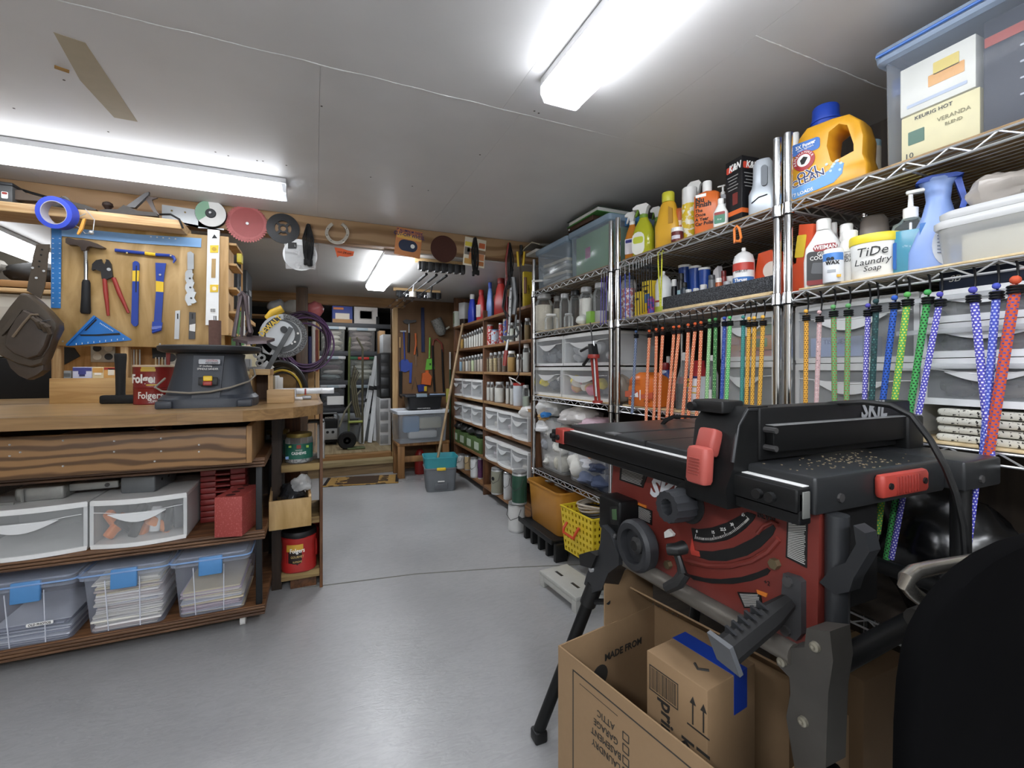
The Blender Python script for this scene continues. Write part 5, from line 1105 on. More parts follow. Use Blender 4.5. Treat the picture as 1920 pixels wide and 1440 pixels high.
t,w_,h=bottle('wax_bottle','small white shoe wax bottle with blue label on the second shelf','bottle',1546,1579,468,ZS,1.37,[(0,.95,2),(.02,1,2),(.9,1,2),(.93,.95,2)],mat('#dfe2e6',.4),1.,PRW,.93);patch(t,w_*1.2,h*.22,(0,-w_/2-.0003,h*.75),mat('#3f7fd0',.45),'label_band',bend=w_/2);txt('oe',.018,PRT,t,(-w_*.1,-w_/2-.002,h*.7),bend=w_/2,bold=.0006);txt('WAX',.014,PRT,t,(0,-w_/2-.002,h*.56),bend=w_/2,bold=.0005);patch(t,w_*.4,h*.08,(-.002,-w_/2-.0005,h*.32),mat('#9fa3a8',.5),'print_block',bend=w_/2);patch(t,w_*.2,h*.08,(w_*.3,-w_/2-.0005,h*.16),mat('#d9a21c',.5),'hazard_mark',bend=w_/2)
for px0,px1,py,X,lb,tx in ((1574,1600,421,1.47,'tall white soap bottle with ribbed cap behind the saddle soap',None),(1577,1609,434,1.42,'white saddle soap bottle with flip cap and fine print',1)):
    t,w_,h=bottle('soap_bottle',lb,'bottle',px0,px1,py,ZS,X,[(0,.96,2),(.02,1,2),(.68,1,2),(.74,.95,2),(.8,.85,2),(.82,.8,2)],mat('#dcdbd6',.4),1.,WHT,.82)
    if tx: txt('SADDLE',.015,PRT,t,(0,-w_/2-.001,h*.5),bend=w_/2,sx=.8);txt('SOAP',.015,PRT,t,(0,-w_/2-.001,h*.42),bend=w_/2,sx=.8);patch(t,w_*.9,.001,(0,-w_/2-.0003,h*.58),PRT,'print_line',bend=w_/2)
t,w_,h=bottle('brown_cap_bottle','bottle with tall clear cap over a brown lid behind the laundry tub','bottle',1614,1664,408,ZS,1.56,[(0,.95,3),(.02,1,3),(.55,1,3),(.62,.95,3),(.95,.8,2.5),(1,.6,2.2)],mat('#5e483c',.5),.7)
M().loft([superring(w_*f,w_*.7*f,h*a,20,2.6) for a,f in ((.62,.97),(.95,.84),(1.02,.6))]).build('clear_overcap',clear('#d9cfc6',.35,.2),t)
t,w_,h=bottle('laundry_tub','white tub with yellow lid hand-lettered as laundry soap','tub',1603,1679,443,ZS,1.42,[(0,.9,2.2),(.02,.93,2.2),(.8,1,2.2),(.82,1,2.2)],mat('#e4e4df',.4),.8,None)
M().loft([superring(w_*f,w_*.8*f,h*a,32,2.2) for a,f in ((.8,1.03),(.82,1.05),(.97,1.05),(1.,1.02))]).build('lid',mat('#e6cf1e',.4),t)
for s_,sz_,z_,x_ in (('TiDe',.034,.58,-.06),('Laundry',.024,.36,-.05),('Soap',.02,.2,-.05)): txt(s_,sz_,PRT,t,(x_*w_,-w_*.41,h*z_),shear=.25,rot=(0,R(-4),0))
patch(t,w_*.16,h*.6,(w_*.40,-w_*.3,h*.42),mat('#2c6cc2',.45),'printed_panel',rot=(0,0,R(42)))
t,w_,h=bottle('sanitizer_bottle','clear pump bottle of blue hand sanitizer on the second shelf','bottle',1679,1736,352,ZS,1.44,[(0,.95,4),(.02,1,4),(.52,1,4),(.58,.9,3.4),(.62,.55,2.4),(.66,.38,2)],clear('#dfeef2',.05,.05,.5),.6,WHT,.66)
b=[c for c in t.children if c.name.startswith('cap')][0];b.data.transform(Matrix.Translation((0,0,h*.66)) @ Matrix.Scale(.42,4,(0,0,1)) @ Matrix.Translation((0,0,-h*.66)) if 0 else Matrix.Identity(4))
bpy.data.objects.remove(b)
M().loft([superring(w_*f*.95,w_*.6*f*.92,h*a,24,4) for a,f in ((.015,.95),(.03,1),(.50,1))]).build('gel',clear('#1a9cc0',.9,.2,.1),t)
M().lathe([(w_*.2,h*.645),(w_*.2,h*.76),(w_*.08,h*.78),(w_*.06,h*.92)],18).build('pump_collar',WHT,t);M().rbox(-w_*.55,w_*.12,-.009,.009,h*.92,h*.965,.004).build('pump_spout',WHT,t,rz=R(175));patch(t,w_*.3,h*.42,(w_*.36,-w_*.29,h*.34),mat('#2b72c2',.45),'paper_label',rot=(0,0,R(12)));txt('Sur',.014,PRW,t,(w_*.30,-w_*.31,h*.36));txt('Re',.014,PRW,t,(w_*.28,-w_*.31,h*.29))
for z_ in (.07,.14,.2): M().cyl((0,0,h*.1),(0,0,h*.6),.003,n=8).build('dip_tube',WHT,t) if z_ == .07 else None
t,w_,h=bottle('fabric_spray','tall periwinkle blue fabric spray bottle with dark blue trigger','spray bottle',1712,1806,333,ZS,1.46,[(0,.96,2.6),(.03,1,2.6),(.22,.98,2.6),(.42,.78,2.4),(.6,.5,2.2),(.74,.38,2),(.76,.37,2),(.9,.42,2.2),(.965,.62,2.4),(.99,.6,2.4)],mat('#7f9fe0',.35),.55)
M().prism([(-w_*.34,h*.955),(w_*.3,h*.955),(w_*.36,h*.975),(w_*.25,h*1.0),(-w_*.1,h*1.015),(-w_*.28,h*.995)],-w_*.16,w_*.16).build('spray_head',mat('#1c4fc4',.35),t,sm=50);M().prism([(w_*.22,h*.95),(w_*.33,h*.95),(w_*.42,h*.7),(w_*.38,h*.62),(w_*.3,h*.64),(w_*.33,h*.72)],-w_*.08,w_*.08).build('trigger',mat('#1c4fc4',.35),t,sm=40)
M().prism([(w_*.05+w_*.24*math.cos(2*PI*i/20)+.012*w_,h*.25+h*.21*math.sin(2*PI*i/20)) for i in range(20)],-w_*.293,-w_*.286).build('paper_label',mat('#cfd6e2',.45),t,rz=R(14));
for i in range(6): patch(t,w_*.3,h*.008,(w_*.12,-w_*.29,h*(.35-.035*i)),mat('#6f7c9c',.5),'print_line',r=.0004,rot=(0,0,R(14)))
# clear food tubs with a bag on top
p=P(1880,HOR,X=1.46);t=T('food_tub','large clear food tub with snap lid at the end of the second shelf','tub',(1.372,p.y-.02,ZS),FACE)
q=lambda w_,zz: [(a,b,zz) for a,b in rrect(-w_/2,w_/2,0+(.24-w_)/2*.2,.22,.03)]
M().loft([q(.20,0),q(.205,.004),q(.225,.088)],caps=False).build('tub',clear('#e6e8e6',.3,.2),t);M().loft([q(.235,.086),q(.24,.09),q(.24,.102),q(.225,.106)],caps=True).build('lid',clear('#eceeee',.6,.25),t);M().loft([q(.215,.107),q(.22,.112),q(.22,.122),q(.2,.126)]).build('lid',clear('#eceeee',.6,.25),t)
M().loft([[(x*.78,.03+y*.75,z) for x,y,z in q(.2,zz)] for zz in (.006,.07)]).build('cream_pot',mat('#e0dbc4',.5),t)
t2=T('food_tub','small cream lidded tub standing at the shelf end beyond the clear tub','tub',(1.44,p.y-.20,ZS),FACE);M().lathe([(.055,0),(.058,.004),(.062,.15),(.001,.15)],24).build('tub',mat('#e3e3dd',.4),t2);M().lathe([(.064,.135),(.065,.15),(.06,.155),(.001,.155)],24).build('lid',WHT,t2)
o=M().lump((0,0,0),.15,.12,.075,.35,6,3).build('plastic_bag',clear('#d9d0c6',.5,.15,.6),None,(1.47,p.y+.0,ZS+.165));tag(o,'crumpled clear bag with a pale item lying on the food tub lid','bag')
o=M().rbox(-.03,.03,-.02,.02,0,.04,.004).build('red_packet',RED,None,(1.52,p.y-.06,ZS+.19),FACE);tag(o,'small red packet peeking out behind the clear bag','packet')
# --- second shelf, middle unit
yA,yB=YX(1240,SX+.01),YX(1450,SX+.01)
t=T('foam_tray','long tray lined with grey-black foam along the second shelf front','tray',(SX+.012,(yA+yB)/2,ZS),FACE);L2=(yA-yB)/2
M().rbox(-L2,L2,0,.30,0,.007,.002).build('base_board',LINW,t);FO=spk('#24262a','#5a5d62',420,.52,.9,.06,.5)
M().rbox(-L2,L2,.004,.02,.007,.060,.003).build('foam_front',FO,t);M().rbox(L2-.016,L2,.02,.30,.007,.060,.003).build('foam_end',FO,t);M().box(-L2,L2,.02,.30,.007,.012).build('foam_floor',FO,t,sm=0)
ZF=ZS+.0125
t,w_,h=bottle('label_jar','clear jar of red and white stickers at the end of the second shelf','jar',1163,1194,518,ZS,1.44,[(0,.95,2),(.03,1,2),(.78,1,2),(.86,.8,2),(.9,.78,2)],clear('#e6eaea',.15,.06,.9),1.,mat('#4a4c50',.35,.6),.9);M().lathe([(w_*.42,.004),(w_*.45,.01),(w_*.45,h*.7),(.001,h*.72)],18).build('contents',spk('#b92b33','#e6dfe2',60,.5,.5),t)
for i,(a,b,c,lb) in enumerate(((1197,1212,548,'lower yellow carton with black arrow beside the sticker jar'),(1208,1232,528,'taller yellow carton with blue corner beside the sticker jar'))):
    p,w_,h=at_(a,b,c,ZS,1.43+.03*i);t=T('yellow_carton',lb,'box',p,FACE);M().rbox(-w_/2,w_/2,-.03,.03,0,h,.001).build('carton',mat('#e3c21c',.5),t);patch(t,w_*.5,h*.08,(0,-.031,h*.7),PRT,'print_block',r=.001)
    if i: patch(t,w_*.6,h*.25,(w_*.2,-.0308,h*.5),mat('#2a62b5',.5),'blue_panel',r=.001);patch(t,w_*.7,h*.03,(0,-.031,h*.86),PRT,'print_line',r=.001)
t,w_,h=bottle('pink_can','small can with purple and pink print before the yellow cartons','can',1214,1227,556,ZS,1.385,[(0,.95,2),(.02,1,2),(.85,1,2),(.9,.7,2),(1,.6,2)],spk('#a23a8a','#3d49b0',70,.5,.4),1.)
t,w_,h=bottle('aerosol_can','white rounded aerosol can with yellow foot band behind the yellow cord','spray can',1229,1259,509,ZS,1.47,[(0,.96,2),(.02,1,2),(.68,1,2),(.8,.85,2),(.88,.5,2),(.92,.2,2)],mat('#dadddb',.35),1.,WHT,.92);patch(t,w_*1.3,h*.16,(0,-w_/2-.0003,h*.1),mat('#b9c93a',.5),'foot_band',bend=w_/2);patch(t,w_*.5,h*.04,(-w_*.1,-w_/2-.0006,h*.3),RED,'print_line',bend=w_/2)
for k,(a,b,c,X,cl,lb) in enumerate(((1270,1284,513,1.47,'#15161a','slim black aerosol can in the foam tray'),(1276,1290,530,1.43,'#1c2a38','short black bottle with a pale blue label in the foam tray'),(1258,1270,524,1.5,'#0f1013','black bottle with white cap behind the foam tray end'))):
    t,w_,h=bottle('dark_bottle',lb,'bottle',a,b,c,ZF if k < 2 else ZS,X,[(0,.95,2),(.02,1,2),(.7,1,2),(.78,.8,2),(.8,.75,2)],mat(cl,.4),1.,BLK if k < 2 else WHT,.8);patch(t,w_*.9,h*.35,(0,-w_/2-.0004,h*.35),mat('#9cc5cf' if k < 2 else '#d9dad6',.5),'paper_label',bend=w_/2)
for i,(a,b,c) in enumerate(((1272,1296,498),(1292,1315,500),(1310,1332,503))):
    p,w_,h=at_(a,b,c,ZF,1.58-.02*i);t=T('blue_cup','stacked blue plastic cup with white rim in the foam tray','cup',p,FACE,'blue cups in the foam tray');M().lathe([(w_*.36,0),(w_*.48,h*.97),(w_*.45,h*.97),(w_*.34,.003),(.0001,.003)],20).build('cup',mat('#1c48a8',.35),t);M().lathe([(w_*.48,h*.95),(w_*.5,h*.965),(w_*.5,h),(w_*.46,h)],20).build('rim',PRW,t)
random.seed(9)
for i,(a,b,c,cl) in enumerate(((1285,1297,543,'#a9abac'),(1299,1311,541,'#b5b6b8'),(1312,1326,534,'#c8cad0'),(1328,1341,516,'#55585c'),(1341,1354,522,'#b4572c'),(1352,1362,508,'#8a2a26'),(1356,1371,528,'#8d8f92'))):
    t,w_,h=bottle('small_bottle','small %s in the foam tray' % ('silver jar lid','silver tin','clear vial with white cap','grey film canister','orange-brown pill bottle','dark red capped bottle','grey steel jar')[i],'bottle',a,b,c,ZF,1.42+.02*(i % 3),[(0,.95,2),(.04,1,2),(.75,1,2),(.8,.9,2),(.82,.9,2)],mat(cl,.35,.4 if i in (0,1,6) else 0),1.,mat(('#c9cbcc','#c9cbcc','#e5e5e2','#3a3c40','#e6e2dc','#6a1a18','#9fa1a3')[i],.4),.82)
t=T('white_funnel','small white plastic scoop leaning in the foam tray','scoop',at_(1362,1380,504,ZF,1.5)[0],FACE);M().lathe([(.006,0),(.008,.04),(.025,.075),(.028,.10),(.026,.10),(.022,.075),(.001,.04)],16).build('scoop',WHT,t)
p,w_,h=at_(1340,1352,500,ZF,1.5);o=M().prism([(-.03,0),(.03,0),(.01,h),(-.012,h*.9)],-.012,.012).build('foil_packet',clear('#dcd9da',.6,.1),None,p,FACE);tag(o,'crumpled clear cellophane packet in the foam tray','packet')
t,w_,h=bottle('starting_fluid_can','white and blue spray can with red shoulder band in the foam tray','spray can',1376,1413,465,ZF,1.44,[(0,.97,2),(.02,1,2),(.72,1,2),(.84,.85,2),(.9,.5,2),(.93,.2,2)],mat('#e6e6e4',.3),1.,WHT,.93);patch(t,w_*1.35,h*.34,(0,-w_/2-.0003,h*.22),mat('#2f72c4',.4),'blue_band',bend=w_/2);patch(t,w_*1.35,h*.15,(0,-w_/2-.0003,h*.60),mat('#c8382a',.4),'red_band',bend=w_/2);txt('Thrust',.016,PRW,t,(-.002,-w_/2-.002,h*.33),bend=w_/2,bold=.0005);txt('Starting Fluid',.010,PRW,t,(-.002,-w_/2-.002,h*.22),bend=w_/2,bold=.0003,sx=.8);txt('THRUST',.012,PRT,t,(0,-w_/2-.002,h*.5),bend=w_/2)
t=T('red_dispenser','bright red-orange plastic dispenser with a round clear window','dispenser',at_(1412,1482,470,ZF,1.5)[0],FACE);h=ZP(472,t.location)-ZF
M().prism([(-.055,0),(.07,0),(.07,h*.62),(.02,h),(-.03,h*.98),(-.05,h*.3)],-.03,.03).build('body',mat('#dd4a1c',.4),t,sm=30);M().lathe([(.0001,0),(.03,0),(.028,.004),(.0001,.004)],24,Matrix.Translation((.02,-.031,h*.55)) @ Matrix.Rotation(R(90),4,'X')).build('window',mat('#d8cfc0',.3),t);M().prism([(-.05,0),(.07,0),(.07,h*.35),(-.045,h*.35)],-.05,-.03).build('front_lip',mat('#d8471c',.4),t,sm=30)
# --- left unit: jars on the second shelf
def mason(label,px0,px1,pyt,z,X,cont=None,lvl=.8,lid=None,group=None,n=20,cat='jar',rz=FACE,name='glass_jar',gl=None):
    p,w_,h=at_(px0,px1,pyt,z,X);t=T(name,label,cat,p,rz,group);r=w_/2
    M().lathe([(r*.9,0),(r,h*.04),(r,h*.7),(r*.93,h*.78),(r*.72,h*.86),(r*.72,h*.9)],n).build('glass',gl or clear('#eef4f3',.05,.05,.6),t)
    if cont: M().lathe([(r*.85,h*.015),(r*.93,h*.04),(r*.93,h*min(lvl,.7)),(.001,h*min(lvl,.7))],n).build('contents',cont,t)
    if lid is not None: M().lathe([(r*.76,h*.87),(r*.78,h*.88),(r*.78,h*.985),(r*.74,h),(.001,h)],n).build('lid',lid,t)
    return t
LID=mat('#b9bbbc',.35,.2);RICE=mat('#d9d2c0',.8,n=.15,sc=90);FLOUR=mat('#e4e2da',.8)
mason('wide glass jar of pale grain at the left end of the second shelf',1003,1037,552,ZS,1.42,RICE,.7,LID)
mason('low wide jar with white lid in front of the grain jar',1021,1047,589,ZS,1.385,None,0,PRW)
mason('narrow glass jar of cream powder behind the low jar',1036,1054,556,ZS,1.5,RICE,.65,LID)
mason('empty tall glass jar on the second shelf beside the cream powder jar',1049,1069,551,ZS,1.44,None,0,LID)
mason('short empty glass jar before the tall empty jar',1057,1075,588,ZS,1.385,None,0,LID)
mason('tall dark-necked glass jar on the second shelf',1068,1089,545,ZS,1.46,None,0,mat('#3c3e40',.4,.5))
mason('large glass jar full of white powder on the second shelf',1086,1113,539,ZS,1.44,FLOUR,.7,LID)
mason('large empty glass jar nearest the chrome posts on the second shelf',1112,1142,531,ZS,1.44,mat('#c9c9c6',.6),.3,LID)
o=M().lump((0,0,0),.07,.07,.06,.3,6,5).build('plastic_bag',mat('#dfe3dd',.4),None,(1.40,YX(1092,1.40),ZS+.03));tag(o,'small white plastic bag between the jars','bag')
p,w_,h=at_(1101,1116,584,ZS,1.39);o=M().rbox(-w_/2,w_/2,-.02,.02,0,h,.002).build('green_box',mat('#7fb83a',.5),None,p,FACE);tag(o,'small lime green box standing before the glass jars','box')
# --- left unit top shelf: two clear lidded tubs, papers and a green binder
for px0,px1,pyt,lb,cc in ((1006,1066,448,'clear blue-rimmed tub of papers at the left end of the top shelf',0),(1068,1146,410,'clear blue-rimmed tub of green folders with a pink note on the top shelf',1)):
    yh,yl=YX(px0,1.385),YX(px1,1.385);h=ZP(pyt+8,P((px0+px1)/2,500,X=1.385))-ZT
    t=latch_bin(lb,0,yh-yl,0,0,min(h,.30),.36,False,clear('#cfe2f2',.26,.12,.5),clear('#a9c6e0',.5,.3,.4),ribs=False,taper=.92);t.location=(1.375,(yh+yl)/2,ZT);t.rotation_euler=(0,0,FACE);hh=min(h,.30)
    if cc:
        M().rbox((yh-yl)/2-.01,(yh-yl)/2+.016,.1,.2,hh-.06,hh-.004,.004).build('latch',LB,t)
        o=M().rbox(-(yh-yl)*.40,(yh-yl)*.40,.03,.06,.008,hh-.04,.002).build('green_folder',mat('#7db877',.5),None,t.location,FACE);tag(o,'pale green folder filling the front of the clear tub','folder');patch(o,.05,.06,(-.04,.029,hh*.45),mat('#d85a9a',.5),'pink_note',r=.001)
        o=M().rbox(-(yh-yl)*.40,(yh-yl)*.40,.10,.18,.008,hh-.05,.002).build('green_folder',mat('#6fa86a',.5),None,t.location,FACE);tag(o,'darker green folder behind the one with the pink note','folder')
    else:
        for i in range(6):
            o=M().rbox(-(yh-yl)*.36,(yh-yl)*.36,.03,.28,0,.018,.002).build('paper_stack',mat(('#c9c6bc','#8f8d88','#d9cdb0')[i % 3],.7),None,t.location+Vector((0,0,.01+i*.026)),FACE);o.rotation_euler=(.0,R(-4+3*(i % 3)),FACE);tag(o,'stack of papers lying in the clear paper tub','papers','papers in the top tub')
t=T('green_binder','green binder with white pages squeezed flat under the ceiling','binder',(1.5,YX(1120,1.5),1.955),FACE);M().rbox(-.16,.16,-.11,.12,0,.005,.002).build('cover',mat('#4f9a45',.5),t,rot=(0,R(-1),0));M().rbox(-.15,.155,-.10,.12,.006,.028,.002).build('pages',WHT,t);M().rbox(-.16,.16,-.11,.12,.029,.033,.002).build('cover',mat('#3c4a3c',.5),t)
t=T('brown_box','flat dark brown box under the green binder','box',(1.42,YX(1095,1.42),1.928),FACE);M().rbox(-.15,.12,-.02,.1,0,.026,.002).build('carton',mat('#4b2f1f',.6),t);M().ball((-.13,-.02,.012),.006).build('pin',PRW,t)
t=T('paper_roll','curled grey sheet of paper resting on the end tub under the ceiling','paper',(1.42,YX(1010,1.42),1.90),FACE)
rings=[]
for i in range(13): a=i/12;x=-.22+.36*a;z=.05*math.sin(PI*a)+.02;rings.append([(x,-.06,z),(x,.2,z+.02),(x,.2,z+.022),(x,-.06,z+.002)])
M().loft(rings).build('sheet',mat('#8f8c84',.7),t);M().rbox(-.10,.06,-.05,.12,0,.02,.002).build('envelope',mat('#d2d2cc',.6),t);M().tube([(-.22,-.06,.022),(-.1,-.06,.06),(.02,-.06,.072),(.13,-.06,.03)],.003,5).build('bright_edge',mat('#d9d2b4',.5),t)
t=T('dowel_rod','white dowel rod poking out beside the end tub','rod',(1.37,YX(988,1.3),1.70));M().tube([(-.02,.02,.0),(.06,-.12,-.01)],.008,8).build('rod',WHT,t)
# --- left unit third shelf: two by two drawers
for px0,px1,pyt,z,lb,cols in ((1001,1050,690,Z3,'clear drawer of white and yellow bits, lower left of four on the third shelf',('#f4f2ec','#f0dc2a','#e0a08a','#5f6468')),(1051,1140,690,Z3,'clear drawer of colourful toys, lower right of four on the third shelf',('#f2dc1a','#e8789a','#4f83d2','#f2ecdc','#e0a85a')),(1003,1053,634,Z3+.19,'clear drawer of pale pieces stacked upper left of four',('#e9edf0','#70787e')),(1054,1142,634,Z3+.19,'clear drawer of dark pieces stacked upper right of four',('#a9aeb2','#c9ccce'))):
    yh,yl=YX(px0,1.375),YX(px1,1.375);t=drawer(lb,1.385,yh-yl-.004,(yh+yl)/2,z,.182,.30,bulge=.012,rz=FACE,fm=clear('#e2e5e8',.06,.15,.12),name='storage_box_drawer');t.location=(1.385,(yh+yl)/2,z)
    random.seed(px0)
    for i in range(9):
        o=M().lump((0,0,0),.075,.06,.06,.3,5,i,10,7).build('toy_piece',mat(random.choice(cols),.5),None,(1.415+random.uniform(0,.05),(yh+yl)/2+random.uniform(-.36,.36)*(yh-yl),z+.045+random.uniform(0,.06)));tag(o,'small odd piece inside the '+lb.split(',')[0].replace(' stacked',''),'toy','pieces in drawer %d' % px0)
# caulking gun hung from the second shelf
p=P(1108,610,X=1.335);t=T('caulking_gun','red caulking gun with black trigger handle hanging from the wire shelf','caulking gun',p,FACE);s=dep(p)
g_=lambda a,b,y=0: ((a-1108)*s,y,(610-b)*s)
M().tube([g_(1106,604),g_(1108,618),g_(1112,635),g_(1114,646)],.0035,6).build('hook',DSTEEL,t);M().tube([g_(1117,668),g_(1121,700),g_(1130,748)],.024,14).build('barrel',RED,t) if 0 else None
for dx in (-7,7): M().bar(g_(1117+dx,668),g_(1130+dx*.8,752),.012,.008).build('cradle_rail',RED,t)
M().lathe([(.03,0),(.032,.01),(.03,.02)],20,Matrix.Translation(g_(1117,672))).build('collar',RED,t);M().lathe([(.026,0),(.026,.012)],18,Matrix.Translation(g_(1130,754))).build('front_plate',RED,t);M().tube([g_(1116,640),g_(1126,742)],.007,8).build('push_rod',STEEL,t)
M().prism([g_(a,b)[::2] for a,b in ((1108,645),(1118,645),(1125,668),(1110,668))],-.018,.018).build('frame',BLK,t,sm=0);M().tube([g_(1112,652),g_(1095,651),g_(1073,657)],.008,8).build('handle',BLK,t);M().tube([g_(1112,660),g_(1098,672),g_(1082,684)],.009,8).build('trigger',BLK,t)
# --- left unit fourth shelf: tub and bags
yh,yl=YX(985,1.35),YX(1056,1.35)
def opentub(label,px0,px1,z,h,X,d,m,name='laundry_tub',rim=None,taper=.85):
    yh,yl=YX(px0,X),YX(px1,X);W=(yh-yl)/2;t=T(name,label,'tub',(X,(yh+yl)/2,z),FACE)
    q=lambda f,zz: [(a,b,zz) for a,b in rrect(-W*f,W*f,d*(1-f)/2,d*(1+f)/2,.04,4)]
    M().loft([q(taper,0),q(taper+.02,.006),q(.96,h-.012),q(1,h-.010),q(1,h),q(.975,h),q(.93,h-.02),q(taper-.01,.01)]).build('tub',m,t);return t,W
t,W=opentub('tall clear tub stuffed with white rags on the fourth shelf',1004,1052,Z4,.33,1.378,.40,clear('#f2f4f4',.1,.15,.25))
t2,W2_=opentub('clear tub of blue and orange rags on the fourth shelf by the chrome posts',1054,1139,Z4,.27,1.378,.40,clear('#eceff4',.09,.15,.25))
random.seed(21)
def heap(tt,W_,d,items,lab,grp,h0):
    for i,(x,y,z,sx,sz,c) in enumerate(items):
        q=Matrix.Rotation(FACE,3,'Z') @ Vector((x*W_,y*d,0))
        o=M().lump((0,0,0),sx,sx*.9,sz,.4,7,i+int(z*90)).build('rag',mat(c,.75,bump=.3,sc=30),None,(tt.location.x+q.x,tt.location.y+q.y,tt.location.z+z));tag(o,lab[c],'rag',grp+c)
heap(t,W,.4,[(-.35,.2,.06,.13,.10,'#d5d4cc'),(.38,.2,.06,.13,.10,'#c7c4b4'),(.0,.3,.14,.15,.08,'#dddcd6'),(-.42,.16,.16,.12,.09,'#8d9096'),(.42,.16,.16,.12,.09,'#d5d4cc'),(-.3,.22,.25,.14,.09,'#dddcd6'),(.36,.24,.25,.14,.09,'#c7c4b4')],{'#d5d4cc': 'off-white rag bundle inside the tall clear tub','#c7c4b4': 'cream rag bundle inside the tall clear tub','#dddcd6': 'white rag bundle inside the tall clear tub','#8d9096': 'grey rag bundle inside the tall clear tub'},'tall tub rags ',.3)
heap(t2,W2_,.4,[(.55,.16,.05,.17,.09,'#3f4d6e'),(.05,.16,.05,.17,.09,'#5b6784'),(.5,.18,.13,.18,.07,'#2f3b58'),(.05,.18,.13,.16,.08,'#c9ccd2'),(.35,.2,.20,.22,.06,'#e58a3f'),(-.5,.18,.10,.17,.17,'#d9d8d0')],{'#3f4d6e': 'navy rag in the low clear tub','#5b6784': 'grey-blue rag in the low clear tub','#2f3b58': 'dark blue rag in the low clear tub','#c9ccd2': 'pale grey rag in the low clear tub','#e58a3f': 'orange cloth on the rags in the low clear tub','#d9d8d0': 'white rag in the low clear tub'},'low tub rags ',.2)
for i,(a,b,sx,sz,c,lb) in enumerate(((1005,772,.20,.13,'#dcdad6','white plastic bag bulging over the tall clear tub'),(1035,765,.20,.12,'#cfd0ce','grey-white plastic bag piled over the clear tubs'),(1032,800,.20,.12,'#d9dadb','pale plastic bag spilling between the two clear tubs'),(1090,782,.24,.12,'#c4c0bd','beige mesh bag heaped under the third shelf'),(1120,796,.18,.08,'#d8b6c4','pink plastic bag heaped by the chrome posts'),(1018,782,.07,.05,'#c59a5a','tan cloth showing between the white bags'))):
    p=P(a,b,X=1.45 if i != 5 else 1.37);o=M().lump((0,0,0),sx,sx*1.1,sz,.45,7,i+2,28,18).build('plastic_bag',mat(c,.3,bump=.35,sc=40),None,p);tag(o,lb,'bag')
p=P(1023,778,X=1.35);o=M().lump((0,0,0),.07,.05,.035,.4,6,3).build('blue_glove',mat('#2f7fd0',.4),None,p);tag(o,'bright blue plastic piece lying on the white bags','cloth')
# --- bottom shelf of the left unit
t,W=opentub('tall orange plastic bin full of cables at the bottom of the wire shelf',986,1047,.0,.262,1.29,.34,mat('#c98628',.4,n=.05),'orange_bin',taper=.86);t.location.z=.121
random.seed(4)
for i in range(7):
    pts=[(random.uniform(-.8,.8)*W,random.uniform(.08,.3),.235+random.uniform(0,.05)) for _ in range(5)];q=[]
    for k in range(4):
        for j in range(5): q.append(Vector(pts[k]).lerp(Vector(pts[k+1]),j/5))
    o=M().tube(q,.006,6).build('cable',BLK if i % 3 else mat('#8f8a80',.5),None,t.location,FACE);tag(o,'black cable tangled in the orange bin' if i % 3 else 'grey cable tangled in the orange bin','cable','cables in the orange bin %d' % (1 if i % 3 else 0))
yh,yl=min(t.location.y+W+.02,YA-.02),t.location.y-W-.0
k_=T('black_tray','black ribbed plastic tray under the orange bin','tray',(1.25,(yh+yl)/2,0),FACE);hw2=(yh-yl)/2;M().rbox(-hw2,hw2,.0,.42,.105,.12,.004).build('top',BLK,k_);
for i in range(5): M().rbox(-hw2+.03+i*hw2*.46,-hw2+.06+i*hw2*.46,.01,.085,.0,.105,.004).build('rib',BLK,k_)
M().rbox(-hw2-.01,hw2+.01,-.012,.0,.10,.13,.004).build('lip',BLK,k_)
# yellow perforated basket with red handle
yh,yl=2.25,1.955;bw=.29;t=T('plastic_basket','yellow perforated plastic basket with red handle full of cables','basket',(1.285,(yh+yl)/2,.093),FACE+R(4));YB_=mat('#e9c81c',.4)
hb_=.245;bd=.24
def wall(p0,p1,z1,nx,nz,tp):
    """perforated side: a grid of square bars leaves real holes"""
    b=M();p0,p1=Vector(p0),Vector(p1);d=p1-p0;nrm=Vector((d.y,-d.x,0)).normalized();th=.003
    def pt(u,v): sh=1-tp*(1-v);c=(p0+p1)/2;x=c+(p0+d*u-c)*sh;return Vector((x.x,x.y,z1*v))+nrm*(tp*.12*(v-1))
    us=[0]+[ (i+e)/nx for i in range(nx) for e in (.28,.72)]+[1];vs_=[0]+[(j+e)/nz for j in range(nz) for e in (.26,.74)]+[1]
    for a in range(len(us)-1):
        for c in range(len(vs_)-1):
            if a % 2 == 1 and c % 2 == 1 and c < len(vs_)-1: continue
            q=[pt(us[a],vs_[c]),pt(us[a+1],vs_[c]),pt(us[a+1],vs_[c+1]),pt(us[a],vs_[c+1])]
            b.add([x-nrm*th/2 for x in q]+[x+nrm*th/2 for x in q],[(0,1,2,3),(7,6,5,4),(0,4,5,1),(1,5,6,2),(2,6,7,3),(3,7,4,0)])
    return b
cs=[(-bw/2,0,0),(bw/2,0,0),(bw/2,bd,0),(-bw/2,bd,0)]
for i in range(4): wall(cs[i],cs[(i+1) % 4],hb_,9 if i % 2 == 0 else 8,7,.14).build('perforated_side',YB_,t,sm=0)
M().rbox(-bw/2*.86,bw/2*.86,bd*.07,bd*.93,0,.005,.002).build('bottom',YB_,t);M().tube([(-bw/2,0,hb_),(bw/2,0,hb_),(bw/2,bd,hb_),(-bw/2,bd,hb_)],.006,6,True).build('rim',YB_,t)
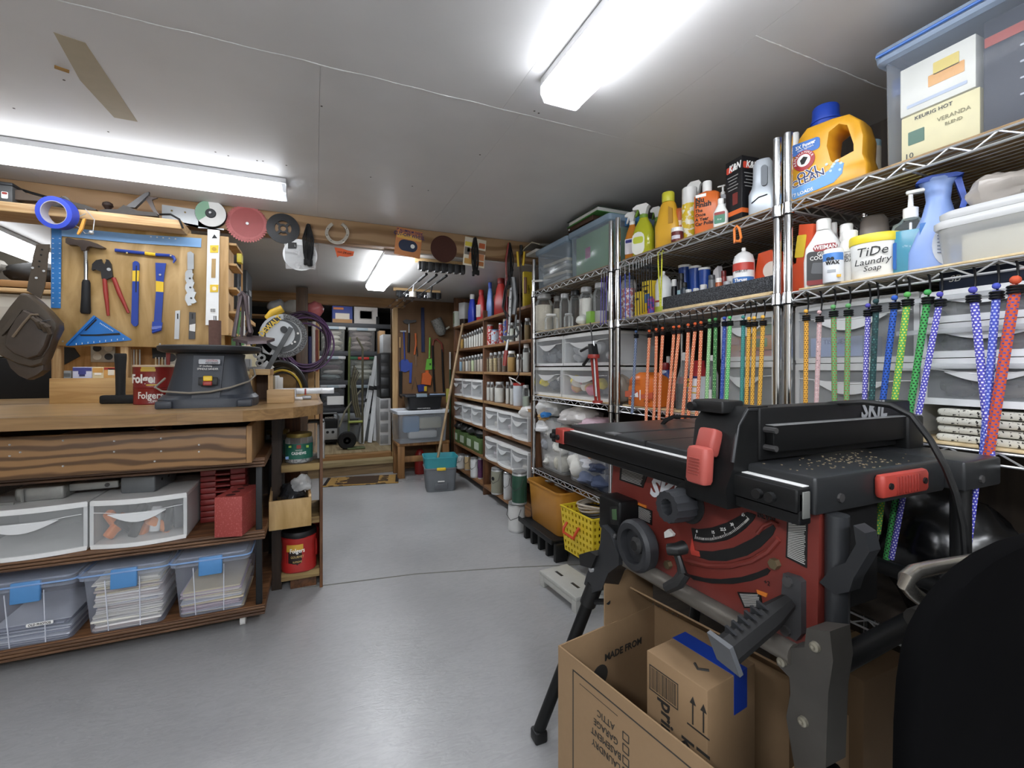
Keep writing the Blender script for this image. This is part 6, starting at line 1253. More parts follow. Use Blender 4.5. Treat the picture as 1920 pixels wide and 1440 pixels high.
M().tube([(-bw*.22,-.012,hb_*.72),(-bw*.22,-.035,hb_*.6),(-bw*.2,-.04,hb_*.52),(bw*.12,-.04,hb_*.50),(bw*.14,-.035,hb_*.58),(bw*.14,-.008,hb_*.72)],.0075,8).build('handle',mat('#d8451f',.4),t)
for i in range(5):
    o=M().tube([((.07+.008*i)*math.cos(2*PI*k/24)+.02,.13+(.09+.006*i)*math.sin(2*PI*k/24),hb_-.01+.012*i+.008*math.sin(2*PI*k/24*2+i)) for k in range(24)],.0065,6,True).build('cable',mat('#b8ab98',.5) if i > 1 else mat('#2a2c2e',.5),None,t.location,FACE+R(4));tag(o,'coil of beige cable on top of the yellow basket' if i > 1 else 'black cable inside the yellow basket','cable','basket cables %d' % (i > 1))
# white step plastic stool on the floor
p=P(1066,1078,Z=.1);t=T('step_stool','low grey-white plastic step stool standing before the wire shelf','step stool',(p.x,p.y,0),FACE+R(4));GS=mat('#b9bab4',.5);M().rbox(-.16,.16,-.07,.10,.055,.075,.004).build('top',GS,t)
for x in (-.14,.14):
    for y in (-.055,.085): M().rbox(x-.018,x+.018,y-.014,y+.014,0,.056,.003).build('leg',GS,t)
M().rbox(-.12,.12,-.068,-.06,.03,.056,.002).build('apron',GS,t)
for x in (-.08,.06): M().rbox(x-.03,x+.03,-.01,.005,.0745,.0757,.0005).build('slot',DGR,t)
# --- third shelf, middle unit
p,w_,h=at_(1176,1258,698,Z3,1.42);t=T('hand_cleaner_jug','squat bright orange hand cleaner jug on the third shelf','jug',p,FACE);OJ=mat('#e8701a',.35)
M().loft([superring(w_*a,w_*.6*b,h*z,28,4) for z,a,b in ((0,.94,.94),(.03,1,1),(.55,1,1),(.6,.97,.97),(.78,.93,.95),(.86,.8,.9),(.95,.45,.8),(1,.35,.6))]).build('body',OJ,t)
M().tube([(w_*.18,0,h*.9),(w_*.34,0,h*.92),(w_*.42,0,h*.8),(w_*.42,0,h*.62)],.011,8).build('handle',OJ,t);
for i in range(4): M().rbox(-w_*.42,w_*.05,-w_*.30,-w_*.28,h*(.62+.05*i),h*(.625+.05*i),.001).build('mould_rib',mat('#c95c12',.4),t)
M().prism([(-w_*.48,h*.25),(w_*.48,h*.25),(w_*.48,h*.45),(w_*.1,h*.35),(-w_*.1,h*.48),(-w_*.48,h*.42)],-w_*.306,-w_*.300).build('paper_label',mat('#cf5a3a',.5),t,sm=0);M().prism([(-w_*.3,h*.27),(w_*.0,h*.27),(-w_*.02,h*.42)],-w_*.309,-w_*.304).build('label_wedge',PRW,t,sm=0);txt('Fast',.013,PRT,t,(-w_*.16,-w_*.311,h*.31));txt('ORANGE',.010,PRT,t,(-w_*.24,-w_*.306,h*.17));txt('ORANGE',.010,PRT,t,(w_*.3,-w_*.306,h*.17));patch(t,w_*.03,h*.3,(w_*.06,-w_*.305,h*.34),PRW,'level_strip')
# plywood boxes and scraps behind
for i,(a,b,c,X,d,cl,lb) in enumerate(((1150,1172,658,1.62,.1,'#7d5228','stack of brown cardboard boxes behind the orange jug, left one'),(1170,1222,632,1.68,.1,'#6b4520','tall brown cardboard box deep on the third shelf'),(1150,1200,706,1.58,.06,'#86592c','low brown cardboard box behind the orange jug'))):
    p,w_,h=at_(a,b,c,Z3,X);t=T('cardboard_box',lb,'box',p,FACE);M().rbox(-w_/2,w_/2,0,d,0,h,.002).build('carton',mat(cl,.75),t);M().rbox(-w_*.06,w_*.06,-.0008,.001,0,h,.0003).build('tape',mat('#9a7a4e',.4),t)
p=P(1160,640,X=1.6);t=T('plywood_offcut','angled plywood offcut leaning behind the chrome posts','board',(1.6,p.y,Z3),FACE);M().prism([(-.03,.24),(.02,.31),(.16,.31),(.16,.30),(.05,.2),(.05,0),(.03,0),(.03,.18)],-.01,.01).build('board',mat('#cdb98a',.6),t,sm=0)
o=M().lump((0,0,0),.1,.1,.14,.35,5,9).build('plastic_bag',clear('#b9ab9a',.6,.2,.4),None,(1.44,YX(1163,1.44),Z3+.07));tag(o,'crinkled tan plastic bag beside the orange jug','bag')
t,w_,h=bottle('antifreeze_jug','blue and white printed jug behind the orange cords','jug',1232,1262,680,Z3,1.52,JUG,spk('#31489a','#c9cfe4',30,.55,.4),.6,mat('#8a1f1f',.4),.83)
t,w_,h=bottle('oil_bottle','dark red bottle with white cap behind the orange cords','bottle',1244,1262,668,Z3,1.6,WB,mat('#7a1512',.4),.6,PRW,.84)
t,w_,h=bottle('oil_bottle','black oil bottle with yellow label behind the orange cords','bottle',1254,1271,697,Z3,1.46,WB,mat('#17181a',.4),.6,mat('#d9d3b0',.4),.84);patch(t,w_*.7,h*.3,(0,-w_*.31,h*.35),mat('#8a1a18',.5),'paper_label')
t,w_,h=bottle('clear_bottle','clear bottle of dark fluid with white cap behind the orange cords','bottle',1268,1297,661,Z3,1.44,[(0,.95,3),(.02,1,3),(.45,1,3),(.62,.7,2.5),(.8,.35,2),(.86,.28,2)],clear('#c9d0d0',.2,.08,.8),.8,PRW,.86);M().loft([superring(w_*f,w_*f*.8,h*z,20,3) for z,f in ((.02,.9),(.04,.94),(.45,.94))]).build('fluid',mat('#1e1f22',.2),t)
t=T('red_hose_bag','red cloth bag lying behind the bottles on the third shelf','bag',(1.64,YX(1290,1.64),Z3+.07),FACE);M().lump((0,0,.0),.22,.12,.14,.3,5,12,flat=True).build('cloth',mat('#a3201c',.6),t)
p,w_,h=at_(1295,1327,676,Z3,1.40);t=T('lubricant_can','flat white lubricant can with red top and blue-yellow label','can',p,FACE);M().rbox(-w_/2,w_/2,-.03,.03,0,h*.70,.006).build('body',mat('#dcdfe6',.35),t);M().loft([superring(w_*f,.06*f,h*z,20,3) for z,f in ((.70,.95),(.82,.7),(.9,.6),(1,.55))]).build('cap',mat('#b3242a',.4),t);patch(t,w_*.3,h*.15,(-w_*.3,-.0308,h*.58),mat('#d9b81c',.5),'brand_shield');patch(t,w_*.98,h*.04,(0,-.0307,h*.68),mat('#27306f',.5),'blue_line',r=.0004);
for z_ in (.5,.38): patch(t,w_*.96,h*.02,(0,-.0307,h*z_),mat('#d9b81c',.5),'yellow_line',r=.0004)
txt('WD',.012,PRT,t,(-w_*.3,-.0316,h*.58),bold=.0005)
t,w_,h=bottle('water_bottle','empty clear plastic bottle with white cap behind the green cords','bottle',1322,1346,666,Z3,1.42,[(0,.9,2),(.02,1,2),(.2,.95,2),(.3,1,2),(.66,1,2),(.8,.6,2),(.9,.4,2)],clear('#dfe6e4',.14,.06,.9),1.,PRW,.9);patch(t,w_*.5,h*.22,(-.004,-w_/2-.0005,h*.3),PRW,'barcode_label',bend=w_/2)
# big clear drawers in the middle and right units
TB=clear('#e6eaec',.16,.25,.15)
def tower(label,px0,px1,X,z,hs,d,X2=None,bulge=.012,lip=mat('#d2d4d4',.45),fm=TB):
    yh,yl=YX(px0,X),YX(px1,X)
    out_=[]
    for i,h in enumerate(hs):
        t=drawer(label[i],X,yh-yl,(yh+yl)/2,z,h-.002,d,bulge=bulge,rz=FACE,name='storage_box_drawer',lipm=lip,fm=fm);t.location=(X,(yh+yl)/2,z);z += h;out_.append(t)
    return out_
tw=tower(('large grey clear-front drawer behind the yellow cords, lower','large grey clear-front drawer behind the yellow cords holding bag boxes'),1352,1452,1.42,Z3,(.20,.17),.36)
carton('printed plastic bag box with GLAD lettering inside the upper grey drawer',-.02,.03,.2,.1,.05,'#d9862f',.04,tw[1],((None,(.06,.02),mat('#c22f2a',.5),-.06,.03,0),('GLAD',.018,PRW,-.06,.03,{'bold': .0004}),(None,(.08,.03),mat('#5fa35a',.5),.04,.025,0)))
carton('green and yellow printed box lying on the bag box',.02,.05,.18,.1,.045,'#7fae6a',.095,tw[1],((None,(.06,.02),mat('#e0cf5a',.5),-.02,.022,0),))
carton('pale red printed box inside the upper grey drawer',.0,.035,.2,.1,.03,'#c87a6a',.008,tw[1])
tw=tower(('wide grey drawer with white rim standing lower on the third shelf','wide grey drawer holding a blue box, stacked on the other'),1492,1722,1.43,Z3,(.19,.185),.36)
carton('pale blue box with faint lettering inside the wide grey drawer',-.06,.03,.15,.1,.06,'#8fa6d8',.02,tw[1],(('TISSUES',.02,mat('#5f76ac',.5),0,.045,{}),))
tw=tower(('clear drawer of dark odds and ends, lowest of the white-framed tower','clear drawer with a red box, middle of the white-framed tower','clear drawer with trinkets, top of the white-framed tower'),1728,2010,1.41,Z3+.085,(.115,.085,.08),.36,lip=mat('#e2e4e6',.35),fm=clear('#c9ced2',.16,.1,.7))
for i,z in enumerate((.10,.07,.065)):
    M().rbox(-.17,.13,-.02,-.012,z-.012,z,.001).build('ribbed_pull',clear('#eef1f4',.35,.1,.7),tw[i])
    for k in range(3 if i else 2):
        o=M().lump((0,0,0),.07,.06,.04,.4,6,i*3+k).build('trinket',mat(('#6e6a66','#9a8f84','#3a3838','#8a2a22','#c9c2b6')[(i*2+k) % 5],.5),None,tw[i].location+Vector((.07+.02*k,.08-.09*k,.04)));tag(o,'odd trinket lying in the clear drawer tower','trinket','trinkets in the tower')
t=T('navy_box','navy blue box with white logo on top of the drawer tower','box',(1.43,YX(1836,1.43),Z3+.366),FACE);M().rbox(-.075,.085,0,.2,0,.048,.002).build('carton',mat('#1c2a44',.4),t);txt('SB',.022,PRW,t,(-.045,-.001,.026),shear=.3)
# white holey mats folded under the tower
for i in range(4):
    o=M();y0=YX(1775,1.39);L3=.34;nx,nz=30,2
    o=M().rbox(-.02,L3-.02,0,.34,0,.017,.006).build('rubber_mat',spk('#cfcdc0','#2c2a24',150,.60,.8,.02),None,(1.385+.006*(i % 2),y0,Z3+i*.020),FACE);tag(o,'folded white perforated rubber mat under the drawer tower','mat','white rubber mats')
# black bag and things low behind the saw
t=T('black_bag','glossy black plastic bag slumped on the lower shelf behind the saw','bag',(1.53,YX(1745,1.47),Z4+.182));M().lump((0,0,0),.26,.30,.36,.3,6,31,36,24,True).build('plastic',mat('#0f1012',.25,bump=.3,sc=14),t)
t=T('black_duffel','dull black cloth bag deep on the lower shelf of the middle unit','bag',(1.6,1.2,Z4+.12));M().lump((0,0,0),.24,.36,.24,.2,5,17,24,16,True).build('cloth',mat('#17181a',.8),t)
t=T('white_sack','white plastic sack under the third shelf behind the orange cords','bag',(1.50,YX(1265,1.45),Z4+.17));M().lump((0,0,0),.2,.22,.34,.3,5,14,24,16,True).build('plastic',mat('#d4d6d8',.4),t)
# ================================================================ BUNGEE CORDS
HK=mat('#1b1c1e',.45,.5);BX=SX-.012
def bungee(label,top,bot,c1,c2,c3=None,r=.0065,zhook=None,group=None,Xp=BX,nv=150.,hook=HK,thin=False,bend=.0):
    A,B=P(top[0],top[1],X=Xp),P(bot[0],bot[1],X=Xp);zh=zhook if zhook else 1.326
    t=T('bungee_cord',label,'bungee cord',A,0,group)
    d=B-A;n=14;pts=[Vector((0,d.y*i/n+bend*math.sin(PI*i/n),d.z*i/n)) for i in range(n+1)]
    M().tube(pts,r,8,uv=True).build('cord',dotted(c1,c2,c3,6.,nv),t)
    dz=zh-A.z
    M().tube([(0,0,-.004),(.006,0,.012),(.010,0,max(dz*.55,.02)),(.006,0,dz+.004),(-.0,0,dz+.009),(-.006+.014,0,dz+.007)] if not thin else [(0,0,0),(0,0,dz),(.006,0,dz+.006),(.012,0,dz)],.0022 if not thin else .0014,6).build('hook',hook,t)
    if not thin:
        for k in range(3): M().tube([((r+.003)*math.cos(2*PI*i/10),(r+.003)*math.sin(2*PI*i/10),-.004-.006*k) for i in range(10)],.0028,5,True).build('wire_wrap',HK,t)
        M().ball((-.002,.0,.010),r*1.0,10,6).build('knot',dotted(c1,c2,c3,6.,nv),t)
    return t
bungee('blue and silver flecked bungee cord hanging alone before the orange jug',(1193,626),(1185,775),'#33507e','#c9ccd0')
for i,(a,b,c,d) in enumerate(((1218,625,1211,815),(1231,622,1224,815),(1243,620,1235,815),(1264,618,1247,815),(1274,617,1257,812),(1291,614,1277,812),(1304,612,1289,815),(1315,610,1303,812))):
    bungee('orange and yellow flecked bungee cord in the row of eight',(a,b),(c,d),'#d8531c','#fff2cc',group='orange bungee cords',bend=.004*(-1)**i)
for l,a,b,c,d,c1,c2,c3 in (('light green flecked bungee cord next to the orange row',1331,606,1323,790,'#6fae6a','#cfe3b8',None),('dark green and black bungee cord before the empty bottle',1342,604,1338,790,'#2f7d3a','#10140f','#bfe0a0'),('royal blue bungee cord between the green ones',1359,602,1351,795,'#2345a8','#1a2c6e','#8fa8e0'),('bright green flecked bungee cord beside the royal blue one',1369,601,1360,795,'#3fb055','#bfe6a8',None),('plain teal bungee cord before the grey drawer',1394,600,1390,795,'#2b7d78','#4a9a92',None)):
    bungee(l,(a,b),(c,d),c1,c2,c3)
for i,(a,b,c,d) in enumerate(((1405,603,1398,795),(1415,602,1409,795),(1431,600,1422,795))): bungee('amber and black flecked bungee cord in the row of three',(a,b),(c,d),'#e3a832','#5a3a10',group='amber bungee cords')
for l,a,b,c,d,c1,c2,c3,r in (('amber and brown bungee cord beside the chrome post, right unit',1512,590,1510,800,'#e0a02c','#5a3610',None,.0062),('dusty pink bungee cord with grey flecks',1537,592,1529,800,'#c9a0a0','#7c6f70','#e0d0d0',.0062),('green bungee cord with red flecks, straight',1563,582,1565,800,'#57a05a','#b0402c',None,.0068),('green bungee cord with red flecks, bowed',1591,580,1586,800,'#57a05a','#b0402c',None,.0068),
        ('violet bungee cord with white flecks next to the dark teal one',1628,580,1619,800,'#4a45b0','#e2e0f0',None,.0062),('dark teal and black bungee cord',1643,572,1632,800,'#173d40','#0c1718','#4a8a80',.007),('blue bungee cord with black flecks hanging far below the table',1678,566,1626,990,'#1f55c0','#0c1c48',None,.0072),('green and yellow bungee cord crossing the blue one',1702,560,1645,1000,'#4fa84a','#e6cf2a',None,.0075),
        ('green bungee cord with black flecks',1740,556,1662,1048,'#37a04a','#0f1a10',None,.0075),('violet bungee cord with white flecks beside the black-flecked green one',1763,560,1671,1048,'#4a45b8','#e2e0f4',None,.0065),('violet bungee cord with white flecks crossing over the red one',1825,552,1858,860,'#4a48b8','#e6e4f6',None,.0078),('violet and blue bungee cord behind the crossing pair',1869,545,1843,860,'#3f4fc0','#b9c2ee',None,.0072),('thick red-orange bungee cord with blue flecks',1905,534,1852,860,'#cf4a24','#2f48b0',None,.0095)):
    bungee(l,(a,b),(c,d),c1,c2,c3,r)
bungee('violet bungee cord hanging beside the black bag below the table',(1835,870),(1816,1020),'#3f3fc8','#e6e4f6',None,.006,zhook=.935)
# thin cords hooked on the top shelf
zt2=1.604
for i,px in enumerate((1163,1172,1180)): bungee('thin blue elastic cord hooked on the top shelf',(px,517-3*i),(px+1,600-2*i),'#2b3fa8','#5a6ad0',r=.0022,zhook=zt2,thin=True,hook=STEEL,group='thin blue cords')
for i,px in enumerate((1187,1193,1198,1203,1207,1212,1217,1221)): bungee('thin black elastic cord hooked on the top shelf',(px,507-2*i),(px+1.5,595-2.5*i),'#141416','#2e2e33',r=.0018,zhook=zt2,thin=True,hook=STEEL,group='thin black cords')
for i,px in enumerate((1128,1133,1138)): bungee('thin purple elastic cord hooked beside the chrome posts',(px,522-2*i),(px-2,610-2*i),'#4a3a9a','#7a6ac0',r=.0022,zhook=zt2,thin=True,hook=STEEL,group='thin purple cords')
t=bungee('looped yellow elastic cord on the top shelf wire',(1234,488),(1238,575),'#cfcf2a','#5a5a1a',r=.0032,zhook=zt2,thin=True,hook=mat('#cfcf2a',.5));bungee('second strand of looped yellow elastic cord',(1241,486),(1239,575),'#cfcf2a','#5a5a1a',r=.0032,zhook=zt2,thin=True,hook=mat('#cfcf2a',.5))
t=T('orange_cable_clip','orange open loop clip hanging on the top shelf wire','clip',P(1381,436,X=BX),FACE);s=dep(t.location);M().tube([((a-1381)*s,0,(436-b)*s) for a,b in ((1388,452),(1391,449),(1387,430),(1382,424),(1376,428),(1377,455),(1381,452),(1390,455))],.0045,6).build('loop',mat('#e87a2a',.45),t)
# ================================================================ TABLE SAW on its folding stand
SO=Vector((.80,.82,0));saw=T('table_saw','red and black jobsite table saw on a folding stand before the wire shelves','table saw',SO,FACE)
def sv(px,py,X): p=P(px,py,X=X);return (SO.y-p.y,X-SO.x,p.z)
def sp2(pts,X): return [sv(a,b,X)[::2] for a,b in pts]
def wl(x,y,z): return (SO.y-y,x-SO.x,z)          # world -> saw
def face(name,pts,X,th,m,sm=30): return M().prism(sp2(pts,X),X-SO.x,X-SO.x+th).build(name,m,saw,sm=sm)
SBK=mat('#0e0f10',.5,n=.1,spec=.3);SRD=mat('#7a2c24',.42,n=.06);TBL=mat('#2e3032',.36,.3,n=.25,sc=9);SGR=mat('#25272a',.45)
TZ=.925
b=M().rbox(*sorted((SO.y-1.30,SO.y-.50)),.775-SO.x,1.18-SO.x,TZ-.065,TZ,.006);tb=b.build('table_top',TBL,saw)
M().rbox(SO.y-1.30,SO.y-.47,1.183-SO.x,1.33-SO.x,TZ-.06,TZ-.001,.005).build('rear_extension',TBL,saw)
M().rbox(SO.y-1.085,SO.y-1.068,.776-SO.x,1.16-SO.x,TZ-.0005,TZ+.0006,.0004).build('miter_slot',DBLK,saw)
M().rbox(SO.y-1.10,SO.y-1.055,.770-SO.x,.80-SO.x,TZ-.003,TZ+.0008,.0004).build('slot_mouth',mat('#8a8d90',.3,.8),saw)
for y in (.93,): M().box(SO.y-y-.0008,SO.y-y+.0008,.773-SO.x,1.18-SO.x,TZ-.064,TZ+.0006).build('table_seam',DBLK,saw)
random.seed(13);sd=M()
for i in range(110): x,y=random.gauss(.98,.08),random.gauss(.56,.035);r=random.uniform(.0006,.0018);q=wl(min(max(x,.8),1.17),min(max(y,.51),.62),TZ+.001);sd.box(q[0]-r,q[0]+r,q[1]-r,q[1]+r,TZ,TZ+.0012)
stuff(sd.build('sawdust',mat('#7a6c52',.9),saw))
# front rail with white scale, end cap and red stop
M().rbox(SO.y-1.325,SO.y-.505,.735-SO.x,.772-SO.x,.868,.908,.004).build('front_rail',SBK,saw)
M().rbox(SO.y-1.325,SO.y-.505,.742-SO.x,.7725-SO.x,.846,.866,.004).build('lower_rail',SBK,saw)
M().rbox(SO.y-1.28,SO.y-.51,.757-SO.x,.7735-SO.x,.9085,.9105,.0008).build('scale_strip',mat('#d5d6d4',.4),saw)
M().rbox(SO.y-1.365,SO.y-1.325,.738-SO.x,.772-SO.x,.862,.905,.004).build('end_cap',BLK,saw)
M().rbox(SO.y-1.325,SO.y-1.275,.731-SO.x,.774-SO.x,.866,.914,.003).build('red_stop',mat('#a8362c',.45),saw)
for y in (1.345,1.305,.575,.55): M().cyl(wl(.725,y,.885),wl(.737,y,.885),.009,n=10).build('bolt',BLK,saw)
M().rbox(SO.y-.506,SO.y-.503,.748-SO.x,.766-SO.x,.858,.903,.001).build('rail_section',mat('#8f918c',.4,.5),saw)
M().rbox(SO.y-.509,SO.y-.505,.742-SO.x,.752-SO.x,.855,.9,.001).build('rail_channel',BLK,saw)
# fence
M().rbox(SO.y-.675,SO.y-.625,.80-SO.x,1.32-SO.x,TZ+.004,1.033,.004).build('fence_beam',SBK,saw)
M().rbox(SO.y-.624,SO.y-.606,.815-SO.x,1.33-SO.x,TZ+.022,.999,.002).build('flip_fence',mat('#090a0b',.55,spec=.25),saw)
M().rbox(SO.y-.624,SO.y-.604,.815-SO.x,1.33-SO.x,.9985,1.0,.0006).build('bright_edge',mat('#9a9c9c',.35,.5),saw)
txt('SKIL',.052,mat('#8d9093',.5),saw,wl(1.17,.6235,1.016),rot=(0,0,PI/2),shear=.2,bold=.0015)
M().rbox(SO.y-.69,SO.y-.60,1.26-SO.x,1.325-SO.x,TZ-.01,1.0,.006).build('fence_tail',SBK,saw)
hd=M().prism([(.72-SO.x,.842),(.79-SO.x,.842),(.79-SO.x,.925),(.83-SO.x,.93),(.83-SO.x,1.035),(.775-SO.x,1.035),(.745-SO.x,1.0),(.735-SO.x,.92),(.715-SO.x,.88)],0,.105);o=hd.build('fence_head',SBK,saw,wl(0,.72,0) if 0 else (SO.y-.735,0,0),rot=(0,0,PI/2));o.location=(SO.y-.63,0,0)
M().tube([wl(.735,.632,.93),wl(.75,.632,1.0),wl(.775,.632,1.03),wl(.80,.632,1.03)],.004,6).build('head_edge',SGR,saw)
lv=M().rbox(-.022,.022,-.016,.012,0,.055,.007);lv.build('lever_top',mat('#a8453c',.5),saw,wl(.722,.684,.935),rot=(R(-18),0,0))
M().rbox(-.026,.026,-.018,.012,-.065,.01,.010).build('lever_grip',mat('#b04a40',.5),saw,wl(.708,.682,.945),rot=(R(-4),0,0))
for i in range(6): M().rbox(-.014,.014,-.0205,-.017,-.045+i*.006,-.042+i*.006,.0008).build('grip_rib',mat('#9a3e35',.5),saw,wl(.708,.682,.945),rot=(R(-4),0,0))
for z in (.99,.955): M().cyl(wl(.815,.60,z),wl(.815,.626,z),.006,n=8).build('bolt',DSTEEL,saw)
M().rbox(SO.y-.74,SO.y-.66,.74-SO.x,.80-SO.x,1.02,1.045,.004).build('head_bracket',BLK,saw)
M().cyl(wl(.73,.735,1.03),wl(.75,.735,1.03),.010,n=10).build('thumb_nut',BLK,saw)
M().rbox(SO.y-.5,SO.y-.482,.935-SO.x,1.085-SO.x,.874,.918,.008).build('carry_handle',mat('#b0362a',.45),saw)
for x in (.955,1.065): M().cyl(wl(x,.479,.897),wl(x,.484,.897),.006,n=8).build('handle_screw',BLK,saw)
for i in range(8): M().rbox(SO.y-.484,SO.y-.480,.975-SO.x+i*.0095,.980-SO.x+i*.0095,.880,.912,.001).build('handle_rib',mat('#96291f',.5),saw)
for x in (.84,1.245): M().cyl(wl(x,.496 if x < 1 else .466,.885),wl(x,.502 if x < 1 else .472,.885),.008,n=8).build('bolt',DSTEEL,saw)
# body
BXF=.80
bd_=M().prism(sp2([(1150,866),(1146,930),(1158,1040),(1480,1222),(1532,1212),(1537,925)],BXF),0,.025);bd_.build('body',SRD,saw,sm=20);M().box(SO.y-1.08,SO.y-.58,.826-SO.x,1.1-SO.x,.62,.858).build('inner_case',DBLK,saw,sm=0)
def dark(name,pts,m=DBLK,dx=.0015): return face(name,pts,BXF-dx,dx,m,0)
dark('bevel_plate',[(1296,990),(1310,992),(1335,989),(1362,980),(1385,968),(1400,960),(1408,962),(1417,966),(1412,976),(1398,991),(1380,1004),(1362,1013),(1340,1017),(1318,1018),(1300,1014)],BLK)
tk=M()
def arcp(u,r0):  # points along the bevel scale
    pts=[(1303,1010),(1318,1013),(1335,1013),(1352,1009),(1370,1002),(1385,992),(1398,981),(1405,974)]
    f=u*(len(pts)-1);i=min(int(f),len(pts)-2);f -= i;a,c=pts[i],pts[i+1];x,y=a[0]+(c[0]-a[0])*f,a[1]+(c[1]-a[1])*f;dx,dy=c[0]-a[0],c[1]-a[1];l=math.hypot(dx,dy);return (x+dy/l*r0,y-dx/l*r0)
for i in range(47):
    u=i/46;L_=9 if i in (0,15,23,31,46) else 4.5;q0,q1=sv(*arcp(u,0),BXF-.0018),sv(*arcp(u,L_),BXF-.0018);tk.bar(q0,q1,.0007,.0004,(0,1,0))
tk.build('bevel_ticks',PRW,saw,sm=0)
for s_,u in (('0',.01),('15',.33),('22.5',.5),('30',.67),('45',.97)): q=sv(*arcp(u,14),BXF-.002);txt(s_,.009,PRW,saw,q,rot=(0,R(-38*u),0))
dark('bevel_slot_shade',[(1307,1032),(1335,1034),(1375,1027),(1410,1010),(1435,992),(1449,984),(1454,991),(1448,1004),(1425,1027),(1400,1042),(1362,1052),(1330,1051),(1310,1045)])  # black patch on the face, shade of the recess painted in
dark('lower_slot_shade',[(1288,1076),(1320,1084),(1350,1086),(1390,1082),(1420,1073),(1438,1065),(1444,1070),(1438,1078),(1410,1089),(1375,1095),(1335,1094),(1300,1087)])  # painted-on dark for the inside of the lower opening
M().tube([sv(a,b_,BXF-.002) for a,b_ in ((1262,1040),(1290,1052),(1330,1061),(1370,1061),(1410,1051),(1440,1033),(1460,1010))],.006,8).build('arc_ridge',SRD,saw)
M().tube([sv(a,b_,BXF-.002) for a,b_ in ((1420,1000),(1432,985),(1448,978),(1460,985))],.004,8).build('arc_ridge',SRD,saw)
face('pointer',[(1297,1010),(1302,1032),(1310,1034),(1312,1044),(1296,1040),(1294,1030)],BXF-.003,.002,mat('#c23a2c',.5),0)
txt('BEVEL',.016,PRT,saw,sv(1438,970,BXF-.001),bold=.0004);txt('+2',.012,PRT,saw,sv(1438,1093,BXF-.001))
txt('SKIL',.066,mat('#d3d6dc',.5,n=0),saw,sv(1252,924,BXF-.001),shear=.22,bold=.003,sx=1.05)
def warn(pts,org_=None,n=12,dx=.002):
    dark('warning_label',pts,BLK,dx);ln=M();(x0,y0),(x1,y1),(x2,y2),(x3,y3)=pts
    for i in range(n):
        f=(i+1.5)/(n+2);a=(x0+(x3-x0)*f,y0+(y3-y0)*f);c=(x1+(x2-x1)*f,y1+(y2-y1)*f);e=random.uniform(.85,.95)
        q0,q1=sv(a[0]+(c[0]-a[0])*.08,a[1]+(c[1]-a[1])*.08,BXF-dx-.0004),sv(a[0]+(c[0]-a[0])*e,a[1]+(c[1]-a[1])*e,BXF-dx-.0004);ln.bar(q0,q1,.0016 if n > 14 else .0012,.0003,(0,1,0))
    ln.build('warning_text',mat('#b5b5b0',.6),saw,sm=0)
    if org_: dark('warning_header',org_,mat('#d9731c',.5),dx+.0006)
warn([(1163,874),(1214,890),(1205,915),(1161,900)],None,8);warn([(1476,966),(1514,958),(1512,1065),(1473,1045)],[(1480,961),(1513,959),(1512,968),(1478,967)],26);warn([(1195,946),(1222,958),(1222,985),(1195,972)],[(1195,942),(1211,948),(1211,953),(1195,946)],10);warn([(1382,1110),(1425,1112),(1430,1140),(1395,1140)],[(1418,1106),(1438,1113),(1436,1120),(1420,1113)],10)
def knobx(name,px,py,X0,X1,prof,m,n=24,flute=0):
    """turned part whose axis runs across the aisle; prof = (radius, share of the way from wall to front)"""
    q=sv(px,py,X0);rings=[]
    for r,f in prof:
        y=(X0-SO.x)+(X1-X0)*f;rings.append([(q[0]+r*(1-(flute if i % 2 else 0))*math.cos(2*PI*i/n),y,q[2]+r*(1-(flute if i % 2 else 0))*math.sin(2*PI*i/n)) for i in range(n)])
    return M().loft(rings).build(name,m,saw,sm=35)
knobx('handwheel',1207,1020,.755,.715,[(.02,0),(.055,0),(.063,.2),(.063,.8),(.056,1),(.042,1),(.040,.55),(.0005,.55)],mat('#26282c',.55),28)
knobx('wheel_hub',1207,1020,.735,.705,[(.022,0),(.020,.8),(.012,1),(.0005,1)],BLK);knobx('hub_shaft',1226,1022,.80,.75,[(.02,0),(.018,1),(.0005,1)],BLK,14)
M().tube([sv(1252,1030,.70),sv(1268,1030,.71),sv(1282,1026,.73)],[.012,.013,.015],10).build('bevel_lock_arm',BLK,saw);M().tube([sv(1268,1034,.72),sv(1276,1060,.72),sv(1280,1078,.715)],[.008,.008,.011],8).build('bevel_lock_lever',BLK,saw);M().tube([sv(1284,1074,.72),sv(1272,1092,.71),sv(1250,1103,.70)],[.013,.014,.012],8).build('bevel_lock_handle',BLK,saw)
face('white_clip',[(1245,998),(1253,992),(1262,1002),(1260,1006),(1246,1009)],.79,.008,WHT)
knobx('rail_knob_flange',1292,943,.745,.74,[(.043,0),(.044,.5),(.043,1),(.0005,1)],BLK,28);knobx('rail_knob',1287,945,.74,.685,[(.034,0),(.036,.3),(.034,1),(.018,1),(.014,.6),(.0005,.6)],mat('#2c2e32',.5),28,.08);knobx('rail_knob_shaft',1305,935,.80,.745,[(.02,0),(.02,1),(.0005,1)],BLK,12)
# switch box
M().rbox(*sorted((sv(1187,0,.78)[0],sv(1147,0,.78)[0])),.735-SO.x,.80-SO.x,sv(1165,1003,.76)[2],sv(1165,936,.76)[2],.008).build('switch_box',SBK,saw)
face('switch_recess',[(1143,950),(1158,950),(1159,985),(1145,983)],.733,.003,DBLK);face('start_button',[(1147,955),(1154,955),(1155,975),(1148,974)],.730,.004,mat('#3f5f3a',.5));M().ball(sv(1152,1008,.73),.014).build('stop_knob',BLK,saw)
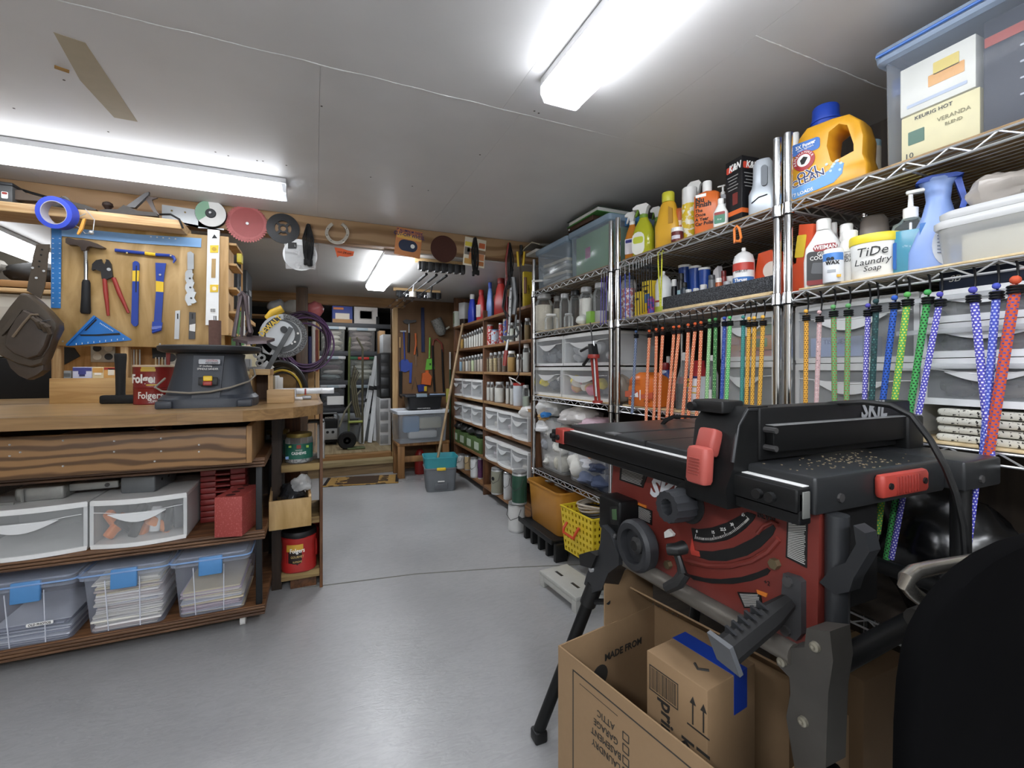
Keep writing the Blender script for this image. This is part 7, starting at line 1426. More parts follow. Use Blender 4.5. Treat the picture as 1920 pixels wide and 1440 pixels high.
# stand
TUB=mat('#6f6a62',.4,.5,n=.2,sc=14);q0,q1=sv(1160,1042,.745),sv(1490,1228,.745)
M().tube([q0,q1],.0185,14).build('front_tube',TUB,saw)
face('fold_bracket',[(1128,985),(1143,1000),(1160,1040),(1160,1060),(1140,1075),(1128,1105),(1110,1112),(1095,1095),(1100,1075),(1118,1048),(1125,1020)],.715,.055,SGR);face('bracket_lug',[(1085,1040),(1105,1034),(1118,1042),(1108,1066),(1088,1060)],.705,.04,BLK);knobx('bracket_bolt',1111,1066,.716,.708,[(.009,0),(.009,1),(.0005,1)],STEEL,10)
L0,L1=sv(1116,1095,.735),wl(.615,1.215,.03)
M().tube([L0,L1],.0175,12).build('leg',SBK,saw);M().tube([L0,Vector(L0).lerp(Vector(L1),.13)],.023,12).build('leg_collar',BLK,saw);M().rbox(-.02,.02,-.02,.02,0,.035,.006).build('foot',BLK,saw,(L1[0],L1[1],0));M().cyl(sv(1140,1128,.73),sv(1110,1128,.73),.008,n=8).build('latch_pin',BLK,saw)
gp=face('leg_plate',[(1512,1178),(1556,1184),(1562,1240),(1553,1300),(1548,1440),(1490,1440),(1474,1345),(1482,1300),(1480,1270),(1456,1245),(1470,1216),(1508,1214)],.735,.05,mat('#3f3c37',.6,n=.25,sc=20),20)
for a,b_ in ((1530,1212),(1468,1240),(1508,1352)): knobx('rivet',a,b_,.736,.728,[(.0085,0),(.0075,.8),(.004,1),(.0005,.8)],mat('#8d8878',.4,.5),12)
M().tube([wl(.76,.47,.47),wl(.72,.42,.02)],.0175,12).build('leg',SBK,saw);M().rbox(-.02,.02,-.02,.02,0,.035,.006).build('foot',BLK,saw,wl(.72,.42,0))
M().tube([wl(.822,.494,.86),wl(.822,.494,.655)],.0185,14).build('upright',mat('#3c3e41',.35,.4),saw);M().tube([wl(1.29,.52,.865),wl(1.29,.52,.62)],.018,12).build('upright',BLK,saw);M().tube([wl(1.29,1.2,.865),wl(1.29,1.2,.62)],.018,12).build('upright',BLK,saw)
M().tube([wl(.79,.475,.625),wl(1.32,.50,.64)],.0185,12).build('side_tube',BLK,saw);M().tube([wl(.90,.42,.70),wl(1.02,.42,.70)],.0165,12).build('grip_tube',mat('#2a2724',.6),saw);M().tube([wl(1.29,.5,.62),wl(1.29,1.2,.62)],.018,12).build('rear_tube',BLK,saw)
for y in (.52,1.2): M().tube([wl(1.29,y,.62),wl(1.20 if y > 1 else 1.26,y+.03,.02)],.0175,10).build('leg',SBK,saw);M().rbox(-.02,.02,-.02,.02,0,.03,.005).build('foot',BLK,saw,wl(1.20 if y > 1 else 1.26,y+.03,0))
face('fold_lever',[(1600,985),(1622,1000),(1630,1035),(1600,1085),(1592,1110),(1565,1115),(1536,1092),(1560,1065),(1585,1055),(1605,1020)],.80,.03,SGR)
face('lock_plate',[(1468,1075),(1492,1083),(1502,1092),(1502,1190),(1492,1202),(1466,1184),(1462,1150)],BXF-.014,.014,mat('#3a3a3c',.5));
for a,b_ in ((1480,1090),(1476,1182)): knobx('plate_bolt',a,b_,BXF-.012,BXF-.02,[(.009,0),(.009,1),(.0005,1)],DSTEEL,10)
A_,B_=Vector(sv(1478,1128,.775)),Vector(sv(1362,1222,.635));M().tube([A_,A_.lerp(B_,.3),B_],[.014,.022,.024],8).build('foot_lever',DBLK,saw)
for i in range(6): c=A_.lerp(B_,.35+.1*i);M().prism([(-.012,-.006),(.010,0),(-.012,.006)],-.003,.003).build('tread_tooth',SGR,saw,(c.x,c.y-.010,c.z+.022))
M().bar(B_,B_+(B_-A_).normalized()*.008,.05,.055).build('lever_tip',mat('#55585c',.5),saw)
for a,b_ in ((1456,1056),(1256,1058)): knobx('brass_bolt',a,b_,BXF,BXF-.012,[(.010,0),(.010,1),(.0005,1)],mat('#6f6246',.45,.5),6)
M().tube([P(a,b_,Y=y) for a,b_,y in ((1520,764,.70),(1560,757,.64),(1620,754,.58),(1670,760,.54),(1710,780,.5),(1745,826,.46),(1772,875,.44),(1792,925,.43),(1806,985,.42),(1810,1035,.42),(1806,1075,.42))],.0058,8).build('power_cord',BLK,None).parent=saw
c_=[o for o in saw.children if o.name.startswith('power_cord')][0];c_.matrix_parent_inverse=Matrix.Translation(SO).inverted() if 0 else (Matrix.Translation(SO) @ Matrix.Rotation(FACE,4,'Z')).inverted()
face('short_cord',[(1238,795),(1246,784),(1262,778),(1305,780),(1305,784),(1264,783),(1250,790),(1242,797)],1.06,.008,BLK)
# ================================================================ CARDBOARD BOXES under the saw
KR=mat('#8f714e',.75,n=.06,sc=60);KRI=mat('#7a6044',.8);ink=mat('#2c2925',.7,n=0)
cb=T('cardboard_box','open kraft moving box with printed room checklist under the saw','box',(.56,1.0,.001),FACE+R(10));CL_,CD,CH=.50,.36,.415
M().box(0,CL_,0,.004,0,CH).build('front_panel',KR,cb,sm=0);M().box(0,.004,.004,CD,0,CH).build('side_panel',KR,cb,sm=0);M().box(CL_-.004,CL_,.004,CD,0,CH).build('side_panel',KR,cb,sm=0);M().box(0,CL_,CD,CD+.004,0,CH).build('back_panel',KR,cb,sm=0);M().box(.004,CL_-.004,.004,CD,.0,.004).build('bottom',KRI,cb,sm=0)
M().box(-.002,.002,.16,CD-.005,CH,CH+.13).build('side_flap',KR,cb,sm=0)
M().box(.02,CL_-.005,-.15,0,-.002,.002).build('back_flap',KR,cb,(0,CD,CH+.002),rot=(R(-36),0,0))
for i,(s_,z_) in enumerate((('ATTIC',.335),('GARAGE',.31),('BASEMENT',.285),('LAUNDRY',.26))):
    txt(s_,.021,ink,cb,(.165,-.0005,z_),rot=(0,PI,0),sx=.9);fr_=M()
    for u,v,w1,h1 in ((.215,z_,.002,.016),(.231,z_,.002,.016),(.223,z_-.008,.016,.002),(.223,z_+.008,.016,.002)): fr_.box(u-w1/2,u+w1/2,-.0008,0,v-h1/2,v+h1/2)
    fr_.build('tick_box',ink,cb,sm=0)
ln=M();ln.box(.055,.058,-.0006,0,.05,.385);ln.box(.055,.45,-.0006,0,.383,.386);ln.box(.08,.2,-.0006,0,.365,.366);ln.build('printed_frame',ink,cb,sm=0)
txt('MADE FROM',.026,ink,cb,(.0045,.23,.33),rot=(0,0,PI/2),bold=.0006);M().lathe([(.0001,0),(.028,0),(.028,.0008),(.0001,.0008)],20,Matrix.Translation((.0042,.14,.29)) @ Matrix.Rotation(R(90),4,'Y')).build('printed_mark',ink,cb)
txt('LT. BATH',.02,ink,cb,(.1,CD-.07,CH+.055),rot=(R(-54-72),PI,0) if 0 else (R(-126),0,PI))
pbx=T('shipping_box','smaller kraft shipping box with tape and barcode inside the moving box','box',(.67,.80,.006),FACE+R(8));W_,D_,H_=.15,.16,.485
M().rbox(0,W_,0,D_,0,H_,.002).build('carton',KR,pbx);M().box(-.0006,W_+.0006,.085,.13,H_-.08,H_+.0008).build('blue_tape',mat('#1a3fb0',.35),pbx,sm=0)
bc=M();random.seed(8)
for i in range(22): x=.012+i*.0031;w1=random.choice((.0006,.001,.0016));bc.box(x,x+w1,-.0008,0,H_-.075,H_-.03)
for u in ((.008,.083,H_-.08,H_-.078),(.008,.083,H_-.028,H_-.026),(.008,.0095,H_-.08,H_-.026),(.0815,.083,H_-.08,H_-.026)): bc.box(u[0],u[1],-.0008,0,u[2],u[3])
bc.build('barcode',ink,pbx,sm=0)
ar=M()
for x in (.118,.142): ar.box(x-.0015,x+.0015,-.0008,0,H_-.085,H_-.04);ar.prism([(x-.007,H_-.045),(x+.007,H_-.045),(x,H_-.03)],-.0008,0)
ar.box(.105,.155,-.0008,0,H_-.092,H_-.089);ar.build('up_arrows',ink,pbx,sm=0)
txt('prime',.045,ink,pbx,(.055,-.0006,H_-.135),rot=(0,R(90),0),bold=.001);txt('keep',.04,ink,pbx,(.105,-.0006,H_-.16),rot=(0,R(90),0),bold=.001);txt('I co',.04,ink,pbx,(.14,-.0006,H_-.15),rot=(0,R(90),0),bold=.001)
M().tube([(.085,.05,H_+.0006),(.10,.04,H_+.0006),(.115,.055,H_+.0006)],.003,5).build('printed_smile',ink,pbx)
bb2=T('cardboard_box','closed brown carton standing behind the saw leg','box',(.98,.74,.001),FACE);M().rbox(0,.2,0,.17,0,.5,.002).build('carton',mat('#5a4226',.8),bb2);M().box(.09,.11,-.0006,.17,.38,.5008).build('tape',mat('#8a7048',.4),bb2,sm=0)
# ================================================================ BLACK CHAIR in the corner with its stainless arm
o=org(1800,1250,.30);t=T('tube_arm_chair','large black rounded chair back with a bent stainless tube arm','chair',(o[0],o[1],0));oo=(o[0],o[1],0)
LEA=mat('#050506',.95,n=.1,spec=.06)
ol=[(2040,975),(1990,965),(1920,978),(1870,994),(1825,1016),(1785,1045),(1750,1080),(1722,1118),(1702,1155),(1688,1200),(1679,1260),(1674,1340),(1672,1440),(1680,1560),(2040,1560)]
q=[P(a+14,b_+22,Y=.30) for a,b_ in ol];r0=[(p.x-o[0],p.z) for p in q];cx_=sum(x for x,_ in r0)/len(r0);cz_=sum(z for _,z in r0)/len(r0);sh=lambda f,y: [(cx_+(x-cx_)*f,y,cz_+(z-cz_)*f) for x,z in r0]
M().loft([sh(.96,-.014),sh(.99,-.01),sh(1,-.004),sh(1,.002),sh(.985,.008),sh(.9,.012)]).build('back_rest',LEA,t,sm=50)
M().tube([Vector(P(a,b_,Y=.375))-Vector((o[0],o[1],0)) for a,b_ in ((1990,1016),(1900,1036),(1820,1052),(1750,1064),(1715,1072),(1700,1084),(1699,1096),(1712,1112),(1744,1136),(1800,1178))],.0105,12).build('tube_arm',mat('#b3aea4',.25,.85),t)
M().rbox(-.05,.30,-.02,.05,.30,.42,.02).build('seat',LEA,t)
for x,y in ((-.03,.04),(.27,.04),(-.03,-.01),(.27,-.01)): M().cyl((x,y,0),(x,y,.33),.011).build('leg',mat('#b3aea4',.25,.85),t)
# ================================================================ BROWN JAR SHELVES beyond the wire shelves
JX=1.36;WL=[1.553,1.313,1.082,.83,.593,.336,.09];yR,yM,yL=2.80,YX(906,JX),YX(851,JX)
js=T('jar_shelves','brown wooden shelves full of jars beyond the wire shelves','shelf',(JX,yM,0),FACE);BR2=wood('#6b4526','#96683c','x',2.5);BRE=wood('#8a6238','#b08a58','x',2.5)
for y in (yR,yM,yL): M().rbox(yM-y-.01,yM-y+.01,0,.40,0,1.62 if y != yL else 1.86,.002).build('upright',BROWNZ,js)
for z in WL:
    for a,b in ((yM-yL+.01,-.01),(.01,yM-yR-.01)):
        M().rbox(a,b,.006,.40,z-.022,z,.002).build('shelf_board',BR2,js);M().rbox(a,b,0,.006,z-.022,z,.001).build('shelf_edge',BRE if z in (1.082,.83) else BR2,js)
def jug(lb,px0,px1,py,z,X,c,cap='#d9d9d4',lab=None):
    t,w_,h=bottle('detergent_bottle',lb,'bottle',px0,px1,py,z,X,JUG,mat(c,.35),.6,mat(cap,.4),.83,n=18)
    if lab: patch(t,w_*.6,h*.4,(-w_*.1,-w_*.31,h*.32),mat(lab,.5),'paper_label')
z=WL[0]
p,w_,h=at_(853,862,584,z,1.40);o=M().rbox(-w_/2,w_/2,-.04,.04,0,h,.003).build('carton',mat('#cfd6c8',.5),None,p,FACE);tag(o,'white and green carton at the far end of the top jar shelf','box');patch(o,w_*.6,h*.7,(w_*.15,-.041,h*.55),mat('#5d7a2c',.5),'green_panel')
t,w_,h=bottle('powder_jar','jar of brown powder with a square white lid on the top jar shelf','jar',863,878,568,z,1.44,[(0,.95,4),(.02,1,4),(.3,1,4),(.32,1,4)],mat('#2f1d12',.5),.9,None);M().rbox(-w_*.54,w_*.54,-w_*.48,w_*.48,h*.3,h,.006).build('lid',mat('#c4c6c6',.45),t)
jug('deep blue detergent bottle on the top jar shelf',877,894,552,z,1.42,'#2b3fc4');jug('red detergent bottle with silver label on the top jar shelf',893,912,544,z,1.42,'#c22a2a','#c22a2a','#c9c4bc');jug('light blue detergent bottle on the top jar shelf',912,926,530,z,1.42,'#5f86cf','#3a55b8');jug('large red fuel jug on the top jar shelf',926,953,520,z,1.45,'#b5231c','#8a1a16')
t=T('cardboard_flap','tan cardboard sheet wedged under the low ceiling behind the jugs','cardboard',(1.68,YX(905,1.5),1.79),FACE);M().prism([(-.3,0),(.25,0),(.25,.07),(-.16,.07)],0,.01).build('sheet',mat('#8a6c4c',.7),t,sm=0)
z=WL[1]
t0=mason('yellow corn jar at the end of the white jar row',863,871,628,z,1.42,mat('#c8992a',.6),.75,LID,n=14)
for i in range(8):
    a=870+i*4.6;mason('narrow glass jar of white flour in the upper jar row',a,a+5.6,627-i*2.0,z,1.40+.02*(i % 2),FLOUR,.7,LID,'upper white jar row',n=12)
for k,(a,b,c,X,c1,c2,lb) in enumerate(((913,925,609,1.42,'#c22f2a','#e8dcd6','red and white soup can in the right bay'),(921,936,618,1.39,'#b9c9d9','#c4443a','blue-lidded printed jar before the soup can'),(935,944,606,1.43,'#c23a34','#ded6da','small red printed can, lower of the stack'),(943,953,598,1.44,'#3f55b0','#d9c23a','tall blue and yellow printed can stack'))):
    t,w_,h=bottle('food_can',lb,'can',a,b,c,z,X,[(0,.97,2),(.03,1,2),(.9,1,2),(.93,.97,2)],spk(c1,c2,55,.54,.45),1.,mat('#3a72a8',.4) if k == 1 else LID,.93,n=14)
for a,b,c,m_,lb in ((955,965,605,'#d9e0d2','pale green glass jar behind the hanging chain hoist'),(966,979,600,'#e2e3dc','white jar behind the hanging chain hoist'),(983,995,597,'#8a6a1e','amber honey jar at the right bay end')): mason(lb,a,b,c,z,1.42,mat(m_,.5),.75,LID,n=14)
z=WL[2]
for i,c in enumerate(('#8fb3c9','#b9a58a','#dcdad4','#b5aa98','#c9d6a8','#a9a294','#c9bfb0','#d8c8bc')): mason(('pale blue','tan','snow white','grain coloured','pale lime','grey','beige','pinkish')[i]+' filled glass jar in the lower jar row',861+i*5.6,868+i*5.6,671-i*1.1,z,1.40+.015*(i % 2),mat(c,.7),.72,LID,n=12)
for i,c in enumerate(('#c9b78a','#c4b184','#c9b27a','#8a7258','#7f6a55')): mason(('pale grain','cream grain','golden grain','dark lentil','brown bean')[i]+' jar in the right bay',909+i*8,918+i*8,663-i*1.2,z,1.40,spk(c,'#6a553a',160,.6,.8),.75,LID,n=14)
for a,b,c,m_,lb in ((951,968,658,'#c99a3a','large yellow labelled jar in the right bay'),(968,980,664,'#d9d6d0','white tub in the right bay under the amber jar'),(980,994,645,'#d3d5cf','tall white canister at the end of the right bay')): mason(lb,a,b,c,z,1.41,mat(m_,.5),.7,PRW,n=14)
z=WL[3]
def minidrawers(z,px0,px1,n,h,lb,X=1.375,gp=None,tint='#dfe2e6'):
    y0,y1=YX(px0,X),YX(px1,X);w_=(y0-y1)/n
    for i in range(n):
        t=drawer(lb+', '+('far','middle','near')[i]+' one of three',X,w_-.006,0,z,h,.26,bulge=.02,rz=FACE,name='small_storage_box',fm=clear(tint,.08,.2,.12));t.location=(X,y0-w_*(i+.5),z)
        o=M().lump((0,0,0),w_*.6,.12,h*.4,.25,4,i,12,8,True).build('cloth_bundle',mat(('#c9bfc4','#9da3a6','#d6d4ca')[(i+int(z*10)) % 3],.7),None,(X+.12,y0-w_*(i+.5),z+h*.27));tag(o,'soft bundle inside the '+lb+', '+('far','middle','near')[i]+' one','bundle')
minidrawers(z,851,904,3,.175,'clear drawer box under the lower jar row')
for i,(a,b) in enumerate(((912,921),(919,927),(927,947),(948,956),(956,964))): mason(('tall','second tall','wide','narrow','second narrow')[i]+' jar of white flour in the right bay',a,b,716,z,1.40,FLOUR,.7,LID,n=14)
t,w_,h=bottle('pail','white pail with red lid and wire handle in the right bay','pail',962,984,718,z,1.42,[(0,.93,2),(.02,.95,2),(.85,1,2),(.88,1,2)],mat('#c9d0d8',.45),1.,mat('#b5302a',.4),.88);M().tube([(-w_*.45,-.03,h*.95),(-w_*.5,-.06,h*1.25),(w_*.1,-.06,h*1.15),(w_*.48,-.03,h*.95)],.005,6).build('bail',WHT,t)
mason('clear jar with green tint beside the pail',979,993,722,z,1.39,mat('#a9b5a4',.5),.5,LID,n=14)
minidrawers(WL[4],851,904,3,.165,'clear drawer box on the fifth jar shelf');minidrawers(WL[4],910,990,3,.18,'clear drawer box of pale packets in the right bay');minidrawers(WL[5],909,990,3,.18,'clear drawer box of white cloth in the right bay')
z=WL[5];y0,y1=YX(851,1.385),YX(904,1.385)
for i in range(4):
    t=T('lamp_packet','netted black and green packet in the row of four low in the left bay','packet',(1.40,y0-(y0-y1)*(i+.5)/4,z),FACE,'green packets');w_=(y0-y1)/4.3;M().rbox(-w_/2,w_/2,-.03,.1,0,.13,.003).build('carton',mat('#4d6a34',.5),t);patch(t,w_*.6,.07,(0,-.031,.06),mat('#b9c9b0',.5),'print_panel');M().lump((0,.03,.17),w_*.95,.14,.09,.4,6,i,14,9).build('bulb_net',mat('#1c1d1c',.3),t)
z=WL[6]
def paint(lb,px0,px1,pyt,z,X,c,lab,h=None,handle=True):
    t,w_,h=bottle('paint_can',lb,'paint can',px0,px1,pyt,z,X,[(0,.98,2),(.02,1,2),(.9,1,2),(.92,.97,2)],mat('#c4c6c6',.35,.4),1.,mat('#a9abac',.3,.7),.93,n=22);M().lathe([(w_/2*1.005,h*.06),(w_/2*1.008,h*.07),(w_/2*1.008,h*.86),(w_/2*1.005,h*.87)],24).build('paper_label',mat(lab,.45),t)
    M().tube([(-w_*.5,-.02,h*.8),(-w_*.45,-w_*.4,h*.55),(0,-w_*.56,h*.42),(w_*.45,-w_*.4,h*.55),(w_*.5,-.02,h*.8)],.002,5).build('bail',DSTEEL,t);return t
for a,b,c,X,cl,lb in ((855,872,851,1.37,'#d6d6d2','white paint can with black dot label in the left bay'),(871,884,852,1.42,'#c9ac7a','tan-topped paint can in the left bay'),(882,898,857,1.38,'#d0d2d2','plain white paint can in the left bay'),(896,906,856,1.41,'#5a2a58','purple labelled paint can in the left bay'),(921,944,876,1.37,'#8f8f7c','olive labelled paint can in the right bay'),(944,961,884,1.39,'#c2c4c4','silver paint can with black handle in the right bay')):
    t=paint(lb,a,b,c,z,X,'#ccc',cl)
    if 'dot' in lb or 'olive' in lb: M().lathe([(.0001,0),(.016,0),(.0001,.001)],14,Matrix.Translation((.03,-.085,.14)) @ Matrix.Rotation(R(90),4,'X')).build('black_dot',BLK,t)
paint('dark green paint can standing on a white one beside the orange bin',960,988,882,.20,1.27,'#ccc','#23503c');paint('white paint can on the floor under the green one',953,984,940,.001,1.27,'#ccc','#d4d5d3')
# ================================================================ FAR WALL: hanging tools, stand, tub, bucket
HY=FY-.012
def hang(name,lb,cat,parts,at0):
    o=org(at0[0],at0[1],HY);t=T(name,lb,cat,o)
    for nm_,kind,pts,th,m_ in parts:
        if kind == 'p': fl(pts,HY,th,o).build(nm_,m_,t,sm=30)
        else: M().tube([wp(a,b,HY-.015,o) for a,b in pts],th,8).build(nm_,m_,t)
    return t
BSW=mat('#2f4fb8',.5)
hang('fly_swatter','blue plastic fly swatter hanging on the far wall','fly swatter',(('blade','p',[(748,680),(754,674),(764,674),(769,682),(768,694),(760,698),(750,696)],.006,BSW),('handle','t',[(759,676),(758,650),(757,622)],.008,BSW),('top_bracket','p',[(750,620),(761,620),(761,623),(750,623)],.02,STEEL)),(758,620))
hang('hand_saw','thin pruning tool with pale wooden handle beside the blue swatter','saw',(('handle','t',[(750,632),(750,652)],.010,mat('#c9a06a',.5)),('rod','t',[(750,652),(751,695)],.004,DSTEEL),('black_sheath','p',[(748,696),(754,696),(753,745),(748,742)],.02,DBLK)),(750,632))
hang('claw_hammer','old claw hammer with black grip hanging on the far wall','hammer',(('head','p',[(755,602),(760,599),(770,601),(779,600),(780,604),(770,606),(764,608),(757,606)],.03,DSTEEL),('shaft','t',[(767,606),(767,625)],.008,STEEL),('grip','t',[(767,624),(766,660)],.013,BLK)),(767,604))
hang('pruning_shears','orange handled snips hanging on the far wall','shears',(('handle','t',[(779,625),(780,645),(777,665)],.010,ORG),('handle','t',[(781,650),(783,668)],.006,DGR),('blade','p',[(777,665),(781,664),(781,688),(779,684)],.006,mat('#8a6a50',.5))),(779,625))
hang('pry_bar','long dark blue bar hanging on the far wall','pry bar',(('bar','p',[(789,577),(795,577),(796,660),(790,660)],.012,mat('#1f2f5a',.4)),),(792,580))
hang('fly_swatter','lime green fly swatter hanging on the far wall','fly swatter',(('handle','t',[(806,633),(805,672)],.009,mat('#6fd03a',.4)),('blade','p',[(800,673),(811,672),(815,692),(797,694)],.006,mat('#6fd03a',.4)),('hole','p',[(805,681),(808,681),(808,685),(805,685)],.0065,mat('#2a5a1a',.6))),(806,640))
hang('loppers','red and black lopping shears hanging open on the far wall','loppers',(('handle','t',[(811,650),(813,638),(819,636),(828,644),(830,660)],.010,mat('#8a2a16',.5)),('handle','t',[(811,648),(812,690),(815,735)],.011,DBLK),('handle','t',[(829,655),(830,690),(832,735)],.011,DBLK)),(820,640))
hang('dust_pan','orange plastic dustpan hanging low on the far wall','dustpan',(('pan','p',[(791,700),(801,697),(808,706),(806,722),(789,720)],.04,ORG),('grip','p',[(797,694),(803,694),(803,699),(797,699)],.02,ORG)),(799,700))
hang('scrub_brush','blue and yellow brush cluster hanging low on the far wall','brush',(('brush','p',[(782,722),(795,720),(800,732),(784,735)],.03,mat('#1c2f8a',.5)),('bristle','p',[(794,724),(799,724),(799,733),(794,733)],.035,YEL),('wire','t',[(772,730),(778,706),(783,730)],.003,DSTEEL),('blue_tab','p',[(768,680),(773,680),(771,718),(767,718)],.008,BSW)),(787,722))
p=P(823,612,Y=HY-.08);t=T('metal_scoop','perforated galvanised scoop hanging tilted on the far wall','scoop',p,rot=(0,R(-24),0));M().lathe([(.055,.09),(.062,.09),(.062,-.03),(.058,-.07),(.03,-.105),(.02,-.105),(.052,-.06),(.055,-.03)],24).build('scoop',spk('#8d8d86','#3b3a36',130,.56,.5),t);M().tube([(.05,0,-.06),(.11,0,-.05)],.012,8).build('handle',mat('#cfc8b4',.5),t)
o=P(843,650,Y=HY);t=T('garden_stake','green and white garden stake standing at the wall corner','stake',(o.x,HY-.02,0));M().cyl((0,0,.3),(0,0,1.28),.008).build('stake',mat('#2f5a3a',.5),t);M().cyl((0,0,1.1),(0,0,1.3),.010).build('white_grip',WHT,t);M().rbox(-.05,-.01,-.02,0,.72,.88,.004).build('yellow_brush',mat('#c9c04a',.6),t);M().cyl((0,0,0),(0,0,.3),.008).build('tip',DGR,t)
# stand with tub and crate
SW=wood('#7c5226','#9c6c38','z',2.);t=T('wood_stand','low brown timber stand carrying the clear tub','stand',(1.03,4.66,0))
M().rbox(-.27,.27,-.02,.30,.325,.355,.003).build('top',SW,t)
for x in (-.23,.23):
    for y in (.0,.27): M().rbox(x-.035,x+.035,y-.02,y+.02,0,.325,.003).build('leg',SW,t)
M().rbox(-.2,.2,-.01,.01,.16,.22,.002).build('rail',SW,t)
o=T('fire_extinguisher','red bottle half hidden under the timber stand','bottle',(1.02,4.80,.0));M().lathe([(.05,0),(.055,.01),(.055,.2),(.03,.25),(.001,.26)],18).build('body',mat('#a3201c',.35),o)
tb_=latch_bin('big clear tub with white lid on the timber stand',1.02,.54,4.60,.356,.33,.36,False,clear('#cdd5dc',.25,.2,.4),mat('#dfe6ee',.4),ribs=False,taper=.88);tb_.rotation_euler=(0,0,R(4))
for x,z,w_,h,c,lb in ((-.1,.17,.17,.17,'#5f8fc4','blue and green printed packet inside the big clear tub'),(.1,.18,.24,.12,'#b9b39a','folded patterned cloth inside the big clear tub'),(.02,.06,.3,.08,'#c9ccce','crumpled white paper low in the big clear tub')):
    o=M().rbox(-w_/2,w_/2,-.03,.05,-h/2,h/2,.02).build('stored_item',mat(c,.6),None,(1.02+x,4.76,.36+z));tag(o,lb,'packet')
t=T('black_crate','black plastic crate with lid standing on the big clear tub','crate',(1.05,4.66,.688));W1,D1=.19,.28
M().loft([[(a,b,zz) for a,b in rrect(-W1*f,W1*f,D1*(1-f)/2,D1*(1+f)/2,.02)] for f,zz in ((.86,0),(.95,.13))],True).build('body',mat('#17181b',.4),t);M().rbox(-W1*1.12,W1*1.12,-.02,D1+.02,.13,.15,.006).build('lid',mat('#23282f',.4),t);M().rbox(-.10,.01,-.03,0,.13,.165,.003).build('grey_clip',mat('#7f93a0',.5),t);M().rbox(.04,.2,-.03,.0,.15,.16,.004).build('blue_lid_edge',mat('#9fb8dc',.4),t);txt('HEAVY DUTY BOX',.016,PRW,t,(-.02,-.006,.012))
t=T('mop_bucket','grey square bucket with a teal tray insert and yellow clip','bucket',(1.06,4.12,0),R(-8));q=lambda f,zz: [(a,b,zz) for a,b in rrect(-.145*f,.145*f,-.12*f,.12*f,.03)]
M().loft([q(.86,0),q(.88,.006),q(.98,.2),q(1.02,.205),q(1.02,.215)]).build('bucket',mat('#70757a',.5),t);M().loft([q(.97,.215),q(1.04,.30),q(1.07,.302),q(1.07,.312),q(1.02,.312),q(.95,.25),q(.95,.24)]).build('teal_insert',mat('#2f98a4',.45),t);M().rbox(-.04,.04,-.14,-.12,.195,.22,.005).build('yellow_clip',YEL,t);M().rbox(-.06,.06,-.118,-.108,.02,.08,.004).build('step_recess',mat('#5d6166',.5),t);M().rbox(-.03,.03,-.122,-.112,.09,.1,.002).build('white_tab',PRW,t)
a,b=P(868,607,Y=4.35),Vector((1.04,4.14,.245));t=T('mop_pole','long wooden mop pole standing in the teal bucket','pole',b);M().tube([(0,0,0),a-b],.0125,10).build('pole',wood('#8f7452','#b0946c','z',3.),t)
# door mat
c4=[P(*q_,Z=.0) for q_ in ((604,914),(747,906),(738,889),(612,892))];mm=T('door_mat','patterned brown and tan mat before the doorway step','mat',c4[0]);L4,D4=(c4[1]-c4[0]).length,.35
def rug():
    m,N,L,b_=nm('rug_pattern');b_.inputs['Roughness'].default_value=.95;tc=N.new('ShaderNodeTexCoord');v=N.new('ShaderNodeTexVoronoi');v.inputs['Scale'].default_value=14;r=N.new('ShaderNodeValToRGB');r.color_ramp.interpolation='CONSTANT';e=r.color_ramp.elements;e[0].color=hx('#3a1c14');e[1].position=.55;e[1].color=hx('#a8803c')
    e2=r.color_ramp.elements.new(.3);e2.color=hx('#4f3a1c');L.new(tc.outputs['Object'],v.inputs['Vector']);L.new(v.outputs['Distance'],r.inputs[0]);L.new(r.outputs[0],b_.inputs['Base Color']);return m
RG=rug();ang=math.atan2(c4[1].y-c4[0].y,c4[1].x-c4[0].x);mm.rotation_euler=(0,0,ang)
M().rbox(0,L4,0,D4,.001,.010,.003).build('field',RG,mm)
for x0,x1,c in ((0,.03,'#1d120e'),(L4-.03,L4,'#1d120e'),(.03,.10,'#a8803c'),(L4-.10,L4-.03,'#a8803c'),(L4*.3,L4*.72,'#46311c')): M().rbox(x0,x1,.02,D4-.02,.0095,.0115,.0008).build('band',mat(c,.95,n=.2),mm)
# ================================================================ STORE ROOM
s6=6.25;bs=T('store_shelf','black shelf rack stacked with clear tubs in the store room','shelf',(.45,s6,.2));SH=[1.70,1.335,.955,.60]
for z in SH: M().rbox(-.62,.62,0,.45,z-.26,z-.2,.004).build('shelf_deck',mat('#3a3c40',.6),bs)
for x in (-.6,.32):
    for y in (.03,.42): M().rbox(x-.02,x+.02,y-.02,y+.02,0,1.6,.003).build('post',DBLK,bs)
def stub(px0,px1,pyt,z,lb,tint,lid,cont):
    x0,x1=XY(px0,s6),XY(px1,s6);c=(x0+x1)/2;h=ZP(pyt,P((px0+px1)/2,600,Y=s6))-z;t=latch_bin(lb,c,x1-x0,s6-.01,z+.002,h,.38,False,clear(tint,.22,.3,.3),mat(lid,.4),ribs=False,taper=.9)
    for k,cc in enumerate(cont): o=M().lump((0,0,0),(x1-x0)*.74,.22,h*.24,.22,5,k+px0,18,9).build('stored_cloth',mat(cc,.7),None,(c+((k % 2)-.5)*(x1-x0)*.08,s6+.15,z+h*(.15+.21*k)));tag(o,('first','second','third','fourth')[k]+' bundle in the '+lb.split(' on the')[0].split(' behind')[0],'bundle')
    M().rbox(-.07,.07,-.02,.0,h-.04,h-.005,.004).build('clip',mat('#8fa0aa' if 'red' not in lb else '#c22a22',.4),t);return t
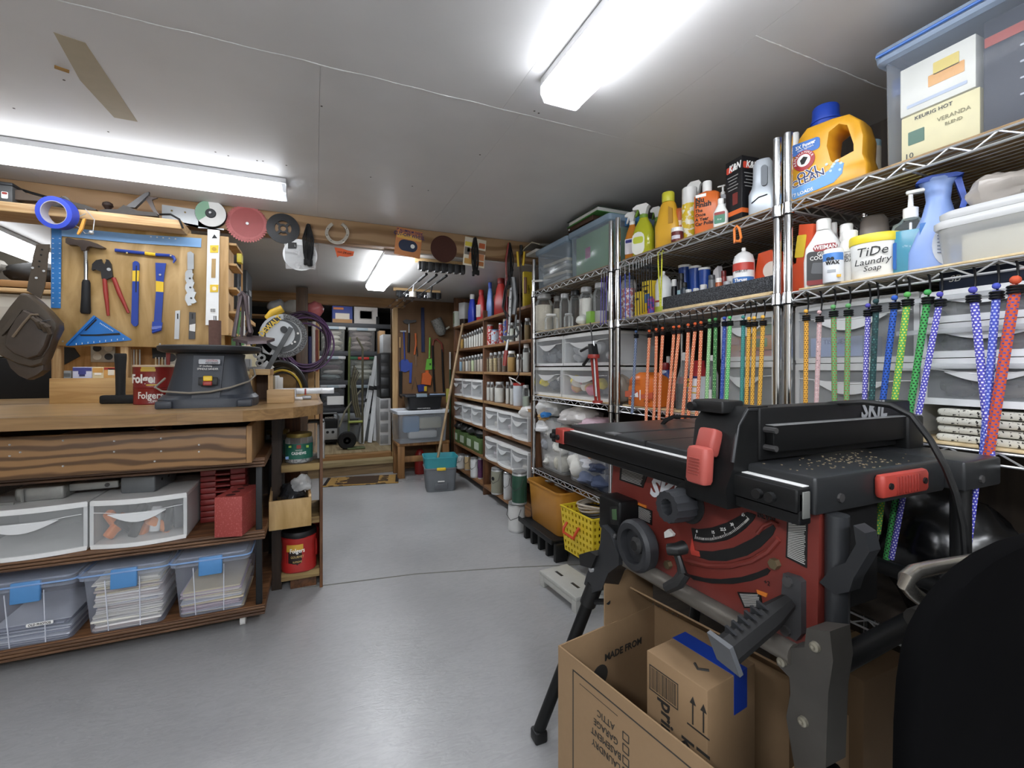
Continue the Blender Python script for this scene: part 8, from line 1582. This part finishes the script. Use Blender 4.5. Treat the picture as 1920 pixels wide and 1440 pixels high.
stub(600,648,612,SH[1],'clear tub of white cloth on the second store shelf','#dcdcd2','#d9dad6',('#d8d5c6','#cfcbb9','#dddacd','#d2cfc0'));stub(653,705,615,SH[1],'clear tub of grey packages on the second store shelf','#c9c4c0','#c4c6c2',('#9a8f8a','#b9aca4','#8a7a78','#c9c0ba'))
stub(598,648,668,SH[2],'clear tub of mixed bottles on the third store shelf','#b9bdbd','#d3d6d6',('#8fa0a0','#c9c4ba','#7a5a6a','#b8b9bc'));stub(655,707,669,SH[2],'clear tub with green rim and red clip on the third store shelf','#c3c9c0','#3a6a4a',('#d2d2c6','#dcdcd0','#c9cbc0','#d8d8cc'))
t=stub(600,648,722,SH[3],'clear tub with a white paper label on the lowest store shelf','#a9adb2','#c9cdd2',('#6d6f74','#8a7a5a','#54585e','#77736c'));patch(t,.2,.11,(.03,-.004,.10),PRW,'paper_label');stub(656,700,722,SH[3],'dim clear tub behind the hand truck on the lowest store shelf','#a9adb2','#c9cdd2',('#7d8288','#a9abb2'))
for px0,px1,py,c,lb,pr in ((623,661,574,'#2c3f8e','blue and tan turkey pan carton on the top store shelf',((0,.4,.7,.35,'#d9cdb8'),(0,.12,.98,.22,'#a8763a'),(-.2,.85,.5,.12,'#d8742c'))),(664,708,574,'#b9b3ac','white carton with a line drawing on the top store shelf',((0,.5,.6,.55,'#a39d96'),(0,.5,.5,.42,'#bdb7b0')))):
    small_box('pan_carton',lb,px0,px1,py,SH[0],s6+.02,.3,c,'box',pr)
# ladders, tower, generator, chest, hand truck
for i,(a,b,c,d) in enumerate(((706,668,678,836),(712,668,693,838),(697,705,676,800),(712,690,703,832))):
    p0,p1=P(c,d,Y=5.75+.05*i),P(a,b,Y=6.1);p0.z=.2;p0=Vector((p0.x,p0.y,.205));t=T('ladder_section','aluminium ladder rail leaning on the store shelf','ladder',p0,0,'ladder rails');M().bar((0,0,0),p1-p0,.05,.02,(0,1,0)).build('rail',mat('#b9bcbc',.4,.4),t);M().bar(Vector((0,0,0)).lerp(p1-p0,.6)+Vector((0,-.02,0)),Vector((0,0,0)).lerp(p1-p0,.64)+Vector((0,-.02,0)),.06,.03,(0,1,0)).build('strap',DBLK,t)
def pile(name,lb,cat,px0,px1,ys,Y,z0,c,c2,d=.35):
    x0,x1=XY(px0,Y),XY(px1,Y);z1=ZP(ys,P((px0+px1)/2,700,Y=Y));t=T(name,lb,cat,((x0+x1)/2,Y,z0));W1=(x1-x0)/2;M().rbox(-W1,W1,0,d,0,z1-z0,.006).build('frame',mat(c,.5),t);n=4;h=(z1-z0)/n
    for i in range(n): M().rbox(-W1*.9,W1*.5,-.01,.01,i*h+.02,(i+1)*h-.02,.004).build('drawer_front',mat(c2,.4),t)
    return z1
z1=pile('drawer_tower','white plastic drawer tower by the store room door','drawers',712,733,747,5.55,.2,'#d3d5d6','#8d9092');z2=pile('drawer_tower','black drawer tower stacked on the white one','drawers',713,734,662,5.55,z1+.002,'#1b1c1e','#3c4044');o=small_box('file_box','white file box on the black drawer tower',718,737,627,z2+.004,5.58,.3,'#b9bdbf','box',((.3,.4,.06,.2,'#202224'),));small_box('brown_carton','brown carton on the top of the drawer towers',711,722,620,z2+.004,5.9,.2,'#9a754a')
t=T('generator','black portable generator with grey outlet panel on the store room floor','generator',(XY(614,5.8),5.8,.2));M().rbox(-.2,.12,0,.3,.03,.30,.02).build('body',DBLK,t);M().tube([(-.2,-.02,.05),(-.2,-.02,.38),(.10,-.02,.38),(.12,-.02,.34),(.12,-.02,.05)],.012,8).build('frame',mat('#77797a',.4,.5),t);M().rbox(-.05,.11,-.02,0,.07,.2,.004).build('panel',mat('#9a9c9a',.5),t);txt('HONDA',.03,PRW,t,(.03,-.021,.33));
for x in (.0,.06): M().cyl((x,-.028,.16),(x,-.018,.16),.016).build('socket',BLK,t)
for x in (-.15,.08): M().rbox(x-.02,x+.02,.05,.25,0,.03,.004).build('foot',DBLK,t)
t=T('grey_chest','grey plastic chest behind the hand truck','chest',(XY(664,5.95),5.95,.2));M().rbox(-.22,.2,0,.25,0,.26,.015).build('body',mat('#74797c',.5),t);M().rbox(-.23,.21,-.01,.26,.26,.34,.012).build('lid',mat('#8a8f92',.5),t);M().rbox(-.05,.05,-.02,0,.22,.29,.004).build('latch',DGR,t)
t=T('hand_truck','olive green hand truck with grey tyres on the store room floor','hand truck',(XY(664,5.5),5.5,.2));OL=mat('#5f6a3a',.5);hs_=dep(t.location)
for x in (-.06,.09): M().tube([(x,.0,.05),(x+.01,.1,.6),(x+.02,.18,1.15),(x*.5+.0,.2,1.28)],.013,8).build('rail',mat('#54503c',.5) if x > 0 else OL,t)
M().tube([(-.06,-.01,.3),(.09,-.01,.3)],.014,8).build('cross_bar',mat('#93a03a',.5),t);M().rbox(-.08,.11,-.12,.0,.005,.02,.003).build('toe_plate',OL,t);M().tube([(-.16,-.02,.25),(-.1,.0,.42),(.0,.05,.56),(.08,.1,.65)],.010,8).build('brace',mat('#7d7a66',.5),t)
for x in (-.13,):
    wh=M();wh.lathe([(.04,-.03),(.088,-.035),(.1,-.015),(.1,.015),(.088,.035),(.04,.03)],28,Matrix.Translation((x+.05,-.05,.1)) @ Matrix.Rotation(R(90),4,'X'));wh.build('tyre',DBLK,t);M().lathe([(.001,-.038),(.06,-.04),(.062,.03),(.001,.03)],22,Matrix.Translation((x+.05,-.05,.1)) @ Matrix.Rotation(R(90),4,'X')).build('wheel_rim',mat('#6d7072',.4,.3),t);M().cyl((x+.05,-.1,.1),(x+.05,.05,.1),.014).build('hub',DBLK,t)
for i in range(6): M().tube([(.0+.012*i,-.03,.95-.02*i),(-.04+.01*i,-.05,.75),(-.02+.012*i,-.05,.5),(.02+.01*i,-.03,.35)],.006,6).build('strap_rope',mat('#7f7a5c' if i % 2 else '#4f4a3a',.7),t)
# ================================================================ REAR LEFT CORNER
CYc=3.55;t=T('plank_shelf','plank wall shelf with open tool cases receding behind the tool board','shelf',(-.60,3.5,1.44));
def ps(px,py,X): p=P(px,py,X=X);return p
pX=-.36;a0,a1=P(472,553,X=-.30),P(488,575,X=-.30)
M().rbox(-.12,.17,-.30,.62,0,.03,.003).build('plank',PINEY,t);M().box(-.14,-.12,-.30,.62,-.5,.42).build('back_board',DW,t,sm=0);M().rbox(-.12,.16,-.30,.62,-.30,-.275,.003).build('lower_plank',PINEY,t);M().rbox(-.12,.10,.3,.32,-.275,0,.002).build('bracket',PINEY,t)
for x,y,w_,d,z,h,c,lb in ((-.60,3.30,.22,.16,1.471,.14,'#b9b7b0','grey printed carton on the plank wall shelf'),(-.56,3.52,.2,.14,1.471,.30,'#26282b','black upright tool case on the plank wall shelf'),(-.52,3.85,.16,.28,1.471,.34,'#3a3d3f','dark grey upright tool case at the far end of the plank shelf'),(-.56,3.62,.22,.3,1.166,.22,'#26324a','navy blue tool case under the plank wall shelf'),(-.52,3.98,.14,.14,1.166,.2,'#a98a72','small tan case at the end of the lower plank')):
    t=T('tool_case',lb,'case',(x,y,z));M().rbox(-w_/2,w_/2,-d/2,d/2,0,h,.008).build('shell',mat(c,.5),t);M().rbox(w_/2,w_/2+.006,-d*.15,d*.15,h*.5,h*.62,.002).build('latch',mat('#8d8f90',.4),t);M().rbox(-w_/2-.001,w_/2+.001,-d/2-.001,d/2+.001,h*.53,h*.545,.0005).build('seam',DBLK,t)
for i,(x,y,z,c,lb) in enumerate(((-.385,2.98,1.30+.14,'#e0c81c','yellow tape measure tucked in a cubby'),(-.385,2.95,1.30+.40,'#d6c42a','yellow note pad tucked in the top cubby'))):
    o=M().rbox(-.012,.012,-.03,.03,0,.05,.004).build('small_item',mat(c,.5),None,(x,y,z));tag(o,lb,'tool')
t=T('hose_coil','coiled purple air hose hung on a post before the far wall','hose',P(566,640,Y=4.6));random.seed(6);PH=mat('#4a2a50',.45);PH2=mat('#33202e',.5)
for i in range(11):
    r1,r2=.20+random.uniform(-.03,.03),.24+random.uniform(-.04,.03);ox,oz=random.uniform(-.02,.05),random.uniform(-.05,.02);M().tube([(ox+r1*math.cos(2*PI*k/36),-.012*i*.5+random.uniform(-.002,.002),oz+r2*math.sin(2*PI*k/36)) for k in range(36)],.008,6,True).build('turn',PH if i % 3 else PH2,t)
M().rbox(-.05,.05,.02,.11,-1.27,.5,.003).build('hang_post',wood('#3d2917','#4f3722','z'),t)
t=T('cable_hoop','thick black and yellow cable hoops standing behind the miter saw','cable',(XY(525,3.15),3.12,BZ));
for i,(r,c) in enumerate(((.20,'#131313'),(.185,'#131313'),(.15,'#c9a81c'),(.135,'#171717'),(.165,'#3a3a36'))): M().tube([(r*.75*math.cos(PI*k/16)+.02*i*.3,.012*i,r*math.sin(PI*k/16)) for k in range(17)],.013 if i < 2 else .006,8).build('hoop',mat(c,.5),t)
for i,(px,h,c,lb) in enumerate(((519,.12,'#cfd2d4','white plastic offcut standing behind the oak block'),(526,.11,'#d5d8d8','white ribbed strip standing behind the oak block'),(512,.12,'#8a7a5a','small clear jar of brass parts behind the oak block'))):
    o=M().rbox(-.014,.014,-.01,.01,0,h,.003).build('offcut',mat(c,.5),None,(XY(px,2.95),2.95-.03*i,BZ));tag(o,lb,'offcut')
for px,z,c,lb in ((590,1.70,'#cf6a6a','red and white bag on the ledge above the purple hose'),(520,1.70,'#c9cbd0','crumpled silver foil bag on the ledge left of the hose'),(548,1.70,'#d9d6cc','white carton on the ledge above the hose')):
    p=P(px,590,Y=4.95);o=M().lump((0,0,0),.16,.14,.16,.25,4,px).build('bag',mat(c,.4),None,(p.x,4.95,1.70));tag(o,lb,'bag')
struct(M().rbox(-.62,.0,4.85,FY-.01,1.60,1.62,.002).build('trim_6',FIR,sm=30))
for px,w_,h,c,lb in ((592,.05,.5,'#d8cfc4','white pipe lengths standing right of the hose'),(598,.04,.42,'#8a3a2a','red pipe standing at the door stud'),(585,.05,.35,'#2a2c60','dark blue tube standing behind the hose')):
    p=P(px,700,Y=4.98);t=T('pipe_length',lb,'pipe',(p.x-.02,4.98,1.08));M().cyl((0,0,0),(0,0,h),w_/2.5,n=10).build('pipe',mat(c,.5),t)
# shelf corner seen left of the tool board
t=T('wall_cabinet','white panelled cabinet under a crowded shelf behind the tool belt','cabinet',(-2.0,3.72,1.18));M().rbox(-.6,.62,0,.3,0,.38,.004).build('case',mat('#cfc9ba',.5),t);M().rbox(.12,.58,-.014,0,.02,.36,.004).build('door',mat('#d8d2c4',.45),t);M().rbox(.2,.5,-.018,-.013,.08,.30,.003).build('door_panel',mat('#c6beb0',.5),t);M().rbox(-.6,.66,-.06,.3,.385,.41,.003).build('shelf',PINE,t);M().rbox(-.6,.66,-.062,.3,.415,.455,.004).build('cardboard_stack',mat('#9a6a34',.7),t)
for x,z,w_,h,c,lb in ((-1.62,1.64,.3,.14,'#232220','black bundle on the crowded corner shelf'),(-1.92,1.64,.28,.18,'#8f8a80','grey plastic bag on the crowded corner shelf')): o=M().lump((0,0,0),w_,.2,h,.3,5,int(z*10+x*7),flat=True).build('bundle',mat(c,.7),None,(x,3.85,z+h*.5));tag(o,lb,'bag')
t=T('rear_bench','dark rear counter with a black machine in the left corner','counter',(-2.0,3.7,0));M().rbox(-.6,.72,-.3,.3,.86,.90,.004).build('top',PINE,t);M().box(-.6,.7,-.1,.3,0,.86).build('base',wood('#2a1f16','#3a2c20','z'),t,sm=0)
t=T('black_machine','black boxy machine with a small glass dial in the left corner','machine',(-1.75,3.72,.901));M().rbox(-.3,.32,-.15,.2,0,.27,.01).build('case',DBLK,t);M().lathe([(.001,0),(.014,0),(.014,.01),(.001,.012)],18,Matrix.Translation((.27,-.15,.2)) @ Matrix.Rotation(R(90),4,'X')).build('dial',STEEL,t);M().rbox(-.28,.05,-.155,-.148,.06,.24,.004).build('glass_panel',mat('#1c1d20',.1),t)
# ================================================================ ROD RACKS, hoist and tools on the low ceiling
for i,(a,b,y,lb) in enumerate(((783,870,3.12,'black rod rack bracket fixed behind the beam'),(742,826,4.35,'black rod rack bracket on the low ceiling near the doorway'))):
    x0,x1=XY(a,y),XY(b,y);t=T('rod_rack',lb,'rack',((x0+x1)/2,y,RZ));W1=(x1-x0)/2;M().rbox(-W1-.02,W1,.0,.03,-.03,-.001,.002).build('mount_board',PINE,t);M().rbox(-W1,W1,-.035,.0,-.085,-.03,.005).build('bar',BLK,t)
    for k in range(7): M().rbox(-W1+.02+k*W1*.28,-W1+.05+k*W1*.28,-.04,.0,-.095,-.03,.004).build('clip',DGR,t)
for i in range(3):
    x=.70+.07*i;t=T('fishing_rod','black fishing rod stored along the low ceiling, '+('nearest the lamp','between the other two','nearest the jar shelves')[i],'fishing rod',(x,3.2,1.755));M().tube([(0,0,0),(0,.5,.0),(0,1.85,.0)],[.006,.004,.0015],6).build('blank',BLK,t);M().tube([(0,-.12,0),(0,.15,0)],.010,8).build('grip',DBLK,t)
    if i != 1: M().lathe([(.012,-.02),(.028,-.02),(.028,.02),(.012,.02)],14,Matrix.Translation((.0,.35,-.07))).build('reel',mat('#b9b2a4',.3,.6) if i == 0 else BLK,t);M().tube([(0,.3,0),(0,.35,-.05)],.006,6).build('reel_foot',STEEL if i == 0 else BLK,t);M().tube([(0,.35,-.07),(-.05,.33,-.075),(-.055,.33,-.09)],.004,6).build('reel_crank',STEEL,t)
    for k in (.7,1.1,1.5): M().tube([(.008*math.cos(2*PI*j/8),k,-.010+.008*math.sin(2*PI*j/8)) for j in range(8)],.001,4,True).build('guide',STEEL,t)
HB=2.91
def dangle(name,lb,cat,parts,a0,Y=HB):
    o=org(a0[0],a0[1],Y);t=T(name,lb,cat,o)
    for nm_,pts,r,m_ in parts: M().tube([wp(a,b,Y,o) for a,b in pts],r,8).build(nm_,m_,t)
    return t
dangle('yellow_handled_tool','yellow handled cutter hanging at the beam end','tool',(('handle',[(970,472),(972,500)],.008,YEL),('handle',[(983,472),(981,498)],.008,YEL),('jaw',[(977,460),(977,478)],.012,BLK)),(977,462))
dangle('steel_bar','long dark steel bar with a hooked end hanging at the beam end','bar',(('bar',[(975,470),(975,580),(974,690)],.006,mat('#4a3a34',.5,.4)),('hook',[(974,690),(972,705),(968,712),(972,716)],.005,mat('#4a3a34',.5,.4))),(975,470))
t=dangle('ratchet_puller','grey perforated ratchet puller with steel hook hanging at the beam end','hoist',(('rack_bar',[(958,540),(956,590),(952,640)],.011,mat('#a9abac',.4,.5)),('housing',[(962,520),(966,560),(963,590)],.022,mat('#6d6f70',.4,.5)),('lever',[(985,520),(985,550)],.012,mat('#7a4a24',.5)),('hook',[(968,590),(966,612),(972,624),(968,632),(962,628)],.009,mat('#5a5c5c',.4,.6)),('cable',[(962,505),(950,540),(944,580),(960,600)],.006,BLK),('cable',[(958,510),(946,545),(942,575),(952,600)],.006,BLK)),(962,505))
for k in range(6): M().cyl(wp(958-.06*k*16,545+k*16,HB-.013,tuple(t.location)),wp(958-.06*k*16,545+k*16,HB-.009,tuple(t.location)),.004,n=8).build('rack_hole',DBLK,t)
dangle('sheet_metal_hammer','slim hammer with red grip hanging head up below the puller','hammer',(('head',[(940,634),(962,633)],.014,mat('#7f8384',.4,.5)),('shaft',[(953,634),(949,658)],.009,STEEL),('grip',[(949,657),(946,686)],.014,RED)),(950,634),2.86)
dangle('red_rod','thin red lining rod hanging beside the ratchet puller','rod',(('rod',[(948,520),(950,560),(951,625)],.005,mat('#8a2030',.4)),),(948,520))
t=T('yellow_case','yellow printed case hanging behind the ratchet puller','case',P(992,535,Y=2.98));M().rbox(-.04,.03,0,.03,-.16,.1,.004).build('case',mat('#d9b81c',.5),t);txt('SAFETY',.02,PRT,t,(-.005,-.001,-.03),rot=(0,R(90),0))
